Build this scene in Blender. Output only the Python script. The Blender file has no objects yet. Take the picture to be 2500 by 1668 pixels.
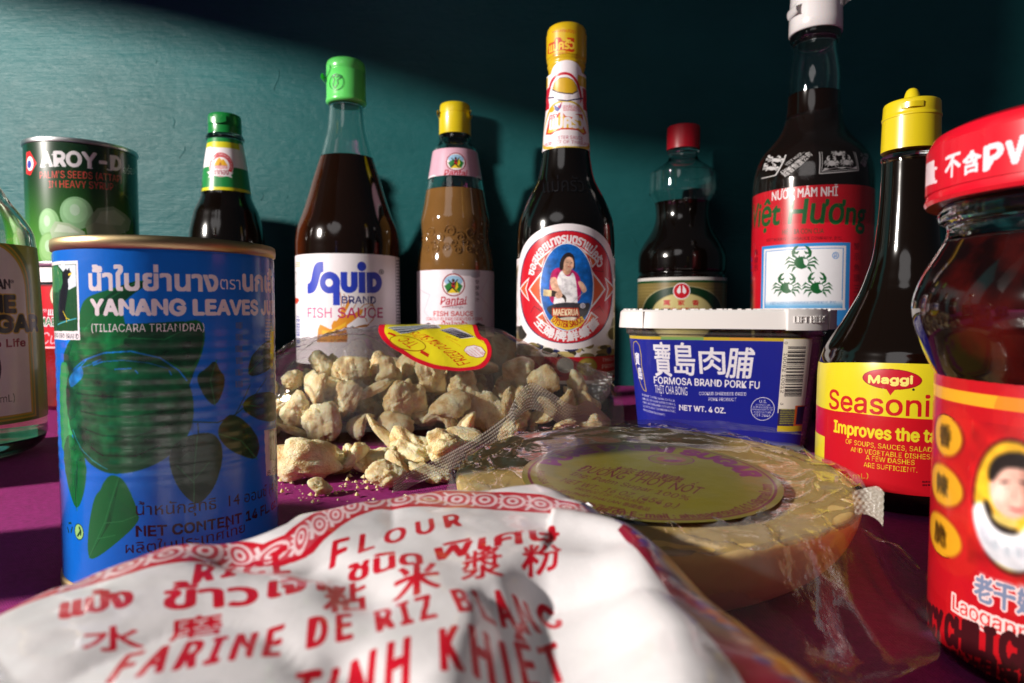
import bpy, bmesh, math, random
import numpy as np
from mathutils import Vector, noise
S = bpy.context.scene
COL = S.collection
rnd = random.Random(7)
# ------------------------------------------------------------------ camera
F, CX, CY, H = 1600.0, 1250.0, 834.0, 0.075      # focal length / centre in photograph pixels, eye height
PITCH = math.atan(79 / F)
SP, CP = math.sin(PITCH), math.cos(PITCH)
cam = bpy.data.cameras.new('camera')
cam.sensor_width = 36.0
cam.lens = F / 2500 * 36
cam.clip_start, cam.clip_end = 0.005, 20
cam.dof.use_dof = True
cam.dof.focus_distance = 0.23
cam.dof.aperture_fstop = 22.0
camo = bpy.data.objects.new('camera', cam)
COL.objects.link(camo)
camo.location = (0, 0, H)
camo.rotation_euler = (math.pi / 2 - PITCH, 0, 0)
S.camera = camo
# ------------------------------------------------------------------ world, lamps, exposure
W = bpy.data.worlds.new('World')
S.world = W
W.use_nodes = True
bg = W.node_tree.nodes['Background']
bg.inputs['Color'].default_value = (0.75, 0.85, 1.0, 1)
bg.inputs['Strength'].default_value = 0.042
LAMP = Vector((-1.04, -0.155, 0.50))
kl = bpy.data.lights.new('key_lamp', 'POINT')
kl.energy = 100
kl.color = (1.0, 0.93, 0.86)
kl.shadow_soft_size = 0.026
ko = bpy.data.objects.new('key_lamp', kl)
ko.location = LAMP
COL.objects.link(ko)
fl = bpy.data.lights.new('fill_lamp', 'AREA')
fl.energy = 1.05
fl.shape = 'ELLIPSE'
fl.size = 0.7
fl.size_y = 0.45
fl.color = (1.0, 0.96, 0.95)
fo = bpy.data.objects.new('fill_lamp', fl)
fo.location = (-0.5, -0.55, 0.75)
fo.rotation_euler = (Vector((0.05, 0.45, 0.1)) - fo.location).to_track_quat('-Z', 'Y').to_euler()
COL.objects.link(fo)
S.view_settings.view_transform = 'Standard'
S.view_settings.look = 'None'
S.view_settings.exposure = 0.0
S.view_settings.gamma = 1.0
cy = S.cycles
cy.max_bounces = 14
cy.transmission_bounces = 12
cy.transparent_max_bounces = 24
cy.glossy_bounces = 6
cy.diffuse_bounces = 3
cy.caustics_reflective = False
cy.caustics_refractive = False
cy.sample_clamp_indirect = 4
cy.use_denoising = True

# ------------------------------------------------------------------ helpers: pixels to places
def ray(x, y):
    a, b = (x - CX) / F, (CY - y) / F
    return np.array([a, CP + b * SP, -SP + b * CP])
def at_Y(x, y, Y):
    d = ray(x, y); t = Y / d[1]
    return Vector((d[0] * t, Y, H + d[2] * t))
def at_Z(x, y, z):
    d = ray(x, y); t = (z - H) / d[2]
    return Vector((d[0] * t, d[1] * t, z))
def z_of(y, Y):
    d = ray(CX, y)
    return H + Y * d[2] / d[1]
def lin(c):
    return tuple(((v / 255) / 12.92 if v / 255 <= 0.04045 else ((v / 255 + 0.055) / 1.055) ** 2.4) for v in c)

# ------------------------------------------------------------------ helpers: objects
def thing(name, label, cat, loc=(0, 0, 0), group=None):
    o = bpy.data.objects.new(name, None)
    COL.objects.link(o)
    o.location = loc
    o.empty_display_size = 0.01
    o['label'] = label; o['category'] = cat
    if group: o['group'] = group
    return o
def tag(o, label=None, cat=None, group=None, kind=None):
    for k, v in (('label', label), ('category', cat), ('group', group), ('kind', kind)):
        if v: o[k] = v
    return o
def mk(name, vs, fs, mat, parent=None, smooth=True, sharp=40, uv=None, world=True):
    """One mesh object; vertices are in world space unless world=False (then local to the thing)."""
    me = bpy.data.meshes.new(name)
    vs = [tuple(v) for v in vs]
    if parent is not None and world:
        L = parent.location if parent.parent is None else parent.parent.location
        vs = [(a - L[0], b - L[1], c - L[2]) for a, b, c in vs]
    me.from_pydata(vs, [], fs)
    if smooth:
        me.polygons.foreach_set('use_smooth', [True] * len(me.polygons))
        if sharp: me.set_sharp_from_angle(angle=math.radians(sharp))
    if uv is not None:
        ul = me.uv_layers.new(name='UVMap')
        idx = np.empty(len(me.loops), dtype=np.int32)
        me.loops.foreach_get('vertex_index', idx)
        ul.data.foreach_set('uv', np.asarray(uv, dtype=np.float32)[idx].ravel())
    me.update()
    if mat: me.materials.append(mat)
    o = bpy.data.objects.new(name, me)
    COL.objects.link(o)
    if parent is not None: o.parent = parent
    return o
def lathe(name, prof, mat, parent, seg=72, smooth=True, sharp=32, phase=0.0):
    """prof = [(z, r)...] from one end to the other, local to the thing; ends on r=0 are closed."""
    vs, fs, rings = [], [], []
    for z, r in prof:
        if r < 1e-6:
            rings.append([len(vs)]); vs.append((0, 0, z))
        else:
            b = len(vs)
            for i in range(seg):
                a = phase + 2 * math.pi * i / seg
                vs.append((r * math.cos(a), r * math.sin(a), z))
            rings.append(list(range(b, b + seg)))
    for A, B in zip(rings, rings[1:]):
        if len(A) == 1 and len(B) == 1: continue
        for i in range(seg):
            j = (i + 1) % seg
            if len(A) == 1: fs.append((A[0], B[j], B[i]))
            elif len(B) == 1: fs.append((A[i], A[j], B[0]))
            else: fs.append((A[i], A[j], B[j], B[i]))
    return mk(name, vs, fs, mat, parent, smooth, sharp, world=False)
def grid_faces(nu, nv):
    return [(j * nu + i, j * nu + i + 1, (j + 1) * nu + i + 1, (j + 1) * nu + i) for j in range(nv - 1) for i in range(nu - 1)]
def rounded(prof, k=5):
    """Catmull-Rom through (z, r) points."""
    p = [np.array(q, float) for q in prof]
    out = []
    for i in range(len(p) - 1):
        p0 = p[i - 1] if i else 2 * p[0] - p[1]
        p3 = p[i + 2] if i + 2 < len(p) else 2 * p[-1] - p[-2]
        for t in np.arange(0, 1, 1 / k):
            q = 0.5 * (2 * p[i] + (p[i + 1] - p0) * t + (2 * p0 - 5 * p[i] + 4 * p[i + 1] - p3) * t * t + (3 * p[i] - p0 - 3 * p[i + 1] + p3) * t ** 3)
            out.append((q[0], max(q[1], 0.0005)))
    out.append(tuple(p[-1]))
    return out

# ------------------------------------------------------------------ helpers: print on labels
class Surf:
    """An upright prism (any outline); P(x, y) = where a photograph pixel lands on it, as (run along the outline, height)."""
    def __init__(self, pts, centre):
        self.p = np.asarray(pts, float); self.c = np.asarray(centre, float)
        q = np.roll(self.p, -1, 0)
        self.seg = q - self.p
        self.len = np.hypot(*self.seg.T)
        self.s = np.concatenate([[0], np.cumsum(self.len)])
    def P(self, x, y):
        d = ray(x, y)
        n = np.array([-d[1], d[0]])
        a = self.p @ n; b = np.roll(self.p, -1, 0) @ n
        hit = np.where((a * b <= 0) & (np.abs(a - b) > 1e-12))[0]
        best = None
        for i in hit:
            u = a[i] / (a[i] - b[i])
            q = self.p[i] + u * self.seg[i]
            t = (q @ d[:2]) / (d[:2] @ d[:2])
            if t > 0 and (best is None or t < best[0]): best = (t, self.s[i] + u * self.len[i])
        if best is None:
            i = np.argmin(np.abs(a) / np.hypot(*self.p.T)); best = ((self.p[i] @ d[:2]) / (d[:2] @ d[:2]), self.s[i])
        return np.array([best[1], H + best[0] * d[2]])
    def at(self, s):
        s = s % self.s[-1]
        i = min(int(np.searchsorted(self.s, s, 'right')) - 1, len(self.p) - 1)
        u = (s - self.s[i]) / self.len[i]
        q = self.p[i] + u * self.seg[i]
        return q
def ring(X, Y, R, n=360):
    a0 = math.atan2(-Y, -X) - math.pi
    return Surf([(X + R * math.cos(a0 + 2 * math.pi * i / n), Y + R * math.sin(a0 + 2 * math.pi * i / n)) for i in range(n)], (X, Y))

_tc = bpy.data.curves.new('lettering', 'FONT')
FACE0 = _tc.font
try:                                   # the plain grotesque that ships with Blender for Latin words; its built-in face has the rest
    FACE1 = bpy.data.fonts.load(bpy.utils.system_resource('DATAFILES', path='fonts') + '/Inter.woff2')
except Exception:
    FACE1 = FACE0
_to = bpy.data.objects.new('lettering', _tc)
COL.objects.link(_to)
_cache = {}
CAP = 0.69
def glyphs(s, bold=0.0):
    k = s
    if k not in _cache:
        _tc.font = FACE1 if all(ord(c) < 0x180 for c in s) else FACE0
        _tc.body = s; _tc.offset = 0.0006; _tc.resolution_u = 3
        e = _to.evaluated_get(bpy.context.evaluated_depsgraph_get())
        m = e.to_mesh()
        v = np.array([(q.co.x, q.co.y) for q in m.vertices]); m.calc_loop_triangles()
        t = np.array([tuple(q.vertices) for q in m.loop_triangles])
        e.to_mesh_clear()
        a = v[t]
        area = (a[:, 1, 0] - a[:, 0, 0]) * (a[:, 2, 1] - a[:, 0, 1]) - (a[:, 1, 1] - a[:, 0, 1]) * (a[:, 2, 0] - a[:, 0, 0])
        t[area < 0] = t[area < 0][:, ::-1]
        _cache[k] = (v, t)
    return _cache[k]
v_, _t = glyphs('H')
CAP = float(v_[:, 1].max())
class Art:
    def __init__(self, s0, s1, z0, z1, res, bgc, P):
        self.b = (s0, s1, z0, z1); self.res = res; self.P = P
        self.w, self.h = max(8, int((s1 - s0) * res)), max(8, int((z1 - z0) * res))
        self.a = np.ones((self.h, self.w, 3), np.float32) * (np.array(bgc, np.float32) / 255)
    def tx(self, w):
        w = np.asarray(w, float)
        return (w - np.array([self.b[0], self.b[2]])) * self.res
    def W(self, pts):
        return np.array([self.P(x, y) for x, y in pts])
    def cover(self, A, B, col, alpha=1.0, grow=0.0):
        lo, hi = np.minimum(A[:, 1], B[:, 1]), np.maximum(A[:, 1], B[:, 1])
        r0 = np.clip(np.ceil(lo - .5), 0, self.h).astype(int); r1 = np.clip(np.ceil(hi - .5), 0, self.h).astype(int)
        n = np.maximum(r1 - r0, 0)
        if n.sum() == 0: return
        R0, R1 = r0[n > 0].min(), r1.max()
        idx = np.repeat(np.arange(len(A)), n)
        rows = r0[idx] + np.arange(n.sum()) - np.repeat(np.cumsum(n) - n, n)
        x = A[idx, 0] + (rows + .5 - A[idx, 1]) * (B[idx, 0] - A[idx, 0]) / (B[idx, 1] - A[idx, 1])
        cols = np.clip(np.ceil(x - .5), 0, self.w).astype(int)
        D = np.zeros((R1 - R0, self.w + 1), np.int32)
        np.add.at(D, (rows - R0, cols), np.where(B[idx, 1] > A[idx, 1], 1, -1))
        m = np.cumsum(D, 1)[:, :self.w] != 0
        if grow > .4:            # bolder lettering: spread the ink
            g = int(math.ceil(grow)); q0, q1 = max(0, R0 - g), min(self.h, R1 + g)
            M = np.zeros((q1 - q0 + 2 * g, self.w + 2 * g), bool); M[R0 - q0 + g:R1 - q0 + g, g:-g] = m
            m = np.zeros((q1 - q0, self.w), bool)
            for dy in range(-g, g + 1):
                for dx in range(-g, g + 1):
                    if dx * dx + dy * dy <= grow * grow + .3: m |= M[g + dy:g + dy + q1 - q0, g + dx:g + dx + self.w]
            R0, R1 = q0, q1
        sub = self.a[R0:R1]
        sub[m] = sub[m] * (1 - alpha) + np.array(col, np.float32) / 255 * alpha
    def polyw(self, w, col, alpha=1.0):
        q = self.tx(w); self.cover(q, np.roll(q, -1, 0), col, alpha)
    sm = 0
    def poly(self, pts, col, alpha=1.0):
        w = self.W(pts)
        if self.sm and len(pts) > 4:          # hand-drawn outlines: rounded off
            for _ in range(self.sm):
                q = np.roll(w, -1, 0); w = np.stack([w * .75 + q * .25, w * .25 + q * .75], 1).reshape(-1, 2)
        self.polyw(w, col, alpha)
    def box(self, x0, y0, x1, y1):
        q = self.tx(self.W([(x0, (y0 + y1) / 2), (x1, (y0 + y1) / 2), ((x0 + x1) / 2, y0), ((x0 + x1) / 2, y1)]))
        c = lambda v, hi: int(max(0, min(hi, v)))
        return slice(c(q[3, 1], self.h), c(q[2, 1], self.h)), slice(c(q[0, 0], self.w), c(q[1, 0], self.w))
    def soften(self, x0, y0, x1, y1, r):
        """Blend neighbouring ink, as in a printed photograph."""
        s = self.box(x0, y0, x1, y1); a = self.a[s]
        for ax in (0, 1):
            acc = sum(np.roll(a, k, ax) for k in range(-r, r + 1)) / (2 * r + 1)
            a = acc
        if a.shape[0] > 4 * r and a.shape[1] > 4 * r: self.a[s][r:-r, r:-r] = a[r:-r, r:-r]
    def mottle(self, x0, y0, x1, y1, amp, cell, seed=0):
        s = self.box(x0, y0, x1, y1); a = self.a[s]; g = np.random.RandomState(seed)
        if a.size == 0: return
        tot = np.zeros(a.shape[:2])
        for c_, k in ((cell, 1.0), (cell // 2 + 1, .6), (cell // 4 + 1, .4)):
            ny, nx = a.shape[0] // c_ + 3, a.shape[1] // c_ + 3
            n = g.rand(ny, nx) - .5
            yy, xx = np.arange(a.shape[0]) / c_, np.arange(a.shape[1]) / c_
            y0_, x0_ = yy.astype(int), xx.astype(int); fy, fx = (yy - y0_)[:, None], (xx - x0_)[None]
            tot += k * ((n[y0_][:, x0_] * (1 - fx) + n[y0_][:, x0_ + 1] * fx) * (1 - fy) + (n[y0_ + 1][:, x0_] * (1 - fx) + n[y0_ + 1][:, x0_ + 1] * fx) * fy)
        self.a[s] = np.clip(a * (1 + amp * tot[..., None]), 0, 1).astype(np.float32)
    def rect(self, x0, y0, x1, y1, col, alpha=1.0):
        a, b = self.P(x0, (y0 + y1) / 2), self.P(x1, (y0 + y1) / 2)
        t, u = self.P((x0 + x1) / 2, y0), self.P((x0 + x1) / 2, y1)
        self.polyw([(a[0], u[1]), (b[0], u[1]), (b[0], t[1]), (a[0], t[1])], col, alpha)
    def frame(self, cx, cy, rx, ry):
        c = self.P(cx, cy)
        return c, abs(self.P(cx + rx, cy)[0] - self.P(cx - rx, cy)[0]) / 2, abs(self.P(cx, cy + ry)[1] - self.P(cx, cy - ry)[1]) / 2
    def ellw(self, c, RX, RY, col, alpha=1.0, a0=0, a1=360):
        a = np.radians(np.linspace(a0, a1, 64))
        self.polyw(np.stack([c[0] + RX * np.cos(a), c[1] + RY * np.sin(a)], 1), col, alpha)
    def ell(self, cx, cy, rx, ry, col, alpha=1.0, a0=0, a1=360):
        c, RX, RY = self.frame(cx, cy, rx, ry); self.ellw(c, RX, RY, col, alpha, a0, a1)
    def linew(self, w, wid, col, alpha=1.0):
        w = np.asarray(w, float)
        for p, q in zip(w, w[1:]):
            d = q - p; L = np.hypot(*d)
            if L < 1e-9: continue
            n = np.array([-d[1], d[0]]) / L * wid / 2; e = d / L * wid * .3
            self.polyw([p + n - e, p - n - e, q - n + e, q + n + e][::-1], col, alpha)
    def line(self, pts, wpx, col, alpha=1.0):
        w = self.W(pts)
        m = pts[len(pts) // 2]
        k = abs(self.P(m[0], m[1] + 4)[1] - self.P(m[0], m[1] - 4)[1]) / 8
        self.linew(w, wpx * k, col, alpha)
    def put(self, v, t, col, alpha=1.0, bold=0.0, em=0.0):
        q = self.tx(v)[t]
        A = q.reshape(-1, 2); B = q[:, [1, 2, 0]].reshape(-1, 2)
        self.cover(A, B, col, alpha, bold * em * self.res)
    def T(self, s, x0, x1, y, h, col, y1=None, bold=0.0, shear=0.0, flat=True, full=False, alpha=1.0, pre='', ref=None):
        """A line of text from pixel (x0, y) to (x1, y1) on its baseline, h pixels tall."""
        v, t = glyphs(s, bold)
        p, q = self.P(x0, y), self.P(x1, y if y1 is None else y1)
        m = ((x0 + x1) / 2, (y + (y if y1 is None else y1)) / 2)
        up = self.P(m[0], m[1] - h) - self.P(*m)
        d = q - p
        if flat:
            if y1 is None:
                p[1] = q[1] = self.P(*m)[1]
            up = np.array([0, np.hypot(*up)]) ; d = q - p
        vx = v[:, 0] + shear * v[:, 1]
        lo, hi = vx.min(), vx.max()
        if ref:                  # x0..x1 is where only this middle piece of the words lies
            g1 = glyphs(pre + ref, bold)[0]; hi = (g1[:, 0] + shear * g1[:, 1]).max()
            if pre:
                g2 = glyphs(ref, bold)[0]; lo = hi - np.ptp(g2[:, 0] + shear * g2[:, 1])
        base, cap = (v[:, 1].min(), v[:, 1].max()) if full else (0.0, CAP)
        w = p + np.outer((vx - lo) / (hi - lo), d) + np.outer((v[:, 1] - base) / (cap - base), up)
        self.put(w, t, col, alpha, max(0, bold), np.hypot(*up) / (cap - base))
    def TA(self, s, c, RX, RY, a0, a1, h, col, bold=0.0, inner=False, full=False):
        """Text along an ellipse (label space), from angle a0 to a1 in degrees."""
        v, t = glyphs(s, bold)
        lo, hi = v[:, 0].min(), v[:, 0].max()
        base, cap = (v[:, 1].min(), v[:, 1].max()) if full else (0.0, CAP)
        a = np.radians(a0 + (a1 - a0) * (v[:, 0] - lo) / (hi - lo))
        k = (v[:, 1] - base) / (cap - base) * h * (-1 if inner else 1)
        self.put(np.stack([c[0] + (RX + k) * np.cos(a), c[1] + (RY + k) * np.sin(a)], 1), t, col, 1.0, bold, h / (cap - base))
    def bars(self, x0, y0, x1, y1, n, col, seed=1, across=True):
        r = random.Random(seed)
        ws = [r.choice((1, 1, 2, 3)) for _ in range(2 * n)]
        tot, c = sum(ws), 0
        for i, w in enumerate(ws):
            if i % 2 == 0:
                f0, f1 = c / tot, (c + w) / tot
                if across: self.rect(x0 + (x1 - x0) * f0, y0, x0 + (x1 - x0) * f1, y1, col)
                else: self.rect(x0, y0 + (y1 - y0) * f0, x1, y0 + (y1 - y0) * f1, col)
            c += w
    def small(self, x0, y0, x1, y1, rows, col, seed=3, h=.55):
        """Lines too small to read: broken dashes."""
        r = random.Random(seed)
        for k in range(rows):
            ya = y0 + (y1 - y0) * k / rows; yb = ya + (y1 - y0) / rows * h
            x = x0
            while x < x1:
                w = (x1 - x0) * r.uniform(.03, .12)
                self.rect(x, ya, min(x + w, x1), yb, col, .85); x += w + (x1 - x0) * .02
    def wear(self, amp=0.03, seed=0):
        g = np.random.RandomState(seed)
        k = g.rand(self.h // 24 + 2, self.w // 24 + 2)
        n = np.kron(k, np.ones((24, 24)))[:self.h, :self.w]
        self.a *= (1 + amp * (g.rand(self.h, self.w, 1) - .5) + amp * (n[..., None] - .5) * .4).astype(np.float32)
    def image(self, name):
        im = bpy.data.images.new(name, self.w, self.h)
        px = np.ones((self.h, self.w, 4), np.float32)
        px[..., :3] = np.clip(self.a, 0, 1)
        im.pixels.foreach_set(px.ravel()); im.update()
        return im

# ------------------------------------------------------------------ helpers: materials
def nmat(name):
    m = bpy.data.materials.new(name); m.use_nodes = True
    nt = m.node_tree
    return m, nt, nt.nodes['Principled BSDF']
def bump(nt, b, scale=60, dist=0.0003, strength=0.5, detail=4, vec=None, kind='ShaderNodeTexNoise'):
    tc = nt.nodes.new('ShaderNodeTexCoord')
    mp = nt.nodes.new('ShaderNodeMapping')
    nt.links.new(tc.outputs['Object'], mp.inputs['Vector'])
    if vec: mp.inputs['Scale'].default_value = vec
    n = nt.nodes.new(kind)
    n.inputs['Scale'].default_value = scale
    if 'Detail' in n.inputs: n.inputs['Detail'].default_value = detail
    nt.links.new(mp.outputs['Vector'], n.inputs['Vector'])
    bp = nt.nodes.new('ShaderNodeBump')
    bp.inputs['Strength'].default_value = strength
    bp.inputs['Distance'].default_value = dist
    nt.links.new(n.outputs[0], bp.inputs['Height'])
    if b is not None: nt.links.new(bp.outputs['Normal'], b.inputs['Normal'])
    return bp, n, mp
def paint(name, rgb, rough=0.4, metal=0.0, coat=0.0, spec=0.5, bmp=None, vary=0.0, sss=0.0, lin_rgb=None):
    m, nt, b = nmat(name)
    c = lin_rgb or lin(rgb)
    b.inputs['Base Color'].default_value = (*c, 1)
    b.inputs['Roughness'].default_value = rough
    b.inputs['Metallic'].default_value = metal
    b.inputs['Coat Weight'].default_value = coat
    b.inputs['Coat Roughness'].default_value = 0.10
    b.inputs['Specular IOR Level'].default_value = spec
    if sss:
        b.inputs['Subsurface Weight'].default_value = sss
        b.inputs['Subsurface Radius'].default_value = (0.006, 0.003, 0.0015)
        b.inputs['Subsurface Scale'].default_value = 1.0
    if bmp: bump(nt, b, *bmp)
    if vary:
        tc = nt.nodes.new('ShaderNodeTexCoord')
        n = nt.nodes.new('ShaderNodeTexNoise'); n.inputs['Scale'].default_value = 45; n.inputs['Detail'].default_value = 5
        nt.links.new(tc.outputs['Object'], n.inputs['Vector'])
        r = nt.nodes.new('ShaderNodeValToRGB')
        r.color_ramp.elements[0].position = 0.3; r.color_ramp.elements[1].position = 0.75
        r.color_ramp.elements[0].color = (*[v * (1 - vary) for v in c], 1)
        r.color_ramp.elements[1].color = (*[min(1, v * (1 + vary)) for v in c], 1)
        nt.links.new(n.outputs[0], r.inputs[0]); nt.links.new(r.outputs[0], b.inputs['Base Color'])
    return m
def printed(name, art, rough=0.35, coat=0.0, metal=0.0, bmp=None, spec=0.5, sheet=None):
    m, nt, b = nmat(name)
    t = nt.nodes.new('ShaderNodeTexImage'); t.image = art.image(name); t.extension = 'EXTEND'
    nt.links.new(t.outputs['Color'], b.inputs['Base Color'])
    b.inputs['Roughness'].default_value = rough
    b.inputs['Coat Weight'].default_value = coat
    b.inputs['Coat Roughness'].default_value = 0.06
    b.inputs['Metallic'].default_value = metal
    b.inputs['Specular IOR Level'].default_value = spec
    if bmp: bump(nt, b, *bmp)
    return m
def glass(name, rgb=(0.93, 0.98, 0.96), rough=0.015, ior=1.5, bmp=None):
    m, nt, b = nmat(name)
    b.inputs['Base Color'].default_value = (*rgb, 1)
    b.inputs['Roughness'].default_value = rough
    b.inputs['IOR'].default_value = ior
    b.inputs['Transmission Weight'].default_value = 1.0
    if bmp: bump(nt, b, *bmp)
    return m
def syrup(name, rgb, density, ior=1.36):
    """A clear dark liquid: light is absorbed along its way through it."""
    m, nt, b = nmat(name)
    b.inputs['Base Color'].default_value = (1, 1, 1, 1)
    b.inputs['Roughness'].default_value = 0.0
    b.inputs['IOR'].default_value = ior
    b.inputs['Transmission Weight'].default_value = 1.0
    va = nt.nodes.new('ShaderNodeVolumeAbsorption')
    va.inputs['Color'].default_value = (*rgb, 1); va.inputs['Density'].default_value = density
    nt.links.new(va.outputs[0], nt.nodes['Material Output'].inputs['Volume'])
    return m
def film(name, tint=(0.97, 0.96, 0.95), rough=0.09, ior=1.5, haze=0.05, bmp=(90, 0.0005, 0.5, 3), gain=1.0, patches=None):
    """Thin clear plastic: lets light through, mirrors at its creases, a trace of milkiness."""
    m, nt, b = nmat(name)
    nt.nodes.remove(b)
    out = nt.nodes['Material Output']
    tr = nt.nodes.new('ShaderNodeBsdfTransparent'); tr.inputs[0].default_value = (*tint, 1)
    gl = nt.nodes.new('ShaderNodeBsdfGlossy'); gl.inputs['Roughness'].default_value = rough
    df = nt.nodes.new('ShaderNodeBsdfDiffuse'); df.inputs[0].default_value = (0.8, 0.8, 0.8, 1)
    fr = nt.nodes.new('ShaderNodeFresnel'); fr.inputs[0].default_value = ior
    bp, n, mp = bump(nt, None, *bmp)
    nt.links.new(bp.outputs[0], gl.inputs['Normal']); nt.links.new(bp.outputs[0], fr.inputs['Normal'])
    ml = nt.nodes.new('ShaderNodeMath'); ml.operation = 'MULTIPLY'; ml.inputs[1].default_value = 1.6 * gain; ml.use_clamp = True
    nt.links.new(fr.outputs[0], ml.inputs[0])
    m1 = nt.nodes.new('ShaderNodeMixShader'); m1.inputs[0].default_value = haze
    nt.links.new(tr.outputs[0], m1.inputs[1]); nt.links.new(df.outputs[0], m1.inputs[2])
    if patches:              # air trapped under the film shows as milky patches
        _, pn, pm = bump(nt, None, patches[0], .0001, .1, 5, patches[1])
        pr = nt.nodes.new('ShaderNodeValToRGB')
        pr.color_ramp.elements[0].position = patches[2]; pr.color_ramp.elements[0].color = (haze,) * 3 + (1,)
        pr.color_ramp.elements[1].position = patches[2] + .05; pr.color_ramp.elements[1].color = (patches[3],) * 3 + (1,)
        nt.links.new(pn.outputs[0], pr.inputs[0]); nt.links.new(pr.outputs[0], m1.inputs[0])
    m2 = nt.nodes.new('ShaderNodeMixShader')
    nt.links.new(ml.outputs[0], m2.inputs[0]); nt.links.new(m1.outputs[0], m2.inputs[1]); nt.links.new(gl.outputs[0], m2.inputs[2])
    nt.links.new(m2.outputs[0], out.inputs[0])
    return m
def dark_liquid(name, core, edge, lo=.55, hi=.9):
    """Glass full of dark sauce: nearly black through the middle, its edges painted by view angle as if light came through thin sauce."""
    m = paint(name, None, rough=.10, coat=.4, lin_rgb=core)
    nt = m.node_tree; b = nt.nodes['Principled BSDF']
    lw = nt.nodes.new('ShaderNodeLayerWeight'); lw.inputs[0].default_value = .35
    r = nt.nodes.new('ShaderNodeValToRGB')
    r.color_ramp.elements[0].position = lo; r.color_ramp.elements[0].color = (*core, 1)
    r.color_ramp.elements[1].position = hi; r.color_ramp.elements[1].color = (*edge, 1)
    nt.links.new(lw.outputs['Facing'], r.inputs[0]); nt.links.new(r.outputs[0], b.inputs['Base Color'])
    return m
WHITE, INK = (236, 230, 234), (28, 24, 34)
# ------------------------------------------------------------------ the setting: painted board wall, table cloth, added card that shades the wall
WALL_Y = 0.645
def box(name, lo, hi, mat, parent=None):
    x0, y0, z0 = lo; x1, y1, z1 = hi
    vs = [(x0, y0, z0), (x1, y0, z0), (x1, y1, z0), (x0, y1, z0), (x0, y0, z1), (x1, y0, z1), (x1, y1, z1), (x0, y1, z1)]
    fs = [(0, 3, 2, 1), (4, 5, 6, 7), (0, 1, 5, 4), (1, 2, 6, 5), (2, 3, 7, 6), (3, 0, 4, 7)]
    return mk(name, vs, fs, mat, parent, smooth=False)
m_wall, nt, b = nmat('teal_wall_paint')
tc = nt.nodes.new('ShaderNodeTexCoord')
def tex(scale, vec, detail=6, rough=.6):
    mp = nt.nodes.new('ShaderNodeMapping'); mp.inputs['Scale'].default_value = vec
    nt.links.new(tc.outputs['Object'], mp.inputs['Vector'])
    n = nt.nodes.new('ShaderNodeTexNoise'); n.inputs['Scale'].default_value = scale; n.inputs['Detail'].default_value = detail; n.inputs['Roughness'].default_value = rough
    nt.links.new(mp.outputs['Vector'], n.inputs['Vector'])
    return n
def ramp(n, p0, c0, p1, c1):
    r = nt.nodes.new('ShaderNodeValToRGB')
    r.color_ramp.elements[0].position = p0; r.color_ramp.elements[0].color = (*c0, 1)
    r.color_ramp.elements[1].position = p1; r.color_ramp.elements[1].color = (*c1, 1)
    nt.links.new(n.outputs[0], r.inputs[0])
    return r
streak = tex(60, (0.5, 1, 14), 8, .7)
blot = tex(9, (1, 1, 1.6), 4)
lump = tex(150, (1, 1, 1.3), 6)
wave = tex(14, (1, 1, 2.4), 3)
r1 = ramp(blot, .3, (0.011, 0.084, 0.088), .75, (0.016, 0.112, 0.117))
nt.links.new(r1.outputs[0], b.inputs['Base Color'])
r2 = ramp(streak, .35, (.29, .29, .29), .7, (.43, .43, .43))
nt.links.new(r2.outputs[0], b.inputs['Roughness'])
b.inputs['Specular IOR Level'].default_value = 0.125
prev = None
for n, d, s in ((wave, .004, .35), (streak, .0006, .55), (lump, .0007, .55)):
    bp = nt.nodes.new('ShaderNodeBump'); bp.inputs['Distance'].default_value = d; bp.inputs['Strength'].default_value = s
    nt.links.new(n.outputs[0], bp.inputs['Height'])
    if prev: nt.links.new(prev.outputs[0], bp.inputs['Normal'])
    prev = bp
nt.links.new(prev.outputs[0], b.inputs['Normal'])
wall = box('wall', (-1.3, WALL_Y, -0.03), (1.3, WALL_Y + 0.02, 1.1), m_wall)
tag(wall, kind='structure')
# chips and drips of paint standing proud of the wall
for i, (x, y, L, t) in enumerate([(424, 300, 26, .2), (446, 372, 30, -.35), (676, 195, 50, -.2), (380, 150, 9, 1), (1262, 560, 12, .5), (1545, 585, 30, 1.0), (640, 480, 20, .1), (930, 480, 26, .1), (700, 480, 10, .8)]):
    p = at_Y(x, y, WALL_Y)
    n = 7; vs = []; k = WALL_Y / F
    for j in range(n):
        u = j / (n - 1); w = 1.6 * math.sin(math.pi * u) + .3
        q = (p.x + (L * t * (u - .5) + 3 * math.sin(u * 5)) * k, p.z - L * (u - .5) * k)
        vs += [(q[0] - w * k, WALL_Y - .0001, q[1]), (q[0], WALL_Y - .0005, q[1]), (q[0] + w * k, WALL_Y - .0001, q[1])]
    mk('paint_ridge', vs, grid_faces(3, n), m_wall, wall, smooth=True, sharp=None)

m_cloth, nt, b = nmat('magenta_cloth')
tc = nt.nodes.new('ShaderNodeTexCoord')
nz = tex(520, (1, 1, 1), 4)
r = ramp(nz, .3, (0.195, 0.0022, 0.088), .72, (0.35, 0.006, 0.165))
nt.links.new(r.outputs[0], b.inputs['Base Color'])
b.inputs['Roughness'].default_value = 0.7
b.inputs['Sheen Weight'].default_value = 0.25
b.inputs['Sheen Tint'].default_value = (0.9, 0.2, 0.7, 1)
b.inputs['Specular IOR Level'].default_value = 0.25
wv = [nt.nodes.new('ShaderNodeTexWave') for _ in range(2)]
for q, d in zip(wv, ('X', 'Y')):
    q.bands_direction = d; q.inputs['Scale'].default_value = 420; q.inputs['Distortion'].default_value = 1.2
    nt.links.new(tc.outputs['Object'], q.inputs['Vector'])
mx = nt.nodes.new('ShaderNodeMath'); mx.operation = 'MAXIMUM'
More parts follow.
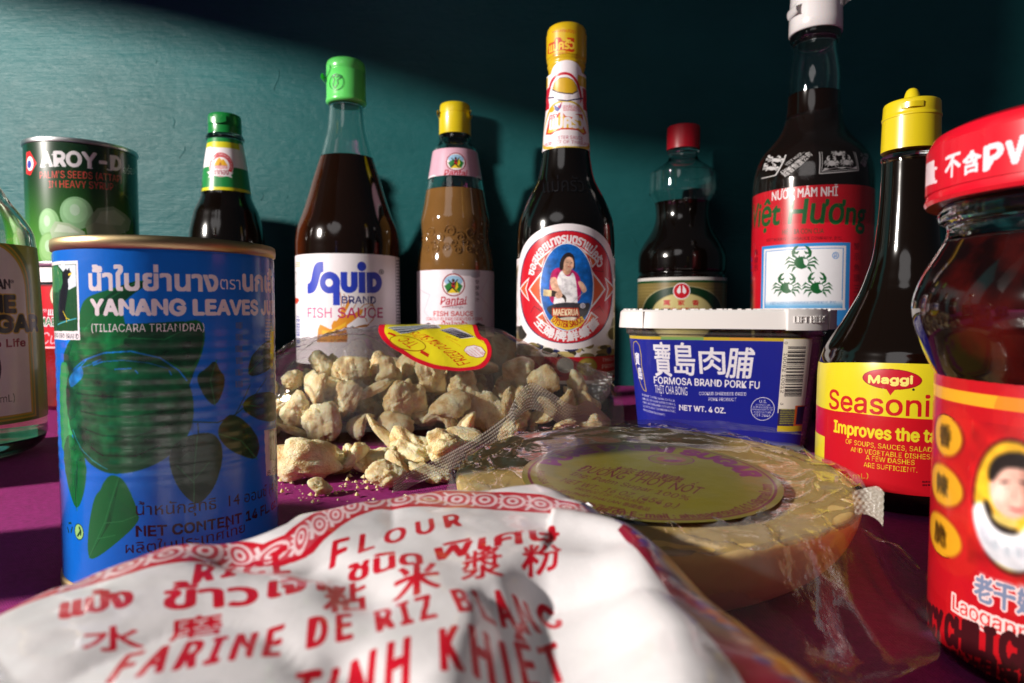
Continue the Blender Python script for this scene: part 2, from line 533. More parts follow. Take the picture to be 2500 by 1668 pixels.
nt.links.new(wv[0].outputs[1], mx.inputs[0]); nt.links.new(wv[1].outputs[1], mx.inputs[1])
bp = nt.nodes.new('ShaderNodeBump'); bp.inputs['Distance'].default_value = .0006; bp.inputs['Strength'].default_value = .7
nt.links.new(mx.outputs[0], bp.inputs['Height']); nt.links.new(bp.outputs[0], b.inputs['Normal'])
nu, nv = 90, 50
vs = []
for j in range(nv):
    for i in range(nu):
        x = -1.2 + 2.4 * i / (nu - 1); y = -.35 + (WALL_Y + .348) * j / (nv - 1)
        vs.append((x, y, -.0006 + .0005 * noise.noise(Vector((x * 9, y * 9, 0)))))
n0 = len(vs)
fs = grid_faces(nu, nv)
vs += [(-1.2, -.35, -.02), (1.2, -.35, -.02), (1.2, WALL_Y - .002, -.02), (-1.2, WALL_Y - .002, -.02)]
fs += [(n0, n0 + 3, n0 + 2, n0 + 1)]
tag(mk('tablecloth', vs, fs, m_cloth, sharp=None), kind='structure')

# added, unseen black card on a stand beyond the left edge of the picture: its lower edge throws the slanting shadow across the wall
m_card = paint('black_card', (22, 22, 24), rough=.85, bmp=(300, .0002, .4))
K = 0.5
def on_card(x, y):
    p = at_Y(x, y, WALL_Y)
    return LAMP + (p - LAMP) * K
edge = [(-420, -110), (77, 24), (383, 80), (574, 128), (895, 205), (1147, 285), (1442, 369), (1757, 418), (2150, 482), (2175, 360), (2330, 360), (2350, 515), (2450, 530), (2520, 100)]
low = [on_card(*q) for q in edge]
top = low[0].z + 0.42
card = thing('shade_card', 'added black card on a thin stand beyond the left edge, shading the upper wall', 'card', (low[0].x, low[0].y, 0))
vs = []
for p in low: vs += [(p.x, p.y, p.z), (p.x, p.y, top), (p.x, p.y - .004, p.z), (p.x, p.y - .004, top)]
fs = []
for i in range(len(low) - 1):
    a, c = 4 * i, 4 * i + 4
    fs += [(a, c, c + 1, a + 1), (a + 2, a + 3, c + 3, c + 2), (a, a + 2, c + 2, c), (a + 1, c + 1, c + 3, a + 3)]
e = 4 * (len(low) - 1)
fs += [(0, 1, 3, 2), (e, e + 2, e + 3, e + 1)]
mk('panel', vs, fs, m_card, card, smooth=False)
lathe('pole', [(0, 0), (0, .06), (.006, .06), (.008, .005), (top, .005), (top, 0)], m_card, card, 24)

# ------------------------------------------------------------------ bottles: shared pieces
g_clear = glass('clear_glass')
g_green = glass('green_tinted_glass', (0.86, 0.96, 0.92))
sauce_black = paint('black_soy_liquid', None, rough=.12, coat=.4, lin_rgb=(.0035, .0020, .0014))
m_steel = paint('tin_rim', (190, 190, 192), rough=.32, metal=1.0, bmp=(500, .0001, .3, 3, (1, 1, 8)))
m_brass = paint('lacquered_gold_rim', (186, 164, 122), rough=.38, metal=1.0, bmp=(500, .0001, .3, 3, (1, 1, 8)))

def axis(xl, xr, Y):
    """Place of an upright round thing from the pixels of its left and right edge and its depth."""
    a, b_ = math.atan((xl - CX) / F), math.atan((xr - CX) / F)
    th, al = (a + b_) / 2, (b_ - a) / 2
    return Y * math.tan(th), Y / math.cos(th) * math.sin(al)
class Round:
    """Pixel measures of one round thing turned into real ones."""
    def __init__(self, xl, xr, Y):
        self.Y = Y; self.X, self.R = axis(xl, xr, Y)
        self.k = self.R / ((xr - xl) / 2)
    def z(self, y): return z_of(y, self.Y)
    def r(self, hw, y=755):
        return hw * self.k * (self.Y * CP - (self.z(y) - H) * SP) / self.Y
    def prof(self, items):
        return [(self.z(y), self.r(hw, y)) for y, hw in items]
    def surf(self, R=None): return ring(self.X, self.Y, R or self.R)
    @property
    def loc(self): return (self.X, self.Y, 0)
def interp(prof):
    z = np.array([p[0] for p in prof]); r = np.array([p[1] for p in prof])
    o = np.argsort(z, kind='stable')
    return lambda q: float(np.interp(q, z[o], r[o]))
def fill_bottle(t, outer, wall, z_liq, m_glass, m_liq, zfloor=.006, seg=72, phase=0.0, name='glass_body', opaque=False):
    """Glass with a real inner wall, and its liquid; outer = [(z, r)] from the foot to the lip.
    An opaque sauce touches the glass all round: glass and sauce are then one glossy surface up to the level."""
    f = interp(outer)
    if opaque:
        liq = [(.003, 0), (.0004, outer[0][1] * .72), (0, outer[0][1] * .85)] + [(z, r) for z, r in outer if z < z_liq - .0006]
        rr = f(z_liq)
        liq += [(z_liq, rr), (z_liq + .0001, rr - wall), (z_liq - .0004, rr - wall - .002), (z_liq - .0005, 0)]
        lathe('filled_body', liq, m_liq, t, seg, sharp=40, phase=phase)
        up = [(z_liq + .0002, rr)] + [(z, r) for z, r in outer if z > z_liq + .0006]
        lathe('glass_neck', up + [(z, max(r - wall, .001)) for z, r in up[::-1]] + [up[0]], m_glass, t, seg, sharp=40, phase=phase)
        return f
    inner = [(z, max(r - wall, .001)) for z, r in outer if z > zfloor]
    zin0 = inner[0][0]
    shell = [(0.003, 0)] + [(0.0004, outer[0][1] * .72), (0.0, outer[0][1] * .85)] + outer + inner[::-1] + [(zin0, inner[0][1] * .9), (zin0, 0)]
    lathe(name, shell, m_glass, t, seg, sharp=40, phase=phase)
    liq = [(zin0 - .0004, 0), (zin0 - .0004, inner[0][1] * .92)]
    liq += [(z, r + .0004) for z, r in inner if z < z_liq - .0008]
    rr = f(z_liq) - wall + .0004
    liq += [(z_liq - .0004, rr), (z_liq, rr - .0012), (z_liq - .0002, rr - .004), (z_liq - .0003, 0)]
    lathe('sauce', liq, m_liq, t, seg, sharp=40, phase=phase)
    return f
def label_mesh(name, parent, art, mat, rf=None, eps=.00025, top=None, bot=None, ns=48, nz=12, clip=None):
    """A sheet of paper following the outline of its bottle. rf(z)/R scales the outline with height."""
    s0, s1, z0, z1 = clip or art.b
    a0, a1, b0, b1 = art.b
    sf = art.surf
    vs, uv = [], []
    for j in range(nz):
        for i in range(ns):
            s = s0 + (s1 - s0) * i / (ns - 1)
            lo = bot(s) if bot else z0; hi = top(s) if top else z1
            z = lo + (hi - lo) * j / (nz - 1)
            q = sf.at(s); d = q - sf.c; L = np.hypot(*d)
            k = (rf(z) / sf.R0 if rf else 1.0)
            q = sf.c + d * k + d / L * eps
            vs.append((q[0], q[1], z)); uv.append(((s - a0) / (a1 - a0), (z - b0) / (b1 - b0)))
    return mk(name, vs, grid_faces(ns, nz), mat, parent, sharp=None, uv=uv)
def art_on(surf, R0, x0, x1, y0, y1, res, bgc, xm=None):
    """Canvas that covers photograph pixels x0..x1, y0..y1 on a surface (x0/x1 may be angles in degrees as strings)."""
    surf.R0 = R0
    def s_of(v): return surf.s[-1] / 2 + math.radians(float(v)) * R0 if isinstance(v, str) else surf.P(v, (y0 + y1) / 2)[0]
    a, b_ = s_of(x0), s_of(x1)
    xm = xm or (CX + F * surf.c[0] / surf.c[1])
    A = Art(a, b_, surf.P(xm, y1)[1], surf.P(xm, y0)[1], res, bgc, surf.P)
    A.surf = surf
    return A

# ------------------------------------------------------------------ green-capped seasoning bottle
q = Round(463, 652, .555)
t = thing('sauce_bottle', 'dark sauce bottle with green cap and green and white neck label, behind blue can', 'bottle', q.loc)
body = q.prof([(700, 95), (640, 95), (597, 94.5), (576, 92.5), (555, 89), (535, 84), (517, 79), (500, 70.5), (487, 64.5), (474, 61), (440, 57), (400, 51.5), (370, 46.5), (346, 42.5), (338, 41)])
outer = [(0.0, q.R * .93), (.003, q.R)] + [(z_, r_) for z_, r_ in rounded(body) if z_ > .003]
f = fill_bottle(t, outer, .0025, q.z(366), g_green, sauce_black, opaque=True)
g = q.prof([(345, 46), (343, 47.5), (338, 47.5), (336, 45), (333, 45)])
lathe('neck_ring', [(g[0][0], 0)] + g + [(g[-1][0], 0)], g_green, t)
m_gcap = paint('green_cap_plastic', (16, 122, 52), rough=.3, coat=.2)
g = q.prof([(333, 41.2), (332, 41.5), (313, 41.5), (312.5, 40.6), (310, 40.6), (309.5, 41.5), (290, 41), (285, 39.5), (283, 36)])
cap = lathe('cap', [(g[0][0], 0)] + g + [(g[-1][0] + .0004, 0)], m_gcap, t, sharp=50)
zc = q.z(306)
vs = [(q.X + (i - 3) * .0022, q.Y - q.r(41.5) * math.cos((i - 3) * .0022 / q.r(41.5)) - d, zc + dz - .0022 * math.cos((i - 3) * .45)) for dz, d in ((.0046, -.0005), (.0044, .0014), (0, .0014), (0, -.0005)) for i in range(7)]
mk('flip_tab', vs, grid_faces(7, 4), m_gcap, cap, sharp=50)
RN = q.r(53, 410)
A = art_on(q.surf(RN), RN, '-105', '105', 340, 480, 9000, (28, 128, 62))
A.rect(480, 346, 640, 361, (206, 200, 30)); A.rect(480, 361, 640, 408, WHITE); A.rect(480, 459, 640, 482, (206, 200, 30))
A.rect(440, 361, 512, 408, WHITE); A.rect(590, 361, 680, 408, WHITE)
A.ell(539, 402, 29, 31, WHITE); A.ell(539, 402, 28, 30, (190, 30, 45)); A.ell(539, 404, 20, 21, WHITE)
c, RX, RY = A.frame(539, 402, 21.5, 22.5)
A.TA('GOLDEN MOUNTAIN', c, RX, RY, 205, -25, RX * .26, WHITE, bold=.02)
A.poly([(522, 405), (530, 390), (535, 384), (540, 391), (546, 389), (556, 405)], (222, 170, 40)); A.poly([(534, 405), (538, 394), (542, 405)], (160, 100, 20))
for k in range(3): A.line([(522, 407 + 3 * k), (530, 405 + 3 * k), (540, 407 + 3 * k), (548, 405 + 3 * k), (556, 407 + 3 * k)], 1.4, (190, 40, 50))
A.poly([(508, 421), (520, 417), (558, 419), (569, 423), (563, 429), (566, 436), (556, 432), (522, 430), (512, 436), (515, 428)], (225, 222, 226))
A.T('เขาทอง', 521, 558, 427, 10, (150, 25, 50), bold=.02)
A.wear(.03, 1)
lab = label_mesh('neck_label', t, A, printed('green_neck_print', A, .32, .2), rf=f, clip=(A.b[0], A.b[1], q.z(474), q.z(346)))

# ------------------------------------------------------------------ tall fish sauce bottle with the light green cap
q = Round(723, 977, .565)
t = thing('sauce_bottle', 'tall fish sauce bottle with light green cap and big blue word on white label', 'bottle', q.loc)
body = q.prof([(800, 127), (640, 127), (610, 127), (590, 126.5), (559, 121.5), (521, 107.5), (483, 95), (444, 83.5), (415, 74), (387, 65), (365, 58.5), (345, 53.5), (325, 48.5), (300, 45), (275, 43), (262, 42)])
outer = [(0.0, q.R * .93), (.003, q.R)] + [(z_, r_) for z_, r_ in rounded(body) if z_ > .003]
red_brown = dark_liquid('fish_sauce_liquid', (.0075, .0028, .0014), (.17, .032, .006), .30, .9)
f = fill_bottle(t, outer, .0026, q.z(389), g_clear, red_brown, opaque=True)
m_lg = paint('light_green_cap', (98, 216, 104), rough=.28, coat=.3, sss=.15)
g = q.prof([(258, 44), (254, 49.5), (251, 50.2), (246, 49.2), (240, 48.6), (182, 48.4), (181, 47.6), (179, 47.6), (178, 48.3), (164, 48), (157, 46), (153, 42)])
cap = lathe('cap', [(g[0][0], 0)] + g + [(g[-1][0] + .0006, 0)], m_lg, t, sharp=50)
hx = q.X - q.r(48.4); hz = q.z(199)
vs = [(hx - .0016 * math.sin(math.pi * j / 6), q.Y - .012 + .006 * i, hz + .0026 * math.cos(math.pi * j / 6)) for i in range(3) for j in range(7)]
mk('hinge', vs, grid_faces(7, 3), m_lg, cap, sharp=None)
# shrink band printed with little round marks: rings of thin line on the cap and the neck
m_gline = paint('dark_green_print', (20, 90, 50), rough=.4)
for name, par, y, x, hw, rad in (('printed_mark', cap, 203, 831, 48.6, 19), ('printed_mark', cap, 165, 797, 48.4, 19)):
    vs, fs = [], []
    n = 36
    for i in range(n):
        a = 2 * math.pi * i / n
        for rr in (rad, rad - 1.4):
            px, py = x + rr * math.cos(a), y + rr * 1.05 * math.sin(a)
            off = (px - 843.5) / hw
            if abs(off) > .97 or py < 158: off = None
            R = q.r(hw) + .0002
            if off is None: vs.append(None)
            else: vs.append((q.X + R * math.sin(math.asin(off)), q.Y - R * math.sqrt(1 - off * off), z_of(py, q.Y - R * .8)))
    ok = lambda *ii: all(vs[k] is not None for k in ii)
    for i in range(n):
        a, b_ = 2 * i, 2 * ((i + 1) % n)
        if ok(a, a + 1, b_, b_ + 1): fs.append((a, b_, b_ + 1, a + 1))
    if y == 203:
        def dab(pts, w=.8):
            for p0, p1 in zip(pts, pts[1:]):
                L = math.hypot(p1[0] - p0[0], p1[1] - p0[1]) or 1
                nx, ny = -(p1[1] - p0[1]) / L * w, (p1[0] - p0[0]) / L * w
                k = len(vs)
                for px, py in ((p0[0] + nx, p0[1] + ny), (p0[0] - nx, p0[1] - ny), (p1[0] - nx, p1[1] - ny), (p1[0] + nx, p1[1] + ny)):
                    off = (px - 843.5) / hw; R = q.r(hw) + .00022
                    vs.append((q.X + R * off, q.Y - R * math.sqrt(1 - off * off), z_of(py, q.Y - R * .8)))
                fs.append((k, k + 1, k + 2, k + 3))
        dab([(826, 218), (822, 208), (826, 196), (822, 190), (826, 186), (832, 192), (836, 188), (842, 191), (838, 196), (833, 199), (836, 206), (830, 214), (826, 218)])
        dab([(836, 190), (841, 186), (845, 190), (841, 195)])
    used = [v if v is not None else vs[0] or (q.X, q.Y, .1) for v in vs]
    used = [v if v is not None else (q.X, q.Y, q.z(200)) for v in used]
    mk(name, used, fs, m_gline, par, smooth=False)
A = art_on(q.surf(), q.R, '-120', '120', 610, 960, 7000, (240, 236, 240))
BL = (38, 62, 186)
k = 1930 / 320.0
def sq(pts, col=BL): A.poly([(680 + x / k, 600 + y / k) for x, y in pts], col)
def arc(cx, cy, rx, ry, a0, a1, n=14): return [(cx + rx * math.cos(math.radians(a0 + (a1 - a0) * i / n)), cy - ry * math.sin(math.radians(a0 + (a1 - a0) * i / n))) for i in range(n + 1)]
sq([(428, 566), (455, 552), (470, 530), (484, 490), (500, 400), (516, 330), (534, 285), (560, 255), (595, 238), (660, 236), (660, 385), (632, 395), (618, 418), (604, 470), (588, 545), (570, 600), (548, 650), (520, 685), (480, 704), (428, 708)])
A.ell(680 + 752 / k, 600 + 545 / k, 149 / k, 160 / k, BL); A.ell(680 + 745 / k, 600 + 546 / k, 55 / k, 59 / k, (240, 236, 240))
sq([(802, 545), (900, 520), (905, 877), (804, 877)])
sq([(914, 387), (1012, 387), (1014, 575)] + arc(1040, 575, 26, 32, 180, 360) + [(1066, 387), (1166, 387), (1168, 560)] + arc(1042, 575, 126, 125, 0, -180) + [(914, 560)])
sq([(1178, 387), (1278, 387), (1280, 698), (1180, 698)]); A.ell(680 + 1225 / k, 600 + 306 / k, 67 / k, 70 / k, BL)
sq([(1294, 392), (1400, 390)] + arc(1400, 543, 122, 154, 90, -90) + [(1302, 698)])
sq([(1388, 492), (1398, 490)] + arc(1396, 545, 42, 57, 80, -80) + [(1388, 604)], (240, 236, 240))
A.T('®', 925, 937, 670, 12, INK, full=True)
# dried shrimp printed behind the words
OR, OD = (226, 150, 40), (190, 110, 24)
sq([(570, 1420), (585, 1230), (615, 1160), (680, 1190), (760, 1230), (790, 1225), (780, 1180), (810, 1110), (860, 1105), (900, 1040), (960, 1020), (1100, 1010), (1180, 950), (1250, 930), (1230, 1000), (1120, 1090), (1010, 1170), (1000, 1250), (1020, 1300), (1010, 1420)], OR)
sq([(640, 1240), (760, 1260), (900, 1180), (1000, 1120), (980, 1180), (860, 1260), (760, 1330), (640, 1320)], (240, 186, 50))
for pts in ([(930, 920), (920, 780), (905, 690)], [(960, 900), (980, 760), (965, 715)], [(985, 900), (1040, 780), (1030, 740)], [(1005, 900), (1050, 800), (1030, 730)], [(1090, 940), (1140, 860)], [(1180, 950), (1260, 870), (1330, 850), (1400, 900), (1425, 980), (1390, 1090), (1320, 1160), (1250, 1200)], [(1260, 960), (1380, 860), (1425, 960)], [(1300, 1115), (1290, 1080), (1180, 1000)], [(1100, 1215), (1180, 1190), (1270, 1180), (1330, 1170)]):
    A.line([(680 + x / k, 600 + y / k) for x, y in pts], 1.8, OD)
sq([(975, 910), (1010, 860), (1040, 800), (1050, 860), (1020, 920), (980, 1000), (930, 1040), (905, 980), (940, 900)], OR)
sq([(1100, 1218), (1180, 1180), (1270, 1160), (1330, 1160), (1300, 1200), (1200, 1205)], (160, 100, 40))
A.T('BRAND', 835, 917, 741, 17, (42, 48, 120), bold=.018)
A.T('FISH', 752, 810, 776, 24, (206, 40, 120), bold=-.004); A.T('SAUCE', 825, 934, 776, 24, (190, 30, 100), bold=.008)
A.T('MFG  10 FEB', 778, 848, 820, 5, (90, 60, 20)); A.T('EXP  10 FEB', 778, 848, 834, 5, (90, 60, 20))
A.rect(966, 630, 985, 900, (150, 146, 156)); A.rect(967.5, 632, 984, 898, WHITE)
A.small(968, 635, 984, 898, 34, (60, 58, 80)); A.bars(724, 772, 733, 850, 22, (60, 80, 170), 4, across=False)
A.poly([(720, 728), (728, 728), (731, 734), (726, 742), (720, 742)], (214, 70, 50)); A.ell(722, 680, 6, 16, (90, 120, 90)); A.ell(722, 680, 5, 14, (240, 236, 240)); A.small(722, 640, 733, 654, 3, (190, 170, 90))
A.wear(.03, 2)
label_mesh('label', t, A, printed('blue_word_label_print', A, .38, .15), rf=f, clip=(A.b[0], A.b[1], z_of(880, q.Y), z_of(618.5, q.Y - q.R)))

# ------------------------------------------------------------------ brown fish sauce bottle with the yellow cap
q = Round(1019, 1206, .575)
t = thing('sauce_bottle', 'short-necked bottle of opaque brown fish sauce with yellow cap and pink labels', 'bottle', q.loc)
body = q.prof([(820, 93.5), (700, 93.5), (660, 93.5), (650, 93.2), (636, 92), (617, 89), (597, 84), (578, 82), (558, 83.2), (540, 83.5), (521, 80), (496, 75), (470, 71), (440, 65.5), (408, 60), (375, 54.5), (366, 50), (360, 45), (352, 40), (344, 37), (336, 36.5)])
pro = rounded(body)
outer = [(0.0, q.R * .93), (.003, q.R)] + [(z_, r_) for z_, r_ in pro if z_ > .003]
m_mud = paint('cloudy_brown_sauce', (118, 84, 44), rough=.05, coat=.4, vary=.12)
f = fill_bottle(t, outer, .0022, q.z(469), g_clear, m_mud, opaque=True)
g = q.prof([(343, 36), (341, 38.5), (334, 38.5), (332, 36)])
lathe('neck_ring', [(g[0][0], 0)] + g + [(g[-1][0], 0)], g_clear, t)
m_yc = paint('yellow_cap_plastic', (218, 196, 24), rough=.3, coat=.25)
g = q.prof([(332, 38.6), (331, 39), (284, 38.6), (283.5, 37), (281, 37), (280.5, 38), (276, 37.8), (262, 36.6), (258, 35), (256, 31)])
cap = lathe('cap', [(g[0][0], 0)] + g + [(g[-1][0], 0)], m_yc, t, sharp=50)
hx = q.X - q.r(38); hz = q.z(283)
for sgn in (-1, 1):
    vs = [(q.X + sgn * (q.r(38) + .0012 * math.sin(math.pi * j / 6)), q.Y - .008 + .005 * i, hz + .0026 * math.cos(math.pi * j / 6)) for i in range(3) for j in range(7)]
    mk('hinge', vs, grid_faces(7, 3), m_yc, cap, sharp=None)
# moulded scroll pattern on the shoulder
for i, (x, y, s_) in enumerate([(1040, 588, 1), (1062, 575, 1.2), (1086, 590, 1), (1108, 574, 1.2), (1130, 588, 1), (1152, 576, 1.1), (1178, 590, 1), (1050, 612, .8), (1075, 616, .9), (1100, 612, .8), (1125, 618, .9), (1150, 614, .8), (1172, 618, .8), (1068, 600, .7), (1118, 602, .7), (1142, 600, .7)]):
    pts = []
    for j in range(26):
        a = j * .36; rr = (14 - .42 * j) * s_
        pts.append((x + rr * math.cos(a + i) * .8, y + rr * math.sin(a + i)))
    vs, fs = [], []
    for px, py in pts:
        zz = q.z(py); R = f(zz); off = max(-.97, min(.97, (px - 1112.5) / (R / q.k)))
        ph = math.asin(off)
        for e in (-1, 0, 1):
            vs.append((q.X + (R + (.0007 if e == 0 else -.0001)) * math.sin(ph), q.Y - (R + (.0007 if e == 0 else -.0001)) * math.cos(ph), zz + e * .0007))
    mk('moulded_scroll', vs, grid_faces(3, 26), m_mud, t, sharp=None)
def round_badge(A, cx, cy, r):
    A.ell(cx, cy, r, r, (150, 26, 36)); A.ell(cx, cy, r * .9, r * .9, WHITE); A.ell(cx, cy - r * .35, r * .8, r * .45, (150, 190, 220))
    A.poly([(cx - r * .8, cy + r * .1), (cx - r * .3, cy - r * .25), (cx, cy), (cx + r * .3, cy - r * .3), (cx + r * .8, cy + r * .1), (cx + r * .5, cy + r * .7), (cx - r * .5, cy + r * .7)], (40, 120, 50))
    A.poly([(cx - r * .5, cy + r * .7), (cx, cy + r * .1), (cx + r * .5, cy + r * .7)], (230, 200, 40)); A.poly([(cx + r * .15, cy + r * .5), (cx + r * .3, cy - r * .45), (cx + r * .42, cy + r * .2)], (230, 200, 40))
    A.poly([(cx - r * .2, cy - r * .2), (cx + r * .15, cy - r * .25), (cx + r * .12, cy + r * .3), (cx - r * .15, cy + r * .3)], (190, 36, 36)); A.ell(cx - r * .02, cy - r * .38, r * .13, r * .15, (60, 40, 30))
    A.line([(cx - r * .5, cy + r * .6), (cx - r * .1, cy + r * .2), (cx + r * .3, cy + r * .6)], r * .12, INK); A.line([(cx - r * .45, cy - r * .4), (cx, cy), (cx + r * .35, cy - r * .45)], r * .1, INK)
PK = (214, 168, 186)
RN = q.r(58, 405)
A = art_on(q.surf(RN), RN, '-115', '115', 362, 452, 8000, PK)
A.line([(1000, 436), (1046, 438), (1065, 430), (1085, 440), (1112, 446), (1140, 446), (1160, 432), (1190, 436)], 4, WHITE)
round_badge(A, 1113, 396, 23)
A.T('Pantai', 1087, 1138, 432, 16, (170, 24, 44), bold=.02, shear=.2); A.line([(1090, 437), (1113, 435), (1138, 432)], 2, (170, 24, 44))
A.T('norasingh', 1096, 1130, 440, 4, (140, 70, 90)); A.wear(.05, 3)
label_mesh('neck_label', t, A, printed('pink_neck_print', A, .3, .2), rf=f, clip=(A.b[0], A.b[1], q.z(441), q.z(374)))
A = art_on(q.surf(), q.R, '-125', '125', 650, 900, 7000, (232, 220, 228))
A.line([(1019, 700), (1050, 720), (1036, 760), (1060, 790), (1040, 830)], 1, PK); A.line([(1190, 680), (1170, 720), (1196, 760)], 1, PK)
A.ell(1140, 664, 34, 10, (176, 168, 176)); A.ell(1160, 672, 12, 7, (166, 160, 170))
round_badge(A, 1107, 696, 28)
A.T('Pantai', 1075, 1139, 744, 19, (180, 24, 48), bold=.02, shear=.2); A.line([(1080, 750), (1107, 746), (1139, 742)], 2.4, (180, 24, 48))
A.T('norasingh', 1089, 1130, 753, 6, (90, 60, 80)); A.T('FISH SAUCE', 1059, 1155, 772, 11.5, (190, 40, 44), bold=.022); A.T('(GROUND PRESERVED FISH)', 1041, 1177, 783, 7.5, (190, 40, 44), bold=.02)
for i, ch in enumerate('發酵魚汁'): A.T(ch, 1160, 1169, 694 + 14.5 * i, 11, (70, 60, 66), full=True)
A.T('น้ำปลาร้า', 1078, 1140, 798, 9, (190, 40, 44), bold=.02)
for sx in (-1, 1):
    A.poly([(1107 + sx * 34, 800), (1107 + sx * 60, 788), (1107 + sx * 76, 795), (1107 + sx * 80, 830), (1107 + sx * 40, 830)], (60, 44, 48))
A.wear(.05, 4)
label_mesh('label', t, A, printed('pink_body_print', A, .35, .15), rf=f, clip=(A.b[0], A.b[1], z_of(820, q.Y), z_of(658.5, q.Y - q.R)))

# ------------------------------------------------------------------ oyster sauce bottle
q = Round(1262, 1500, .442)
t = thing('sauce_bottle', 'tall black oyster sauce bottle with gold foil neck and oval cook picture', 'bottle', q.loc)
body = q.prof([(980, 119), (640, 119), (600, 119), (577, 118), (545, 115), (514, 105.5), (482, 91), (462, 80), (446, 72), (430, 67), (414, 63.5), (392, 60), (370, 57.5), (320, 54), (274, 49.5), (230, 46), (191, 43.5), (178, 41)])
outer = [(0.0, q.R * .93), (.003, q.R)] + [(z_, r_) for z_, r_ in rounded(body) if z_ > .003]
f = fill_bottle(t, outer, .0026, q.z(330), g_clear, sauce_black, opaque=True)
m_foil = paint('gold_foil_sleeve', (206, 172, 20), rough=.3, coat=.3, bmp=(220, .0003, .35))
g = q.prof([(250, 48.4), (191, 44.6), (186, 44), (178, 43.5), (170, 45), (166, 47), (162, 46), (158, 45), (155, 47.6), (150, 48.2), (92, 48), (80, 47.4), (73, 44), (69, 38)])
cap = lathe('cap', g + [(g[-1][0] + .0002, 0)], m_foil, t, sharp=60)
RC = q.r(48.2, 120) + .0003
A = art_on(q.surf(RC), RC, '-90', '90', 72, 154, 9000, (206, 172, 20))
RD, BN = (196, 36, 24), (150, 70, 20)
A.T('ซอสหอยนางรมตรา', 1335, 1406, 86, 7, RD, y1=84, bold=.02)
A.poly([(1340, 108), (1352, 103), (1358, 92), (1368, 92), (1374, 101), (1384, 101), (1384, 92), (1402, 94), (1402, 126), (1396, 128), (1370, 122), (1344, 132), (1337, 132)], (190, 60, 20))
A.T('แม่ครัว', 1341, 1402, 120, 15, (226, 190, 60), bold=.05); A.T('เชลล์ชวนชิม', 1349, 1391, 134, 5.5, RD, bold=.02)
A.wear(.04, 5)
label_mesh('cap_print', cap, A, printed('gold_cap_print', A, .3, .3), eps=0.0, rf=None, clip=(A.b[0], A.b[1], q.z(150), q.z(92)))
RN = q.r(51, 280)
A = art_on(q.surf(RN), RN, '-120', '120', 155, 382, 9000, WHITE)
A.rect(1200, 195, 1335, 220, (206, 172, 30)); A.rect(1412, 195, 1500, 220, (206, 172, 30)); A.rect(1200, 222, 1340, 275, (196, 26, 50)); A.rect(1424, 222, 1500, 275, (196, 26, 50))
A.sm = 2; A.poly([(1334, 262), (1337, 210), (1350, 185), (1375, 174), (1400, 180), (1420, 212), (1424, 262)], (190, 26, 50)); A.poly([(1336, 268), (1341, 212), (1354, 190), (1376, 180), (1398, 187), (1414, 214), (1420, 268)], WHITE)
A.poly([(1336, 278), (1350, 252), (1380, 243), (1412, 252), (1428, 278), (1438, 350), (1430, 372), (1335, 372), (1326, 350)], (206, 176, 60)); A.poly([(1340, 280), (1352, 256), (1380, 247), (1410, 256), (1424, 280), (1433, 346), (1424, 364), (1340, 364), (1331, 346)], WHITE)
A.sm = 2; A.poly([(1347, 217), (1352, 200), (1364, 190), (1384, 188), (1402, 196), (1412, 216), (1408, 226), (1390, 230), (1368, 227), (1352, 223)], (206, 164, 30)); A.line([(1347, 219), (1360, 225), (1380, 228), (1398, 229), (1411, 222)], 3, (70, 60, 60))
A.line([(1336, 240), (1350, 238), (1362, 244), (1385, 246), (1410, 242), (1424, 240)], 3, (50, 50, 90)); A.line([(1347, 217), (1352, 200), (1364, 190), (1384, 188), (1402, 196), (1412, 216)], 1, (70, 60, 60))
A.sm = 0; A.ell(1347, 268, 6, 7, (226, 170, 30)); A.poly([(1355, 270), (1352, 256), (1362, 262), (1371, 250), (1370, 262), (1362, 273)], (60, 70, 150)); A.line([(1362, 258), (1366, 264), (1371, 250)], 2, (200, 40, 40))
A.T('เชลล์ชวนชิม', 1374, 1416, 264, 6, (190, 26, 50), bold=.02); A.T('ซอสหอยนางรม', 1375, 1420, 271.5, 6, (190, 26, 50), bold=.02); A.T('ตรา', 1343, 1361, 290, 9, (190, 26, 50), bold=.03)
A.poly([(1337, 330), (1342, 292), (1358, 290), (1364, 276), (1374, 275), (1380, 284), (1400, 288), (1403, 279), (1421, 280), (1421, 310), (1427, 326), (1420, 331), (1408, 320), (1370, 318), (1350, 330)], (200, 60, 30))
A.poly([(1341, 326), (1346, 296), (1360, 294), (1366, 280), (1374, 279), (1379, 288), (1402, 292), (1406, 283), (1418, 284), (1418, 312), (1423, 324), (1418, 326), (1408, 316), (1370, 314), (1348, 326)], (226, 190, 60))
A.T('แม่ครัว', 1345, 1420, 312, 22, WHITE, bold=.05)
A.T('OYSTER SAUCE', 1352, 1418, 341, 8, (170, 26, 60), bold=.022); A.T('PRODUCT OF THAILAND', 1335, 1431, 352, 8, (170, 26, 60), bold=.022)
A.wear(.03, 6)
sm = A.surf.s[-1] / 2
def neck_top(s):
    u = (s - sm) / RN
    return q.z(191) + (q.z(165) - q.z(191)) * math.sqrt(max(0, 1 - (u / .85) ** 2)) if abs(u) < .85 else q.z(191)
label_mesh('neck_label', t, A, printed('neck_cook_print', A, .34, .2), rf=lambda z: max(f(z), q.r(45) if z > q.z(250) else 0) + (.0004 if z > q.z(252) else 0), top=neck_top, clip=(A.b[0], A.b[1], q.z(374), q.z(191)), nz=30, ns=60)
A = art_on(q.surf(), q.R, '-125', '125', 540, 1000, 7000, WHITE)
RR, OG, NV = (204, 24, 42), (214, 92, 50), (30, 34, 90)
k = 3.137
def o_(pts, col): A.poly([(1200 + x / k, 450 + y / k) for x, y in pts], col)
def ol(pts, w, col): A.line([(1200 + x / k, 450 + y / k) for x, y in pts], w, col)
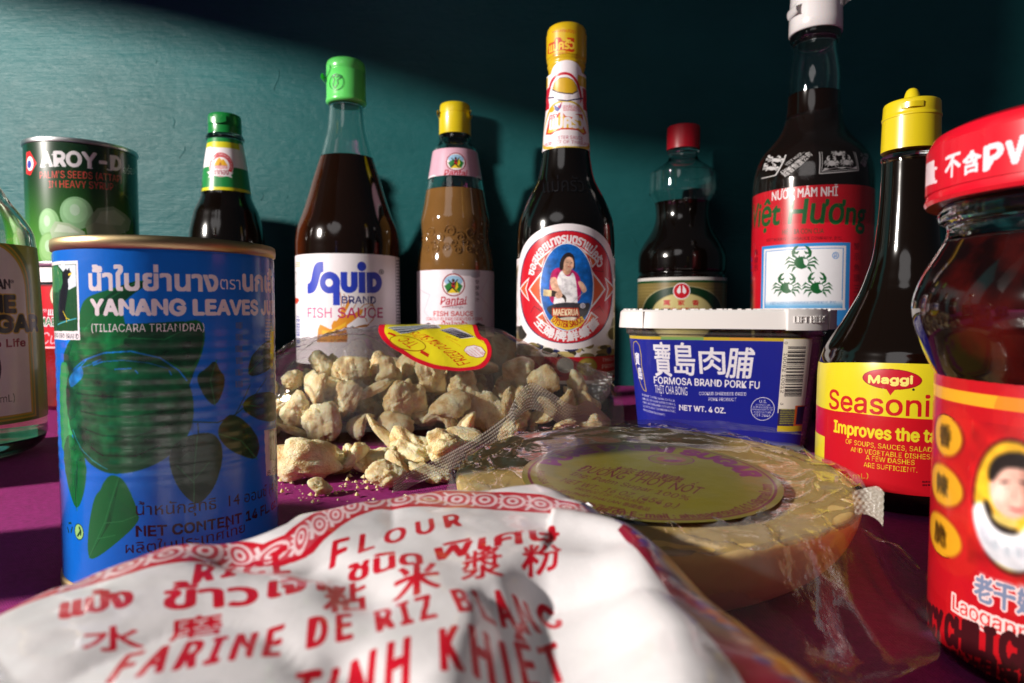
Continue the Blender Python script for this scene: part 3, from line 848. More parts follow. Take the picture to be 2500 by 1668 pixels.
# printed oysters at both sides
r_ = random.Random(5)
for x0, x1 in ((1200, 1278), (1492, 1560)):
    for i in range(60):
        A.ell(r_.uniform(x0, x1), r_.uniform(640, 850), r_.uniform(5, 16), r_.uniform(6, 20), r_.choice([(120, 104, 60), (220, 214, 200), (60, 56, 40), (190, 170, 110), (150, 140, 120), (40, 40, 36), (200, 190, 170), (232, 228, 224)]))
for i in range(60): A.ell(r_.uniform(1270, 1500), r_.uniform(842, 872), r_.uniform(6, 18), r_.uniform(4, 9), r_.choice([(120, 104, 60), (220, 214, 200), (30, 40, 90), (190, 170, 110), (60, 56, 40)]))
A.rect(1150, 872, 1620, 930, (186, 18, 40)); A.ell(1380, 892, 21, 19, (230, 226, 226)); A.ell(1380, 892, 20, 18, (200, 200, 190)); A.ell(1434, 896, 24, 22, (150, 130, 50)); A.ell(1434, 896, 21, 19, (176, 156, 70)); A.T('T', 1426, 1442, 905, 17, (226, 220, 200), bold=.04)
A.T('THAILAND', 1469, 1503, 882, 9, (226, 216, 220), bold=.02); A.T('PRODUCT', 1469, 1503, 898, 9, (226, 216, 220), bold=.02); A.rect(1481, 905, 1510, 916, (220, 214, 218)); A.T('20', 1484, 1500, 915, 8, INK, bold=.02)
A.rect(1150, 930, 1620, 938, WHITE); A.rect(1150, 938, 1620, 1000, (24, 20, 24))
ecx, ecy = 1200 + 578 / k, 450 + 790 / k
A.ell(ecx, ecy, 118, 153, WHITE); A.ell(ecx, ecy, 112, 138, NV); A.ell(ecx, ecy, 110.5, 136.5, RR)
for sx in (1, -1):
    M = lambda x: 578 + sx * (x - 578)
    o_([(M(218), 800), (M(292), 712), (M(268), 800), (M(292), 900)], WHITE); o_([(M(226), 800), (M(282), 735), (M(260), 800), (M(282), 880)], OG)
    o_([(M(284), 806), (M(400), 650), (M(380), 806), (M(400), 960)], WHITE); o_([(M(296), 806), (M(392), 680), (M(376), 806), (M(392), 930)], OG)
    o_([(M(340), 590), (M(490), 470), (M(410), 560), (M(386), 642)], WHITE); o_([(M(356), 592), (M(460), 510), (M(400), 570), (M(382), 625)], OG)
    o_([(M(340), 1020), (M(395), 975), (M(430), 1050), (M(480), 1120)], WHITE); o_([(M(356), 1020), (M(392), 992), (M(425), 1058), (M(455), 1090)], OG)
    ol([(M(300), 672), (M(336), 610), (M(390), 660), (M(300), 672)], .9, INK); ol([(M(300), 985), (M(330), 935), (M(385), 975)], .9, INK)
c, RX, RY = A.frame(ecx, ecy, 83, 106)
A.TA('ซอสหอยนางรมตราแม่ครัว', c, RX * 1.0, RY * 1.02, 164, 27, RX * .30, WHITE, bold=.045, full=True)
A.TA('主婦牌鮮蠔醬', c, RX * 1.28, RY * 1.25, 222, 318, RX * .27, WHITE, bold=.05, inner=True, full=True)
A.ell(ecx, ecy, 66, 108, WHITE); A.ell(ecx, ecy, 63.5, 105.5, (16, 100, 190))
A.sm = 2
# the cook: blouse, arms, apron, face, hair, pan
o_([(440, 940), (445, 720), (470, 650), (540, 635), (640, 660), (690, 735), (680, 930)], (190, 30, 100))
o_([(470, 940), (480, 870), (500, 730), (520, 680), (545, 655), (560, 700), (600, 710), (622, 665), (650, 740), (662, 930), (640, 950)], (236, 234, 238))
o_([(446, 715), (500, 710), (505, 770), (545, 840), (540, 870), (490, 850), (452, 790)], (226, 178, 150)); o_([(655, 745), (690, 740), (725, 790), (730, 820), (700, 840), (680, 800)], (226, 178, 150))
o_([(540, 655), (552, 600), (610, 610), (610, 680), (580, 700), (555, 690)], (214, 160, 130)); A.ell(1200 + 588 / k, 450 + 600 / k, 15, 21, (226, 178, 150))
o_([(520, 655), (522, 600), (545, 545), (585, 520), (625, 535), (638, 580), (640, 650), (625, 665), (632, 590), (610, 555), (570, 560), (552, 600), (550, 650), (535, 660)], (44, 34, 34))
ol([(575, 600), (590, 600)], 1, INK); ol([(606, 603), (618, 603)], 1, INK); ol([(585, 632), (608, 634)], 1.6, (170, 50, 50)); ol([(600, 606), (604, 620), (596, 621)], .8, (150, 100, 80))
o_([(398, 805), (450, 808), (488, 820), (570, 850), (572, 905), (562, 905), (556, 868), (480, 862), (396, 856)], (50, 40, 34)); o_([(398, 805), (462, 812), (458, 862), (396, 856)], (226, 200, 150)); ol([(700, 835), (610, 915)], 1.6, (190, 190, 190)); A.ell(1200 + 515 / k, 450 + 850 / k, 9, 8, (226, 178, 150))
o_([(415, 950), (480, 915), (600, 905), (700, 915), (760, 905), (740, 985), (700, 1030), (600, 1060), (490, 1040), (440, 985)], (56, 54, 60)); A.ell(1200 + 600 / k, 450 + 1045 / k, 30, 9, (220, 210, 190))
A.sm = 0
A.mottle(1315, 600, 1445, 790, .35, 18, 3); A.soften(1315, 600, 1445, 790, 1)
o_([(450, 1045), (482, 1005), (540, 1040), (640, 1045), (690, 1010), (714, 1045), (680, 1090), (580, 1120), (490, 1090)], (232, 190, 40))
A.TA('OYSTER SAUCE', A.frame(1200 + 582 / k, 450 + 900 / k, 49, 59)[0], *A.frame(1200 + 582 / k, 450 + 900 / k, 56, 63)[1:], 228, 313, RX * .17, (170, 30, 30), bold=.02, inner=True)
A.T('MAEKRUA', 1200 + 470 / k, 1200 + 668 / k, 450 + 1006 / k, 17, (190, 60, 30), bold=.07); A.T('MAEKRUA', 1200 + 474 / k, 1200 + 664 / k, 450 + 1004 / k, 15, (240, 226, 190), bold=.02)
A.ell(1200 + 698 / k, 450 + 932 / k, 6.5, 6.5, WHITE); A.T('®', 1200 + 682 / k, 1200 + 714 / k, 450 + 948 / k, 10, NV, full=True)
A.wear(.03, 7)
sm = A.surf.P(ecx, ecy)[0]; zc = A.frame(ecx, ecy, 118, 153)
def body_top(s):
    sh = z_of(624, q.Y - q.R)
    u = (s - sm) / zc[1]
    return max(sh, zc[0][1] + (zc[2] + .0006) * math.sqrt(1 - u * u)) if abs(u) < 1 else sh
label_mesh('label', t, A, printed('oyster_body_print', A, .32, .25), rf=f, clip=(A.b[0], A.b[1], z_of(938, q.Y - q.R), 0), top=body_top, nz=40, ns=110)
# raised lettering in the glass of the shoulder
def raise_text(s, parent, x0, x1, y, h, q, f, mat, out=.0004, xc=None):
    v, tr = glyphs(s, .01)
    lo, hi = v[:, 0].min(), v[:, 0].max()
    vs = []
    for vx, vy in v:
        px = x0 + (x1 - x0) * (vx - lo) / (hi - lo); py = y - h * vy / CAP
        zz = q.z(py); R = f(zz) + out
        ph = math.asin(max(-.98, min(.98, (px - xc) / (R / q.k))))
        vs.append((q.X + R * math.sin(ph), q.Y - R * math.cos(ph), zz))
    return mk('raised_lettering', vs, [tuple(map(int, a)) for a in tr], mat, parent, smooth=False)
raise_text('แม่ครัว', t, 1322, 1416, 484, 26, q, f, paint('moulded_black_glass', (20, 18, 20), rough=.12, coat=1), xc=1381)
# ------------------------------------------------------------------ soy sauce bottle with the red cap
q = Round(1556, 1773, .602)
t = thing('sauce_bottle', 'waisted clear plastic bottle of black soy sauce with ribbed red cap, behind the tub', 'bottle', q.loc)
body = q.prof([(800, 108.5), (690, 108.5), (676, 108.5), (673, 107), (668, 105), (664, 108), (640, 108.6), (630, 108.2), (616, 105.5), (604, 100), (593, 94), (578, 84), (561.6, 74.5), (545, 68.5), (530, 66), (513, 66.5), (498, 69), (484, 77), (474, 83), (466, 84), (430, 83), (424, 81.5), (414, 68), (402, 50), (395, 41), (388, 36.5), (380, 35.5), (374, 36.5)])
outer = [(0.0, q.R * .93), (.003, q.R)] + [(z_, r_) for z_, r_ in rounded(body, 4) if z_ > .003]
f = fill_bottle(t, outer, .0014, q.z(497), g_clear, sauce_black, opaque=True)
g = q.prof([(376, 36), (375, 39.5), (370, 39.5), (368, 36)])
lathe('neck_ring', [(g[0][0], 0)] + g + [(g[-1][0], 0)], g_clear, t)
m_rc = paint('red_cap_plastic', (176, 14, 34), rough=.38, coat=.1)
# ribbed cap: an outline with many small flutes
vs, fs = [], []
N = 144
for z_, r_ in q.prof([(367, 40.6), (341, 40.4), (340, 40.4), (314, 40), (311, 38.5)]):
    for i in range(N):
        a = 2 * math.pi * i / N
        k = (1 + .014 * (i % 3 == 0) - .010) if z_ > q.z(341) and z_ < q.z(312) else 1.0
        vs.append((q.X + r_ * k * math.cos(a), q.Y + r_ * k * math.sin(a), z_))
for j in range(4):
    for i in range(N): fs.append((j * N + i, j * N + (i + 1) % N, (j + 1) * N + (i + 1) % N, (j + 1) * N + i))
fs.append(tuple(range(4 * N, 5 * N))); fs.append(tuple(range(N))[::-1])
mk('cap', vs, fs, m_rc, t, sharp=25)
A = art_on(q.surf(), q.R, '-120', '120', 670, 900, 7000, (126, 110, 62))
GD = (190, 170, 104)
A.rect(1400, 674, 1950, 684, (214, 210, 206)); A.rect(1400, 684, 1950, 690, (24, 70, 34))
for y in range(700, 900, 8): A.rect(1400, y, 1950, y + 1.3, (150, 132, 80))
A.ell(1665, 768, 98, 70, (160, 150, 110)); A.ell(1665, 769, 96, 69, (18, 52, 30)); A.ell(1665, 776, 77, 60, (150, 140, 90)); A.ell(1665, 777, 75.5, 59, (206, 192, 130))
A.ell(1664, 711, 21, 20, WHITE); A.ell(1664, 711, 19, 18, (196, 22, 38))
for sx in (-1, 1): A.poly([(1664 + sx * 3, 696), (1664 + sx * 11, 708), (1664 + sx * 11, 714), (1664 + sx * 7, 718), (1664 + sx * 2, 714)], WHITE)
for i, ch in enumerate('萬家香'): A.T(ch, 1620 + 35 * i, 1636 + 35 * i, 746, 13, (190, 30, 40), bold=.025, full=True)
A.T('WAN JA SHAN', 1620, 1705, 764, 12, (180, 30, 40), bold=.03)
A.T('SOY SAUCE', 1622, 1704, 786, 12, (30, 60, 30), bold=.02); A.wear(.04, 8)
label_mesh('label', t, A, printed('gold_oval_print', A, .3, .3), rf=f, clip=(A.b[0], A.b[1], z_of(840, q.Y), z_of(676, q.Y - q.R)))

# ------------------------------------------------------------------ big fish sauce bottle with three crabs on its label
q = Round(1831, 2129, .478)
t = thing('sauce_bottle', 'largest bottle, white cap, red label with three green crabs, behind the tub lid', 'bottle', q.loc)
body = q.prof([(900, 149), (600, 149), (470, 148.5), (446, 147.5), (414, 142.5), (382, 129), (351, 102), (335, 88), (318, 77), (303, 71), (285, 67.5), (265, 65), (239, 64), (215, 65), (191, 65), (159, 61), (130, 56), (112, 54), (100, 54)])
outer = [(0.0, q.R * .93), (.003, q.R)] + [(z_, r_) for z_, r_ in rounded(body) if z_ > .003]
f = fill_bottle(t, outer, .0026, q.z(234), g_clear, dark_liquid('dark_fish_sauce', (.006, .0022, .0012), (.05, .010, .002)), opaque=True)
g = q.prof([(112, 54), (106, 60), (96, 63), (86, 63), (80, 60)])
lathe('neck_ring', [(g[0][0], 0)] + g + [(g[-1][0], 0)], g_clear, t)
m_wc = paint('white_cap_plastic', (226, 222, 222), rough=.3, coat=.3, sss=.1)
g = q.prof([(86, 64), (84, 66.5), (60, 66.5), (10, 65), (-22, 64), (-30, 60)])
cap = lathe('cap', [(g[0][0], 0)] + g + [(g[-1][0], 0)], m_wc, t, sharp=50)
for y, dy in ((35, .0), (8, .006)):
    zz = q.z(y)
    sx = -1 if y == 35 else 1
    vs = [(q.X + sx * (q.r(65.5) + .0016 * math.sin(math.pi * j / 6)) * (1 if True else 1), q.Y - .012 + .005 * i, zz + .0036 * math.cos(math.pi * j / 6)) for i in range(4) for j in range(7)]
    mk('hinge', vs, grid_faces(7, 4), m_wc, cap, sharp=None)
m_wp = paint('white_screen_print', (206, 204, 206), rough=.4)
# clear shrink band over the shoulder carrying white print (separate small pieces of print on the glass)
def crab_poly(cx, cy, s):
    body = [(-10, 2), (-7, -4), (0, -6), (7, -4), (10, 2), (6, 8), (0, 10), (-6, 8)]
    P = [[(cx + x * s, cy + y * s) for x, y in body]]
    for sx in (-1, 1):
        P.append([(cx + sx * x * s, cy + y * s) for x, y in [(6, -3), (12, -6), (13, -12), (9, -18), (3, -20), (8, -14), (8, -11), (3, -13), (5, -9), (10, -9), (6, -5)]])
        for k, (ex, ey, fx, fy) in enumerate([(16, -5, 21, 0), (17, 0, 22, 5), (16, 5, 19, 11), (11, 9, 13, 15)]):
            P.append([(cx + sx * x * s, cy + y * s) for x, y in [(8, -1 + 2.4 * k), (ex, ey - 1.2), (fx, fy), (ex - 1.5, ey + 1.4), (7, 1 + 2.4 * k)]])
    return P
RN = q.r(128, 385)
class Screen:
    """Flat ink shapes laid straight on the curved glass."""
    def __init__(self): self.v, self.f = [], []
    def tri(self, pts, faces):
        b = len(self.v)
        for px, py in pts:
            z0 = q.z(py)
            for _ in range(2):
                R = f(z0) + .0004; off = max(-.985, min(.985, (px - 1984) / (R / q.k)))
                ph = math.asin(off) ; z0 = z_of(py, q.Y - R * math.cos(ph))
            self.v.append((q.X + R * math.sin(ph + .0), q.Y - R * math.cos(ph), z0))
        self.f += [tuple(b + i for i in fa) for fa in faces]
    def poly(self, pts):
        bm = bmesh.new()
        vv = [bm.verts.new((x, y, 0)) for x, y in pts]
        bm.faces.new(vv); bmesh.ops.triangulate(bm, faces=bm.faces)
        bm.verts.index_update()
        self.tri([(v.co.x, v.co.y) for v in bm.verts], [[v.index for v in fa.verts] for fa in bm.faces]); bm.free()
    def line(self, pts, w):
        for p0, p1 in zip(pts, pts[1:]):
            L = math.hypot(p1[0] - p0[0], p1[1] - p0[1]); n = max(1, int(L / 8))
            nx, ny = -(p1[1] - p0[1]) / L * w / 2, (p1[0] - p0[0]) / L * w / 2
            for i in range(n):
                a = [p0[k] + (p1[k] - p0[k]) * i / n for k in (0, 1)]; c = [p0[k] + (p1[k] - p0[k]) * (i + 1) / n for k in (0, 1)]
                self.tri([(a[0] + nx, a[1] + ny), (a[0] - nx, a[1] - ny), (c[0] - nx, c[1] - ny), (c[0] + nx, c[1] + ny)], [(0, 1, 2, 3)])
    def text(self, s, x0, y0, x1, y1, h):
        v, tr = glyphs(s, .01); lo, hi = v[:, 0].min(), v[:, 0].max()
        d = np.array([x1 - x0, y1 - y0]); up = np.array([d[1], -d[0]]) / np.hypot(*d) * h
        w = np.array([x0, y0]) + np.outer((v[:, 0] - lo) / (hi - lo), d) + np.outer(v[:, 1] / CAP, up)
        self.tri([tuple(a) for a in w], [tuple(map(int, a)) for a in tr])
scr = Screen()
scr.line([(1943, 358), (2028, 351), (2035, 416), (1938, 424), (1943, 358)], 2.2); scr.line([(1948, 363), (2024, 356), (2031, 412), (1943, 419), (1948, 363)], 1.0)
for cx_, cy_ in ((1985, 372), (1966, 397), (2003, 395)):
    for pp in crab_poly(cx_, cy_, .85): scr.poly(pp)
scr.poly([(1944, 418), (1950, 410), (1960, 412), (1975, 409), (1990, 412), (2005, 408), (2018, 410), (2030, 406), (2031, 413)])
scr.text('VIET HUONG', 1876, 405, 1914, 370, 5.5); scr.text('FISHSAUCE CO., INC.', 1868, 424, 1929, 367, 5.5); scr.text('越香魚露公司', 1872, 432, 1926, 378, 7)
scr.text('VIET HUONG', 2049, 384, 2070, 359, 5.5); scr.text('FISHSAUCE CO., INC.', 2046, 401, 2082, 357, 5.5); scr.text('越香魚露公司', 2056, 408, 2088, 366, 7)
scr.line([(1838, 436), (1857, 428), (1880, 374), (1868, 378)], 2); 
for pp in crab_poly(1852, 410, .6) + crab_poly(1862, 390, .6): scr.poly(pp)
mk('shoulder_print', scr.v, scr.f, m_wp, t, smooth=False)
# clear shrink band: a loose, slightly crumpled sleeve with a perforated seam
vs = []; n = 72
zz = np.linspace(q.z(560), q.z(275), 26)
for j, z_ in enumerate(zz):
    for i in range(n + 1):
        a = 2 * math.pi * i / n
        R = f(z_) + .0007 + .00035 * noise.noise(Vector((math.cos(a) * 4, math.sin(a) * 4, z_ * 70)))
        tt = .007 * math.sin(a + 1.2) if j == len(zz) - 1 else 0
        vs.append((q.X + R * math.cos(a), q.Y + R * math.sin(a), z_ + tt))
mk('shrink_band', vs, grid_faces(n + 1, len(zz)), film('shrink_film', haze=.003, rough=.10, gain=.3), t, sharp=None)
A = art_on(q.surf(), q.R, '-125', '125', 430, 960, 6500, (206, 22, 40))
GR, CYN = (18, 92, 44), (50, 140, 214)
A.T('NƯỚC MẮM NHĨ', 1884, 2045, 490, 16, WHITE, bold=.025, y1=478)
def brush(pts, w): A.line([(1750 + x / 3.137, 400 + y / 3.137) for x, y in pts], w, GR)
A.T('Việt Hương', 1851, 2089, 553, 44, GR, bold=.022, shear=.12, y1=549, pre='V', ref='iệt Hươn')
A.T('HIỆU BA CON CUA', 1910, 2011, 573, 9, (20, 70, 40), bold=.02, y1=570); A.T('VIET HUONG FISHSAUCE COMPANY, INC.', 1871, 2056, 591, 7.5, (50, 16, 24), bold=.02, y1=586)
A.rect(1858, 594, 2073, 860, CYN); A.rect(1864, 602, 2064, 754, WHITE); A.rect(1868, 607, 2058, 755, CYN); A.rect(1870, 609, 2056, 756, (240, 240, 244))
for k in range(8): A.rect(1869, 733 + 2.4 * k, 2057, 736 + 2.4 * k, (240 - 22 * k, 240 - 11 * k, 246 - 4 * k))
A.rect(1864, 753, 2064, 757, WHITE); A.T('VIET HUONG FISHSAUCE COMPANY, INC.', 1880, 2042, 744, 6, (90, 130, 180), y1=741)
A.ell(2040, 624, 8, 8.5, CYN); A.ell(2040, 624, 6.4, 6.9, WHITE); A.T('R', 2036.5, 2043.5, 629, 10, CYN, bold=.02)
for cx_, cy_, s_ in ((1957, 638, 1.95), (1921, 700, 1.7), (1995, 700, 1.8)):
    for pp in crab_poly(cx_, cy_, s_): A.poly(pp, GR)
    A.poly([(cx_ + x * s_, cy_ + y * s_) for x, y in [(2, -3), (7, -3), (9, 1), (6, 6), (3, 3)]], (240, 240, 244))
    for sx in (-1, 1): A.ell(cx_ + sx * 3 * s_, cy_ - 6 * s_, 1.4, 2, GR)
for i, ch in enumerate('魚發示'): A.T(ch, 1841, 1851, 624 + 19 * i, 15, (60, 14, 30), bold=.02, full=True)
for i in range(8): A.T('越', 1832, 1836.5, 640 + 18 * i, 12, (50, 90, 190), full=True)
for i, ch in enumerate('蟹示魚頭三蟹上'): A.T(ch, 2084, 2098, 610 + 26 * i, 17, (96, 8, 24), bold=.02, full=True)
A.wear(.03, 9)
label_mesh('label', t, A, printed('three_crab_print', A, .28, .35), rf=f, clip=(A.b[0], A.b[1], z_of(800, q.Y), z_of(450, q.Y - q.R)))

# ------------------------------------------------------------------ food tub
tub_c = np.array([0.1262, 0.392]); tub_a = math.radians(-19)
def rsq(a, rc, n=10, c=tub_c, rot=tub_a):
    """Rounded square outline, counter-clockwise, starting at its back."""
    pts = []
    for (sx, sy), st in (((-1, 1), 90), ((-1, -1), 180), ((1, -1), 270), ((1, 1), 0)):
        for i in range(n + 1):
            th = math.radians(st + 90 * i / n)
            pts.append((sx * (a - rc) + rc * math.cos(th), sy * (a - rc) + rc * math.sin(th)))
    pts = np.array(pts)
    R = np.array([[math.cos(rot), -math.sin(rot)], [math.sin(rot), math.cos(rot)]])
    return pts @ R.T + c
t = thing('food_tub', 'clear plastic tub with white lid and blue label with white brush characters', 'tub', (tub_c[0], tub_c[1], 0))
LZ0, LZ1 = .0648, .0748
def loft(name, levels, mat, parent, cap0=True, cap1=True, sharp=40):
    vs, fs = [], []
    for z_, a, rc in levels: vs += [(x, y, z_) for x, y in rsq(a, rc)]
    n = len(vs) // len(levels)
    for j in range(len(levels) - 1):
        for i in range(n): fs.append((j * n + i, j * n + (i + 1) % n, (j + 1) * n + (i + 1) % n, (j + 1) * n + i))
    if cap0: fs.append(tuple(range(n))[::-1])
    if cap1: fs.append(tuple(range((len(levels) - 1) * n, len(levels) * n)))
    return mk(name, vs, fs, mat, parent, sharp=sharp)
m_tub = film('clear_tub_plastic', (.97, .97, .95), rough=.08, haze=.04, gain=.5, bmp=(60, .0001, .3, 2))
TA_, TB_ = .0515, .0455     # half widths at the top and at the foot
def tw(z_): return TB_ + (TA_ - TB_) * max(0, min(1, z_ / LZ0))
loft('body', [(.001, TB_ - .004, .018), (0, TB_ - .002, .019), (.002, TB_, .02), (.0606, tw(.0606), .021), (.0613, TA_ + .0008, .021), (.0645, TA_ + .001, .021), (.0645, TA_ - .0002, .02), (.0618, TA_ - .0005, .02), (.0610, tw(.061) - .001, .02), (.003, TB_ - .001, .019)], m_tub, t)
m_lid = paint('white_lid_plastic', (232, 228, 226), rough=.42, bmp=(120, .0002, .3))
lid = loft('lid', [(LZ0, .0545, .024), (LZ0, .0565, .0255), (LZ1 - .0014, .0558, .025), (LZ1 - .0003, .0548, .0245), (LZ1 - .0001, .0535, .0238), (LZ1 - .0008, .0525, .023), (LZ1 - .0025, .050, .022)], m_lid, t, sharp=35)
# row of moulded nubs along the rim of the lid, seams and the lettered lifting corner
sf = Surf(rsq(.0540, .024, 16), tub_c)
Ltot = sf.s[-1]
for i in range(84):
    s = Ltot * (i + .5) / 84
    if i % 7 == 6: continue
    a = sf.at(s - .0010); b_ = sf.at(s + .0010); d = (b_ - a) / np.hypot(*(b_ - a)); n_ = np.array([d[1], -d[0]])
    vs = []
    for zz in (LZ1 - .0004, LZ1 + .00045):
        for p_, o_n in ((a, .0004), (b_, .0004), (b_, -.0006), (a, -.0006)):
            w_ = p_ + n_ * o_n * (1 if zz < LZ1 else .6); vs.append((w_[0], w_[1], zz))
    mk('rim_nub', vs, [(0, 3, 2, 1), (4, 5, 6, 7), (0, 1, 5, 4), (1, 2, 6, 5), (2, 3, 7, 6), (3, 0, 4, 7)], m_lid, lid, smooth=False)
sl = Surf(rsq(.0564, .0254, 16), tub_c)
def lid_piece(name, x0, x1, z0, z1, out, n=12, par=lid):
    s0, s1 = sl.P(x0, 780)[0], sl.P(x1, 780)[0]
    vs = []
    for i in range(n):
        s = s0 + (s1 - s0) * i / (n - 1); p_ = sl.at(s); d = p_ - sl.c; d /= np.hypot(*d)
        for zz, o_n in ((z0, -.001), (z0, out), (z1, out), (z1, -.002)):
            w_ = p_ + d * o_n; vs.append((w_[0], w_[1], zz))
    fs = []
    for i in range(n - 1):
        a, b_ = 4 * i, 4 * i + 4
        for k in range(3): fs.append((a + k, b_ + k, b_ + k + 1, a + k + 1))
    fs += [(0, 1, 2, 3), (4 * n - 4, 4 * n - 1, 4 * n - 2, 4 * n - 3)]
    return mk(name, vs, fs, m_lid, par, sharp=40)
lid_piece('lift_corner', 1920, 2014, LZ0 - .0004, LZ1 + .0002, .0016)
lid_piece('lid_seam', 1569, 1571, LZ0, LZ1 - .001, .0005, 3); lid_piece('lid_seam', 2022, 2066, LZ0, LZ1 - .0002, .0010, 8)
v, tr = glyphs('LIFT HERE', .012)
lo, hi = v[:, 0].min(), v[:, 0].max(); vs = []
for vx, vy in v:
    s_, z_ = sl.P(1933 + 78 * (vx - lo) / (hi - lo), 788 - 16 * vy / CAP)
    p_ = sl.at(s_); d = p_ - sl.c; d /= np.hypot(*d); w_ = p_ + d * .0021
    vs.append((w_[0], w_[1], z_))
n0 = len(vs)
fs = [tuple(map(int, a)) for a in tr]
cnt = {}
for a in fs:
    for e_ in ((a[0], a[1]), (a[1], a[2]), (a[2], a[0])): cnt[e_] = 1
back = []
for x_, y_, z_ in vs:
    d = np.array([x_, y_]) - sl.c; d /= np.hypot(*d); back.append((x_ - d[0] * .0012, y_ - d[1] * .0012, z_))
fs2 = fs + [(a, b_, b_ + n0, a + n0) for a, b_ in cnt if (b_, a) not in cnt]
mk('raised_lettering', vs + back, fs2, m_lid, lid, smooth=False)
sf = Surf(rsq(.0495, .0205, 12), tub_c)
lx0, lx1 = sf.P(1546, 900)[0], sf.P(1972, 900)[0]
A = Art(lx0 - .002, lx1 + .004, .000, .062, 9000, (28, 38, 144), sf.P); A.surf = sf; sf.R0 = .0495
GY, PW = (196, 170, 50), (232, 230, 238)
A.rect(1500, 822, 2010, 831, GY); A.rect(1620, 823, 1720, 830, (120, 160, 90)); A.rect(1780, 823, 1860, 830, (214, 150, 60))
A.rect(1905, 827, 2010, 1010, (232, 226, 210)); A.rect(1905, 1000, 2010, 1045, (50, 40, 80)); A.rect(1946, 990, 2010, 1040, (214, 90, 40)); A.rect(1952, 992, 2010, 1036, (40, 34, 70)); A.rect(1905, 1042, 2010, 1056, (214, 190, 40)); A.small(1910, 1000, 1948, 1040, 7, (170, 170, 60))
k = 3.357
def pk(x, y): return (1450 + x / k, 700 + y / k)
for i, (ch, a, b_, y, h) in enumerate([('寶', 505, 640, 735, 280), ('島', 665, 830, 725, 265), ('肉', 862, 1075, 715, 215), ('脯', 1080, 1305, 750, 250)]):
    (x0, y0), (x1, _) = pk(a, y), pk(b_, y)
    A.T(ch, x0, x1, y0, h / k, PW, full=True, bold=.016, shear=-.05 if i != 3 else .1)
A.T('FORMOSA BRAND PORK FU', *[pk(490, 0)[0], pk(1357, 0)[0]], pk(0, 792)[1], 17, PW, bold=.018, y1=pk(0, 838)[1])
A.T('THỊT CHÀ BÔNG', pk(492, 0)[0], pk(760, 0)[0], pk(0, 872)[1], 15, PW, y1=pk(0, 893)[1])
A.T('COOKED SHREDDED DRIED', pk(858, 0)[0], pk(1252, 0)[0], pk(0, 890)[1], 8, PW, bold=.02, y1=pk(0, 895)[1]); A.T('PORK PRODUCT', pk(936, 0)[0], pk(1170, 0)[0], pk(0, 938)[1], 8, PW, bold=.02, y1=pk(0, 941)[1])
A.T('NET WT. 4 OZ.', pk(688, 0)[0], pk(1078, 0)[0], pk(0, 1015)[1], 13, PW, bold=.03, y1=pk(0, 1042)[1])
for i, s_ in enumerate(['INGREDIENTS: PORK, SUGAR, SOY FLOUR,', 'LARD, SALT, SOY SAUCE (WATER, SOYBEANS,', 'WHEAT, SALT (SODIUM BENZOATE LESS THAN', '1/10 OF 1% AS A FOOD PRESERVATIVE)),', 'MONOSODIUM GLUTAMATE.']):
    A.T(s_, pk(380, 0)[0], pk(655 - 90 * (i == 4), 0)[0], pk(0, 893 + 31 * i)[1], 5, PW, bold=.01, y1=pk(0, 948 + 29 * i)[1])
px_, py_ = pk(1393, 1006)
A.ell(px_, py_, 30, 29, PW); A.ell(px_, py_, 28.6, 27.6, (28, 38, 144))
A.T('U.S.', px_ - 9, px_ + 9, py_ - 15, 7, PW, bold=.02)
for i, s_ in enumerate(['INSPECTED', 'AND PASSED BY', 'DEPARTMENT OF', 'AGRICULTURE']):
    w_ = [18, 25, 26, 22][i]; A.T(s_, px_ - w_, px_ + w_, py_ - 8 + 6 * i, 4, PW, bold=.01)
A.T('EST.2446', px_ - 20, px_ + 20, py_ + 19, 7, PW, bold=.02)
isl = [pk(*p) for p in ((372, 445), (395, 480), (402, 560), (398, 640), (406, 720), (412, 800), (418, 858), (398, 850), (378, 800), (362, 700), (345, 600), (344, 500), (352, 455), (372, 445))]
A.line(isl, 1.8, GY)
for i, ch in enumerate('寶島'): A.T(ch, *[pk(352 + 12 * i, 0)[0], pk(384 + 12 * i, 0)[0]], pk(0, 640 + 120 * i)[1], 30, PW, full=True, bold=.02)
A.bars(1917, 846, 1960, 972, 26, INK, 3, across=False); A.rect(1905, 846, 1917, 972, (232, 226, 210))
def side_text(s, x, y0, y1, w, col):
    v, tr = glyphs(s, .01); lo, hi = v[:, 0].min(), v[:, 0].max()
    p, q_ = A.P(x, y0), A.P(x, y1); dw = abs(A.P(x + w, y0)[0] - A.P(x, y0)[0])
    A.put(np.stack([p[0] + v[:, 1] / CAP * dw, p[1] + (q_[1] - p[1]) * (v[:, 0] - lo) / (hi - lo)], 1), tr, col)
side_text('0', 1909, 834, 840, 7, INK); side_text('10082 10012', 1909, 862, 960, 8, INK); side_text('3', 1909, 984, 990, 7, INK)
A.wear(.03, 11)
m = printed('blue_brush_label_print', A, .28, .35)
lm = label_mesh('label', t, A, m, rf=lambda z_: tw(z_) + .0003, clip=(lx0, lx1, .004, .0602), ns=60, nz=10)
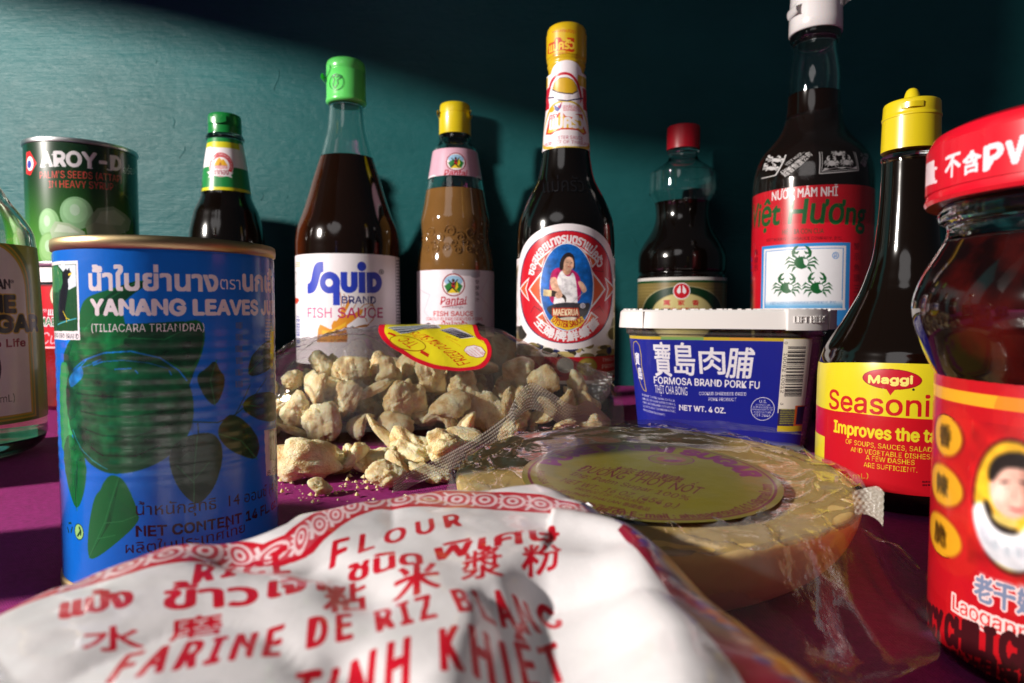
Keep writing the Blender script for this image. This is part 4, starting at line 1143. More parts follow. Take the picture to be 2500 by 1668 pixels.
# shredded pork inside: a mass of strands
m_floss = paint('pork_floss', (196, 150, 60), rough=.75, vary=.35, bmp=(260, .0008, .8, 6))
vs, fs = [], []
for j in range(9):
    z_ = .0016 + .054 * j / 8
    for x, y in rsq(tw(z_) - .0022, .019, 8):
        nz = noise.noise(Vector((x * 160, y * 160, z_ * 160))) * .0009
        d = np.array([x, y]) - tub_c; d /= np.hypot(*d); vs.append((x + d[0] * nz, y + d[1] * nz, z_))
n = len(vs) // 9
for j in range(8):
    for i in range(n): fs.append((j * n + i, j * n + (i + 1) % n, (j + 1) * n + (i + 1) % n, (j + 1) * n + i))
fs += [tuple(range(n))[::-1], tuple(range(8 * n, 9 * n))]
r_ = random.Random(12); per = rsq(.05, .02, 8)
for i in range(700):
    i0 = r_.randrange(len(per)); p_ = per[i0]; z_ = r_.uniform(.004, .054)
    k_ = (tw(z_) - .0017) / .05; a = tub_c + (p_ - tub_c) * k_
    nx = per[(i0 + 1) % len(per)] - p_; nx /= max(np.hypot(*nx), 1e-6)
    L, an = r_.uniform(.004, .010), r_.uniform(-1.2, 1.2); w_ = r_.uniform(.0002, .0004)
    b0 = len(vs)
    for u in (-.5, 0, .5):
        c_ = a + nx * L * u * math.cos(an) ; zz = z_ + L * u * math.sin(an) + .0006 * math.sin(u * 6 + i)
        vs += [(c_[0], c_[1], max(.002, zz - w_)), (c_[0], c_[1], max(.002, zz + w_))]
    fs += [(b0, b0 + 2, b0 + 3, b0 + 1), (b0 + 2, b0 + 4, b0 + 5, b0 + 3)]
fl_ = mk('pork_floss', vs, fs, m_floss, None, sharp=None)
tag(fl_, 'golden brown shredded pork floss inside the clear tub with the white lid', 'food')

# ------------------------------------------------------------------ curry jar and the green can on top of it
q = Round(71, 346, .52)
JR = .0365
ZL = H + 103 / F * .49
t = thing('sauce_jar', 'small jar of red curry paste with white lid, mostly hidden behind the blue can', 'jar', q.loc)
outer = [(0, JR * .92), (.003, JR), (.03, JR), (ZL - .02, JR), (ZL - .016, JR * .95), (ZL - .008, JR * .92)]
m_curry = paint('red_curry_paste', (120, 22, 16), rough=.08, coat=.5, vary=.7, bmp=(240, .0006, .6))
f = fill_bottle(t, outer, .0016, ZL - .014, g_clear, m_curry, seg=64, opaque=True)
lathe('lid', [(ZL - .0115, 0), (ZL - .0115, JR * .995), (ZL - .001, JR * .995), (ZL, JR * .96), (ZL, 0)], paint('white_jar_lid', (228, 224, 224), rough=.35), t, 64)
A = art_on(q.surf(JR), JR, '-90', '90', 690, 860, 7000, (190, 24, 34))
A.rect(0, 690, 400, 700, (120, 16, 26)); A.ell(158, 722, 38, 38, (120, 80, 30)); A.ell(158, 722, 36.5, 36.5, (226, 220, 190)); A.ell(158, 722, 31, 31, (190, 24, 34)); A.ell(158, 722, 30, 30, (226, 210, 170)); A.poly([(128, 742), (150, 728), (170, 730), (190, 742), (160, 752)], (160, 40, 40))
A.rect(0, 756, 400, 800, (176, 10, 40)); A.T('แม่พลอย', 118, 190, 770, 13, WHITE, bold=.03, shear=.2); A.T('ตรา', 106, 114, 762, 6, WHITE)
A.T('MAE', 98, 139, 796, 20, WHITE, bold=.05); A.T('MAE', 99, 138, 795, 18, (30, 110, 60), bold=.02)
A.T('Curry', 104, 190, 840, 28, (236, 170, 180), shear=.3); A.rect(0, 846, 400, 850, (230, 190, 190)); A.wear(.05, 12)
label_mesh('label', t, A, printed('red_curry_print', A, .3, .3), clip=(A.b[0], A.b[1], z_of(852, q.Y - JR), z_of(695, q.Y - JR)))
AX, AY = q.X, q.Y
# ---- the green can
TOP = z_of(337, q.Y - q.R * .9)
t = thing('food_can', 'dark green can with white lettering and pale palm seeds, standing on a jar', 'can', (q.X, q.Y, ZL))
def tin(t, R, h, mrim, base=0.0, beads=0, bz=None, mbody=None, rim=.0012):
    prof = [(base + .001, 0), (base + .001, R - .002), (base, R - .001), (base, R + rim * .5), (base + .0014, R + rim), (base + .003, R + rim * .8), (base + .0034, R)]
    lathe('bottom_rim', prof, mrim, t, 128, sharp=50)
    prof = [(h - .0034, R), (h - .003, R + rim * .8), (h - .0016, R + rim), (h - .0003, R + rim * .8), (h, R + rim * .2), (h - .0003, R - rim * .5), (h - .003, R - rim), (h - .003, 0)]
    lathe('top_rim', prof, mrim, t, 128, sharp=50)
    body = [(base + .003, R - .0001)]
    N = 120
    for i in range(N + 1):
        z_ = base + .003 + (h - base - .006) * i / N
        d = 0
        if beads and bz[0] < z_ < bz[1]:
            w_ = (z_ - bz[0]) / (bz[1] - bz[0]); e_ = min(1, min(w_, 1 - w_) * 12)
            d = -.00007 * (1 - math.cos(2 * math.pi * w_ * beads)) * e_
        body.append((z_, R + d))
    lathe('can_body', body, mbody, t, 128, sharp=None)
    return interp(body)
sfz = ring(q.X, q.Y, q.R)
A = art_on(sfz, q.R, '-120', '120', 320, 680, 6000, (10, 44, 22))
Hh = A.h
for j in range(Hh):       # printed green fade of the label design
    z_ = A.b[2] + j / A.res; u = (z_ - ZL) / (TOP - ZL); w_ = max(0, min(1, (.75 - u) / .6))
    A.a[j] = np.array([12 + 60 * w_, 46 + 92 * w_, 24 + 20 * w_], np.float32) / 255
k = 2.613
def a_(pts, col, al=1.0): A.poly([(x / k, y / k) for x, y in pts], col, al)
def aell(cx, cy, rx, ry, col, al=1.0): A.ell(cx / k, cy / k, rx / k, ry / k, col, al)
a_([(170, 975), (192, 965), (236, 1042), (196, 1120), (170, 1110)], (214, 40, 44)); aell(192, 1045, 20, 46, WHITE); aell(188, 1050, 12, 26, (60, 70, 160))
A.T('AROY-D', 262 / k, 768 / k, 1065 / k, 34, (214, 214, 216), bold=.035, y1=1090 / k)
for x0, x1, y in ((262, 290, 1068), (312, 338, 1066), (348, 378, 1062), (556, 590, 1076), (680, 712, 1088), (330, 340, 990)):
    A.rect(x0 / k, (y - 6) / k, x1 / k, y / k, (214, 214, 216))
A.T("PALM'S SEEDS (ATTAP)", 255 / k, 776 / k, 1142 / k, 17, (208, 74, 66), y1=1166 / k); A.T('IN HEAVY SYRUP', 312 / k, 722 / k, 1200 / k, 17, (208, 74, 66), y1=1216 / k)
A.T('อร่อย-ดี', 786 / k, 872 / k, 1108 / k, 13, (200, 206, 204), y1=1115 / k); A.T('(ชิด)', 330 / k, 356 / k, 1680 / k, 10, (30, 40, 20))
for cx_, cy_, rx, ry, c_ in ((310, 1430, 66, 100, (126, 176, 118)), (487, 1360, 106, 104, (130, 180, 130)), (320, 1590, 76, 110, (120, 170, 100)), (470, 1690, 120, 90, (150, 190, 140))): aell(cx_, cy_, rx, ry, c_); aell(cx_ - 8, cy_ - 14, rx * .75, ry * .75, tuple(min(255, v_ + 22) for v_ in c_), .7); aell(cx_ - 10, cy_ - 20, rx * .3, ry * .35, (190, 216, 196), .6)
a_([(540, 1440), (560, 1400), (620, 1330), (720, 1318), (800, 1370), (834, 1410), (820, 1470), (760, 1500), (640, 1520), (560, 1490)], (116, 150, 108)); a_([(600, 1430), (640, 1350), (730, 1340), (800, 1400), (770, 1440)], (150, 176, 140), .8)
a_([(318, 1470), (352, 1412), (440, 1425), (540, 1480), (560, 1560), (440, 1580), (340, 1540)], (160, 186, 150)); a_([(345, 1480), (370, 1430), (440, 1445), (510, 1490)], (196, 212, 190), .8); a_([(548, 1450), (600, 1420), (720, 1440), (760, 1520), (560, 1530)], (130, 156, 116))
A.rect(845 / k, 1000 / k, 880 / k, 1800 / k, (30, 70, 26), .5); A.wear(.05, 13)
tin(t, q.R, TOP, m_steel, base=ZL + .0002, mbody=paint('dark_green_tin', (14, 50, 26), rough=.3, coat=.2))
for ch in t.children:      # the parts were turned about the table's height: bring them to the thing's own base
    for v_ in ch.data.vertices: v_.co.z -= ZL
sfz.R0 = q.R
label_mesh('printed_wrap', t, A, printed('green_can_print', A, .27, .4), clip=(A.b[0], A.b[1], ZL + .0038, TOP - .004), ns=80, eps=.0002)

# ------------------------------------------------------------------ vinegar bottle at the left edge
q = Round(-330, 106, .335)
q.X = -.335 * math.tan(math.radians(40.1)); q.R = .0352
a1 = math.atan2(q.X, q.Y) + math.asin(q.R / math.hypot(q.X, q.Y)); xr0 = CX + F * math.tan(a1)
th = math.atan2(q.X, q.Y); D = math.hypot(q.X, q.Y)
def rr(x): return D * math.sin(math.atan((x - CX) / F) - th)
t = thing('vinegar_bottle', 'clear bottle with green arched label, cut off by the left edge', 'bottle', q.loc)
body = [(q.z(y), rr(x)) for y, x in ((1080, 109), (1000, 109), (850, 107), (700, 102), (620, 98.5), (589, 95), (563, 91), (536, 77), (510, 58), (486, 38), (455, 18), (425, -2), (380, -28), (330, -48), (280, -62), (230, -70), (150, -74))]
body = [(z_, max(r_, .0115)) for z_, r_ in body]
outer = [(0.0, body[0][1] * .70), (.0015, body[0][1] * .84), (.005, body[0][1] * .955), (.009, body[0][1] * .995)] + [(z_, r_) for z_, r_ in rounded(body) if z_ > .0095]
m_pale = glass('pale_vinegar', (.93, .94, .66), ior=1.34)
f = fill_bottle(t, outer, .0028, q.z(604), glass('pale_green_glass', (.90, .97, .84)), m_pale, zfloor=.0075)
lathe('cap', [(body[-1][0] - .001, 0), (body[-1][0] - .001, .0145), (body[-1][0] + .02, .0142), (body[-1][0] + .021, .012), (body[-1][0] + .021, 0)], m_yc, t, 48)
sfz = ring(q.X, q.Y, body[1][1])
A = art_on(sfz, body[1][1], '-100', '100', 570, 1070, 7000, (160, 180, 52), xm=20)
BK, YL = (26, 22, 22), (206, 176, 40)
s_c = A.P(72, 900)[0] - .0228
for off, col in ((.0285, (100, 134, 46)), (.0262, YL), (.0252, (140, 162, 50)), (.0240, YL), (.0228, (234, 232, 214))):
    zb, zt = A.P(60, 1008)[1] - (off - .0228) * .8, A.P(60, 700)[1]
    pts = [(s_c - off, zb), (s_c + off, zb)] + [(s_c + off * math.cos(a), zt + off * math.sin(a) * .95) for a in np.linspace(0, math.pi, 24)]
    A.polyw(pts, col)
kk = 2.613
def tl(s, x0, x1, y, h, col, **kw): A.T(s, x0 / kk, x1 / kk, 560 + y / kk, h / kk, col, **kw)
tl('AN', -14, 74, 380, 58, BK, bold=.035); tl('®', 76, 100, 345, 22, BK, full=True)
for c_, bo in ((YL, .09), (BK, .05)):
    tl('CANE', -330, 102, 528, 102, c_, bold=bo); tl('VINEGAR', -560, 246, 658, 102, c_, bold=bo)
tl('Add Zest to Life', -560, 165, 762, 50, (150, 30, 50), bold=.03); tl('(750 mL)', -170, 94, 1112, 48, (90, 96, 60), bold=.01)
A.ell(-30, 900, 34, 55, (70, 60, 66)); A.wear(.04, 14)
sfz.R0 = body[1][1]
label_mesh('label', t, A, printed('green_arch_print', A, .33, .3), rf=f, clip=(A.b[0], A.b[1], z_of(1042, q.Y - .02), z_of(589, q.Y - .02)), ns=60)

# ------------------------------------------------------------------ the blue can
q = Round(133, 670, .192)
TOP = z_of(579, q.Y - q.R * .8); TOP_CAN = TOP
t = thing('food_can', 'tall bright blue can with gold rim, white Thai and English lettering and dark leaves', 'can', q.loc)
sfz = ring(q.X, q.Y, q.R)
A = art_on(sfz, q.R, '-150', '150', 560, 1420, 9000, (8, 104, 206))
k = 2.613
DG, MG, PG = (10, 62, 36), (16, 98, 50), (48, 140, 80)
def y_(pts, col, al=1.0): A.poly([(x / k, 500 + y / k) for x, y in pts], col, al)
kb = 2.347
def y3(pts, col, al=1.0): A.poly([(x / kb, 1000 + y / kb) for x, y in pts], col, al)
# leaves and the bowl of juice
A.sm = 2
y_([(400, 1000), (430, 880), (560, 770), (900, 760), (1290, 735), (1300, 900), (1230, 1080), (1160, 1290), (1000, 1500), (700, 1560), (430, 1300)], (14, 76, 44))
y_([(880, 480), (770, 520), (640, 560), (560, 590), (520, 640), (500, 760), (520, 800), (480, 860), (440, 960), (450, 1010), (520, 980), (640, 940), (770, 900), (920, 860), (1180, 740), (1290, 735), (1310, 860), (1270, 1000), (1220, 1090), (1160, 1060), (1010, 980), (860, 945), (760, 640), (860, 560), (960, 500)], MG)
y_([(760, 520), (850, 490), (960, 500), (860, 560), (770, 640), (700, 700), (560, 700)], DG)
y_([(800, 840), (930, 800), (1080, 780), (1280, 740), (1300, 850), (1260, 1000), (1190, 1060), (1060, 990), (900, 940), (780, 900)], DG)
y_([(380, 1010), (430, 1000), (440, 1080), (470, 1180), (480, 1400), (440, 1568), (390, 1568)], PG)
A.poly([(168, 905), (200, 875), (260, 858), (320, 855), (390, 872), (440, 905), (468, 950), (474, 1010), (462, 1060), (430, 1100), (380, 1135), (320, 1155), (262, 1158), (215, 1130), (186, 1085), (168, 1030), (160, 960)], (16, 80, 46))
A.poly([(186, 905), (230, 885), (320, 876), (400, 892), (440, 922), (420, 946), (320, 936), (230, 930)], (12, 84, 50))
A.line([(178, 905), (205, 880), (255, 862), (320, 858), (390, 874), (436, 905), (456, 930)], 3.5, (20, 110, 200)); A.line([(200, 898), (240, 884), (300, 880), (360, 886), (410, 900)], 2, (20, 100, 180))
for x0, y0, x1, y1 in ((226, 886, 246, 878), (228, 892, 250, 884), (280, 902, 320, 900), (330, 905, 336, 912), (412, 905, 418, 916), (190, 905, 210, 880)): A.line([(x0, y0), (x1, y1)], 3, (20, 110, 200))
A.poly([(168, 925), (180, 905), (200, 890), (205, 920), (190, 935), (172, 950)], (30, 120, 214), .8)
for i in range(8): A.line([(186 + 6 * i, 960 + 22 * i), (250, 968 + 24 * i), (330, 970 + 24 * i), (440 - 8 * i, 955 + 22 * i)], 5, (36, 84, 58) if i % 2 else (10, 46, 28), .6)
A.line([(178, 1050), (196, 1092), (226, 1124), (262, 1146)], 2, (40, 140, 170))
y3([(360, 250), (395, 120), (450, 200), (500, 300), (490, 470), (445, 590), (400, 470)], MG); y3([(440, 585), (430, 400), (442, 260), (446, 400)], DG)
y3([(640, 365), (720, 405), (800, 600), (790, 650), (700, 740), (560, 850), (505, 858), (505, 700), (540, 500), (580, 460), (590, 420)], MG); y3([(515, 850), (600, 690), (690, 380), (640, 640)], DG, .7); y3([(620, 470), (800, 600), (640, 660)], (18, 92, 52), .6)
y3([(1110, 140), (1230, 130), (1285, 240), (1240, 420), (1180, 510), (1120, 550), (1030, 470), (975, 350), (965, 240), (1030, 170)], (14, 56, 34)); y3([(1235, 130), (1290, 40), (1340, 25), (1430, 90), (1490, 190), (1470, 290), (1390, 270), (1290, 220)], (16, 60, 36))
y_([(1370, 985), (1400, 1060), (1436, 1100), (1420, 1200), (1370, 1290), (1310, 1240), (1255, 1130), (1260, 1080), (1310, 1050)], (14, 60, 36)); y_([(1600, 960), (1680, 880), (1740, 850), (1750, 1000), (1690, 1070), (1600, 1100), (1575, 1070)], (14, 60, 36)); y_([(1540, 1270), (1600, 1210), (1700, 1190), (1760, 1220), (1760, 1370), (1680, 1390), (1560, 1330)], (14, 60, 36))
A.line([(650, 922), (600, 990), (575, 1012), (530, 1032), (470, 1030)], 2, (14, 60, 36)); A.line([(575, 1010), (610, 940)], 1.6, (14, 60, 36)); A.line([(482, 1034), (484, 1060)], 2, (14, 60, 36))
A.poly([(168, 860), (215, 800), (345, 785), (490, 782), (500, 850), (480, 930), (440, 1010), (430, 1090), (300, 1120), (165, 1090)], (12, 72, 42)) if False else None
A.sm = 0
for pts in ([(445 / kb, 1000 + 580 / kb), (436 / kb, 1000 + 400 / kb), (440 / kb, 1000 + 260 / kb)], [(512 / kb, 1000 + 850 / kb), (600 / kb, 1000 + 650 / kb), (680 / kb, 1000 + 390 / kb)], [(600 / kb, 1000 + 650 / kb), (700 / kb, 1000 + 640 / kb), (780 / kb, 1000 + 610 / kb)], [(560 / kb, 1000 + 740 / kb), (660 / kb, 1000 + 720 / kb)], [(1110 / kb, 1000 + 545 / kb), (1110 / kb, 1000 + 350 / kb), (1130 / kb, 1000 + 150 / kb)], [(1110 / kb, 1000 + 400 / kb), (1200 / kb, 1000 + 300 / kb)], [(1110 / kb, 1000 + 420 / kb), (1010 / kb, 1000 + 320 / kb)], [(1250 / kb, 1000 + 140 / kb), (1380 / kb, 1000 + 180 / kb), (1470 / kb, 1000 + 285 / kb)], [(880 / k, 500 + 490 / k), (700 / k, 500 + 600 / k), (540 / k, 500 + 800 / k)], [(800 / k, 500 + 850 / k), (1050 / k, 500 + 860 / k), (1270 / k, 500 + 750 / k)], [(1380 / k, 500 + 990 / k), (1340 / k, 500 + 1120 / k), (1370 / k, 500 + 1280 / k)], [(1580 / k, 500 + 1080 / k), (1680 / k, 500 + 960 / k)], [(1540 / k, 500 + 1275 / k), (1660 / k, 500 + 1290 / k)]):
    A.line(pts, 2.2, (40, 124, 70), .8)
A.mottle(165, 800, 470, 1130, .6, 26, 5); A.soften(150, 700, 690, 1200, 1)
# wording
WT = (228, 216, 222)
A.T('น้ำใบย่านาง', 573 / k, 1385 / k, 500 + 545 / k, 36, WT, bold=.045); A.T('ตรา', 1402 / k, 1530 / k, 500 + 540 / k, 22, WT); A.T('นกเอี้ยง', 1550 / k, 1700 / k, 500 + 549 / k, 34, WT, bold=.045, ref='นกเ')
A.T('YANANG LEAVES JUICE', 584 / k, 1640 / k, 500 + 702 / k, 36, WT, bold=.045, ref='YANANG LEAVES')
A.T('(TILIACARA TRIANDRA)', 586 / k, 1302 / k, 500 + 810 / k, 19, WT)
A.T('น้ำหนักสุทธิ  14 ออนซ์ (414 ml)', 780 / kb, 1525 / kb, 1000 + 604 / kb, 20, (34, 12, 30), bold=.012, y1=1000 + 492 / kb, ref='น้ำหนักสุทธิ  14 ออนซ์')
A.T('NET CONTENT 14 FL. oz.', 782 / kb, 1540 / kb, 1000 + 726 / kb, 24, (34, 12, 30), bold=.04, y1=1000 + 585 / kb, ref='NET CONTENT 14 FL.')
A.T('ผลิตในประเทศไทย', 720 / kb, 1400 / kb, 1000 + 822 / kb, 18, (34, 12, 30), bold=.01, y1=1000 + 700 / kb)
# picture of a black bird in its white frame
y_([(300, 372), (498, 356), (514, 864), (330, 858)], WHITE); y_([(310, 392), (362, 386), (488, 380), (500, 806), (330, 806)], (26, 78, 40)); y_([(372, 386), (486, 384), (490, 520), (440, 546), (430, 480), (400, 420)], (214, 224, 232)); y_([(310, 400), (370, 392), (400, 440), (410, 520), (372, 560), (320, 560)], (50, 120, 70))
y_([(404, 430), (424, 408), (434, 420), (446, 402), (448, 420), (456, 430), (452, 456), (436, 480), (440, 520), (430, 600), (418, 680), (430, 740), (380, 740), (376, 660), (386, 560), (404, 500), (400, 450)], (16, 20, 26)); y_([(440, 440), (462, 434), (456, 448), (438, 456)], (230, 200, 40))
A.line([(372 / k, 500 + 766 / k), (430 / k, 500 + 742 / k), (490 / k, 500 + 726 / k)], 3, (70, 160, 180)); A.line([(405 / k, 500 + 680 / k), (425 / k, 500 + 720 / k), (428 / k, 500 + 750 / k)], 2.5, (214, 190, 50)); A.line([(425 / k, 500 + 722 / k), (448 / k, 500 + 734 / k)], 2, (214, 190, 50))
A.T('SINGING BIRD BRAND', 262 / k, 503 / k, 500 + 850 / k, 11, (40, 36, 46))
# recycling marks, barcode panel
gx, gy = 455 / kb, 1000 + 700 / kb
A.ell(gx, gy, 11, 20, DG); A.ell(gx, gy, 9.5, 18, (150, 200, 120)); A.line([(gx - 3, gy + 10), (gx + 4, gy - 2), (gx + 1, gy - 11)], 5, DG); A.line([(gx + 4, gy + 8), (gx + 5, gy)], 4, DG)
gx = 404 / kb
for i in range(3):
    a = math.radians(90 + 120 * i); c_ = (gx + 5 * math.cos(a), 1000 + 676 / kb - 11 * math.sin(a)); A.line([(c_[0] - 3 * math.sin(a) * 1, c_[1] - 7 * math.cos(a)), (c_[0] + 3 * math.sin(a), c_[1] + 7 * math.cos(a))], 5, (10, 70, 60))
y3([(1512, 120), (1590, 100), (1590, 365), (1522, 382)], (222, 206, 208)); A.bars(1537 / kb, 1050, 1620 / kb, 1125, 14, INK, 6); A.T('8 85 4', 1528 / kb, 1600 / kb, 1000 + 360 / kb, 12, INK)
A.rect(1722 / k, 500 + 810 / k, 1745 / k, 500 + 950 / k, (220, 200, 40)); A.small(1500 / k, 500 + 750 / k, 1545 / k, 500 + 1200 / k, 6, (90, 100, 150), 8); A.small(1690 / k, 500 + 730 / k, 1730 / k, 500 + 900 / k, 8, (170, 170, 190), 9)
A.wear(.05, 15)
f = tin(t, q.R, TOP, m_brass, mbody=paint('blue_tin', (8, 104, 206), rough=.26), beads=13, bz=(z_of(1130, q.Y), z_of(800, q.Y)), rim=.0007)
sfz.R0 = q.R
label_mesh('printed_wrap', t, A, printed('leaf_can_print', A, .26, .3, bmp=(500, .00012, .35, 2)), rf=f, clip=(A.b[0], A.b[1], .0036, TOP - .0040), ns=120, nz=130, eps=.00015)

# ------------------------------------------------------------------ brown seasoning bottle with yellow cap
q = Round(2000, 2448, .262)
t = thing('sauce_bottle', 'flared dark seasoning bottle with spouted yellow cap and yellow and red label', 'bottle', q.loc)
body = q.prof([(1200, 224), (1000, 224), (920, 223.5), (895, 222.5), (878, 219), (862, 213), (846, 206), (814, 184), (790, 167), (767, 152), (719, 123), (695, 112), (671, 103), (623, 88), (559, 80), (496, 74.5), (432, 72), (400, 71.5), (390, 71)])
outer = [(0.0, q.R * .90), (.002, q.R * .97), (.006, q.R)] + [(z_, r_) for z_, r_ in rounded(body) if z_ > .007]
f = fill_bottle(t, outer, .0024, q.z(400), glass('brown_tinted_glass', (.80, .48, .22)), dark_liquid('brown_glass_and_seasoning', (.005, .0022, .001), (.03, .012, .003)), opaque=True)
g = q.prof([(394, 71), (390, 74), (384, 74), (380, 70)])
lathe('neck_ring', [(g[0][0], 0)] + g + [(g[-1][0], 0)], g_clear, t)
g = q.prof([(372, 70), (371, 75.5), (366, 75.2), (294, 73.5), (293, 75.2), (288, 75.4), (286, 73.4), (283, 73.4), (258, 72), (254, 70), (252, 66), (251, 27), (249, 24.5), (240, 21), (228, 17.5), (221, 14), (217, 8)])
cap = lathe('cap', [(g[0][0], 0)] + g + [(g[-1][0] + .0002, 0)], m_yc, t, sharp=45)
zz = q.z(274)
vs = []
for i in range(9):
    a = -math.pi / 2 + q.X * 0 + (i - 4) * .09 - .52
    for dr, dz in ((-.001, .0018), (.0012, .0014), (.0012, -.0006), (-.001, -.0008)):
        R = q.r(73, 274) + dr * (1 - abs(i - 4) / 6); vs.append((q.X + R * math.cos(a), q.Y + R * math.sin(a), zz + dz))
mk('flip_tab', vs, grid_faces(4, 9), m_yc, cap, sharp=50)
A = art_on(q.surf(), q.R, '-135', '135', 860, 1260, 8000, (224, 206, 34))
R_, Y_ = (196, 18, 32), (226, 208, 40)
k = 2.85
def mp_(x, y): return (2000 + x / k, 700 + y / k)
zr = A.P(2200, 1028)[1]; zq = A.P(2010, 1012)[1]
sm = A.surf.s[-1] / 2
A.polyw([(sm - .08, zr + .0005)] + [(sm + x, zr + (.0012 if abs(x) < .022 else .0006)) for x in np.linspace(-.025, .05, 10)] + [(sm + .08, zr), (sm + .08, 0), (sm - .08, 0)], R_)
A.rect(1990, 1060, 2016, 1116, Y_); A.rect(1980, 1060, 2011, 1120, Y_)
px_, py_ = mp_(500, 645)
A.ell(px_, py_, 72, 25, (150, 10, 30)); A.poly([mp_(400, 690), mp_(470, 715), mp_(496, 756), mp_(530, 715), mp_(620, 690)], (190, 16, 40)); A.ell(px_, py_, 69, 23, (190, 16, 40)); A.T('Maggi', mp_(345, 0)[0], mp_(648, 0)[0], mp_(0, 668)[1], 18, (240, 226, 120), bold=.05, y1=mp_(0, 676)[1])
A.T('Seasoning', mp_(76, 0)[0], mp_(1010, 0)[0], mp_(0, 845)[1], 50, R_, y1=mp_(0, 900)[1], bold=.012)
A.T('Improves the taste', mp_(110, 0)[0], mp_(960, 0)[0], mp_(0, 1008)[1], 30, Y_, bold=.03, y1=mp_(0, 1082)[1])
for s_, a, b_, y0, y1 in (('OF SOUPS, SAUCES, SALADS', 190, 810, 1090, 1150), ('AND VEGETABLE DISHES.', 225, 780, 1145, 1200), ('A FEW DASHES', 328, 662, 1203, 1240), ('ARE SUFFICIENT.', 314, 680, 1252, 1292)):
    A.T(s_, mp_(a, 0)[0], mp_(b_, 0)[0], mp_(0, y0)[1], 12, Y_, bold=.015, y1=mp_(0, y1)[1])
A.T('6.76 FL. oz. (200 mL)', mp_(-60, 0)[0], mp_(346, 0)[0], mp_(0, 1320)[1], 12, (190, 150, 40), y1=mp_(0, 1332)[1]); A.ell(*mp_(655, 717), 3, 3, INK)
A.small(*mp_(715, 1350), *mp_(900, 1395), 2, (60, 6, 14), 4)
A.wear(.025, 16)
def mtop(s):
    u = (s - sm - .004) / .03
    return z_of(890, q.Y - q.R) - .0014 * min(1.6, u * u)
label_mesh('label', t, A, printed('seasoning_print', A, .3, .3), rf=f, clip=(A.b[0], A.b[1], z_of(1214, q.Y - q.R), 0), top=mtop, nz=12, ns=90)

# ------------------------------------------------------------------ chilli jar at the right edge
JX, JY = .1215, .1362
D = math.hypot(JX, JY); th = math.atan2(JX, JY)
def jr(x): return D * math.sin(th - math.atan((x - CX) / F))
jd = D * math.cos(math.radians(9)) * math.cos(math.radians(32.5))
def jz(y): return z_of(y, jd)
t = thing('sauce_jar', 'large jar of dark chilli oil with red lid, cut off by the right edge', 'jar', (JX, JY, 0))
LR = jr(2287)
body = [(.0008, LR * .985), (.0022, LR), (.005, LR), (.012, LR), (jz(960), LR), (jz(940), LR), (jz(914), LR), (jz(885), jr(2270)), (jz(838), jr(2246)), (jz(800), jr(2230)), (jz(756), jr(2222)), (jz(715), jr(2228)), (jz(670), jr(2248)), (jz(620), jr(2280)), (jz(585), jr(2300)), (jz(560), jr(2302)), (jz(548), jr(2284)), (jz(530), jr(2280)), (jz(515), jr(2290)), (jz(480), jr(2292))]
outer = [(0, LR * .96)] + rounded(body)
m_chili = paint('chilli_oil', (30, 5, 5), rough=.06, coat=.4, vary=.8)
nt = m_chili.node_tree; rr_ = [n for n in nt.nodes if n.type == 'VALTORGB'][0]
rr_.color_ramp.elements[0].color = (.006, .002, .002, 1); rr_.color_ramp.elements[1].color = (.055, .004, .003, 1); rr_.color_ramp.elements[0].position = .56; rr_.color_ramp.elements[1].position = .70
f = fill_bottle(t, outer, .0022, jz(600), g_clear, m_chili, opaque=True)
lz0, lz1 = jz(512), jz(512) + .0155
m_rl = paint('red_lid_enamel', (206, 16, 38), rough=.28, coat=.4)
LIDR = jr(2251)
lid = lathe('lid', [(lz0, LIDR * .9), (lz0, LIDR), (lz0 + .0008, LIDR + .0004), (lz0 + .002, LIDR), (lz1 - .003, LIDR), (lz1 - .001, LIDR - .001), (lz1, LIDR - .003), (lz1, 0)], m_rl, t, 96)
sfz = ring(JX, JY, LIDR)
A = art_on(sfz, LIDR, '-110', '110', 260, 520, 6000, (206, 16, 38), xm=2480)
kc = 1.96
for s_, a, b_, y0, y1, h in (('量', 198, 272, 505, 480, 100), ('不', 312, 382, 468, 442, 105), ('含', 396, 480, 448, 425, 105), ('P', 500, 580, 422, 398, 108), ('V', 604, 686, 400, 372, 110), ('C', 705, 770, 380, 350, 110)):
    A.T(s_, 2150 + a / kc, 2150 + b_ / kc, 200 + y0 / kc, h / kc, (240, 214, 220), bold=.05, full=True, y1=200 + y1 / kc)
sfz.R0 = LIDR
label_mesh('lid_print', lid, A, printed('red_lid_print', A, .28, .4), clip=(A.b[0], A.b[1], lz0 + .0025, lz1 - .0034), ns=60, nz=3, eps=.0002)
sfz = ring(JX, JY, LR)
A = art_on(sfz, LR, '-130', '130', 890, 1760, 6000, (184, 16, 26), xm=2420)
RD, GO = (204, 28, 30), (226, 160, 34)
kd = 2.043
def J(x, y): return (2150 + x / kd, 900 + y / kd)
ztop = A.P(*J(480, 60))[1]; zg = A.P(*J(480, 155))[1]
sj = A.P(*J(480, 160))[0]
A.polyw([(sj - .2, zg + .0013), (sj + .2, zg + .0013), (sj + .2, zg - .0013), (sj - .2, zg - .0013)], GO)
for i in range(40):
    r_ = random.Random(i); A.ell(r_.uniform(2270, 2560), r_.uniform(980, 1500), r_.uniform(20, 60), r_.uniform(30, 90), r_.choice([(214, 40, 30), (206, 54, 34), (190, 18, 34), (204, 30, 40)]), .25)
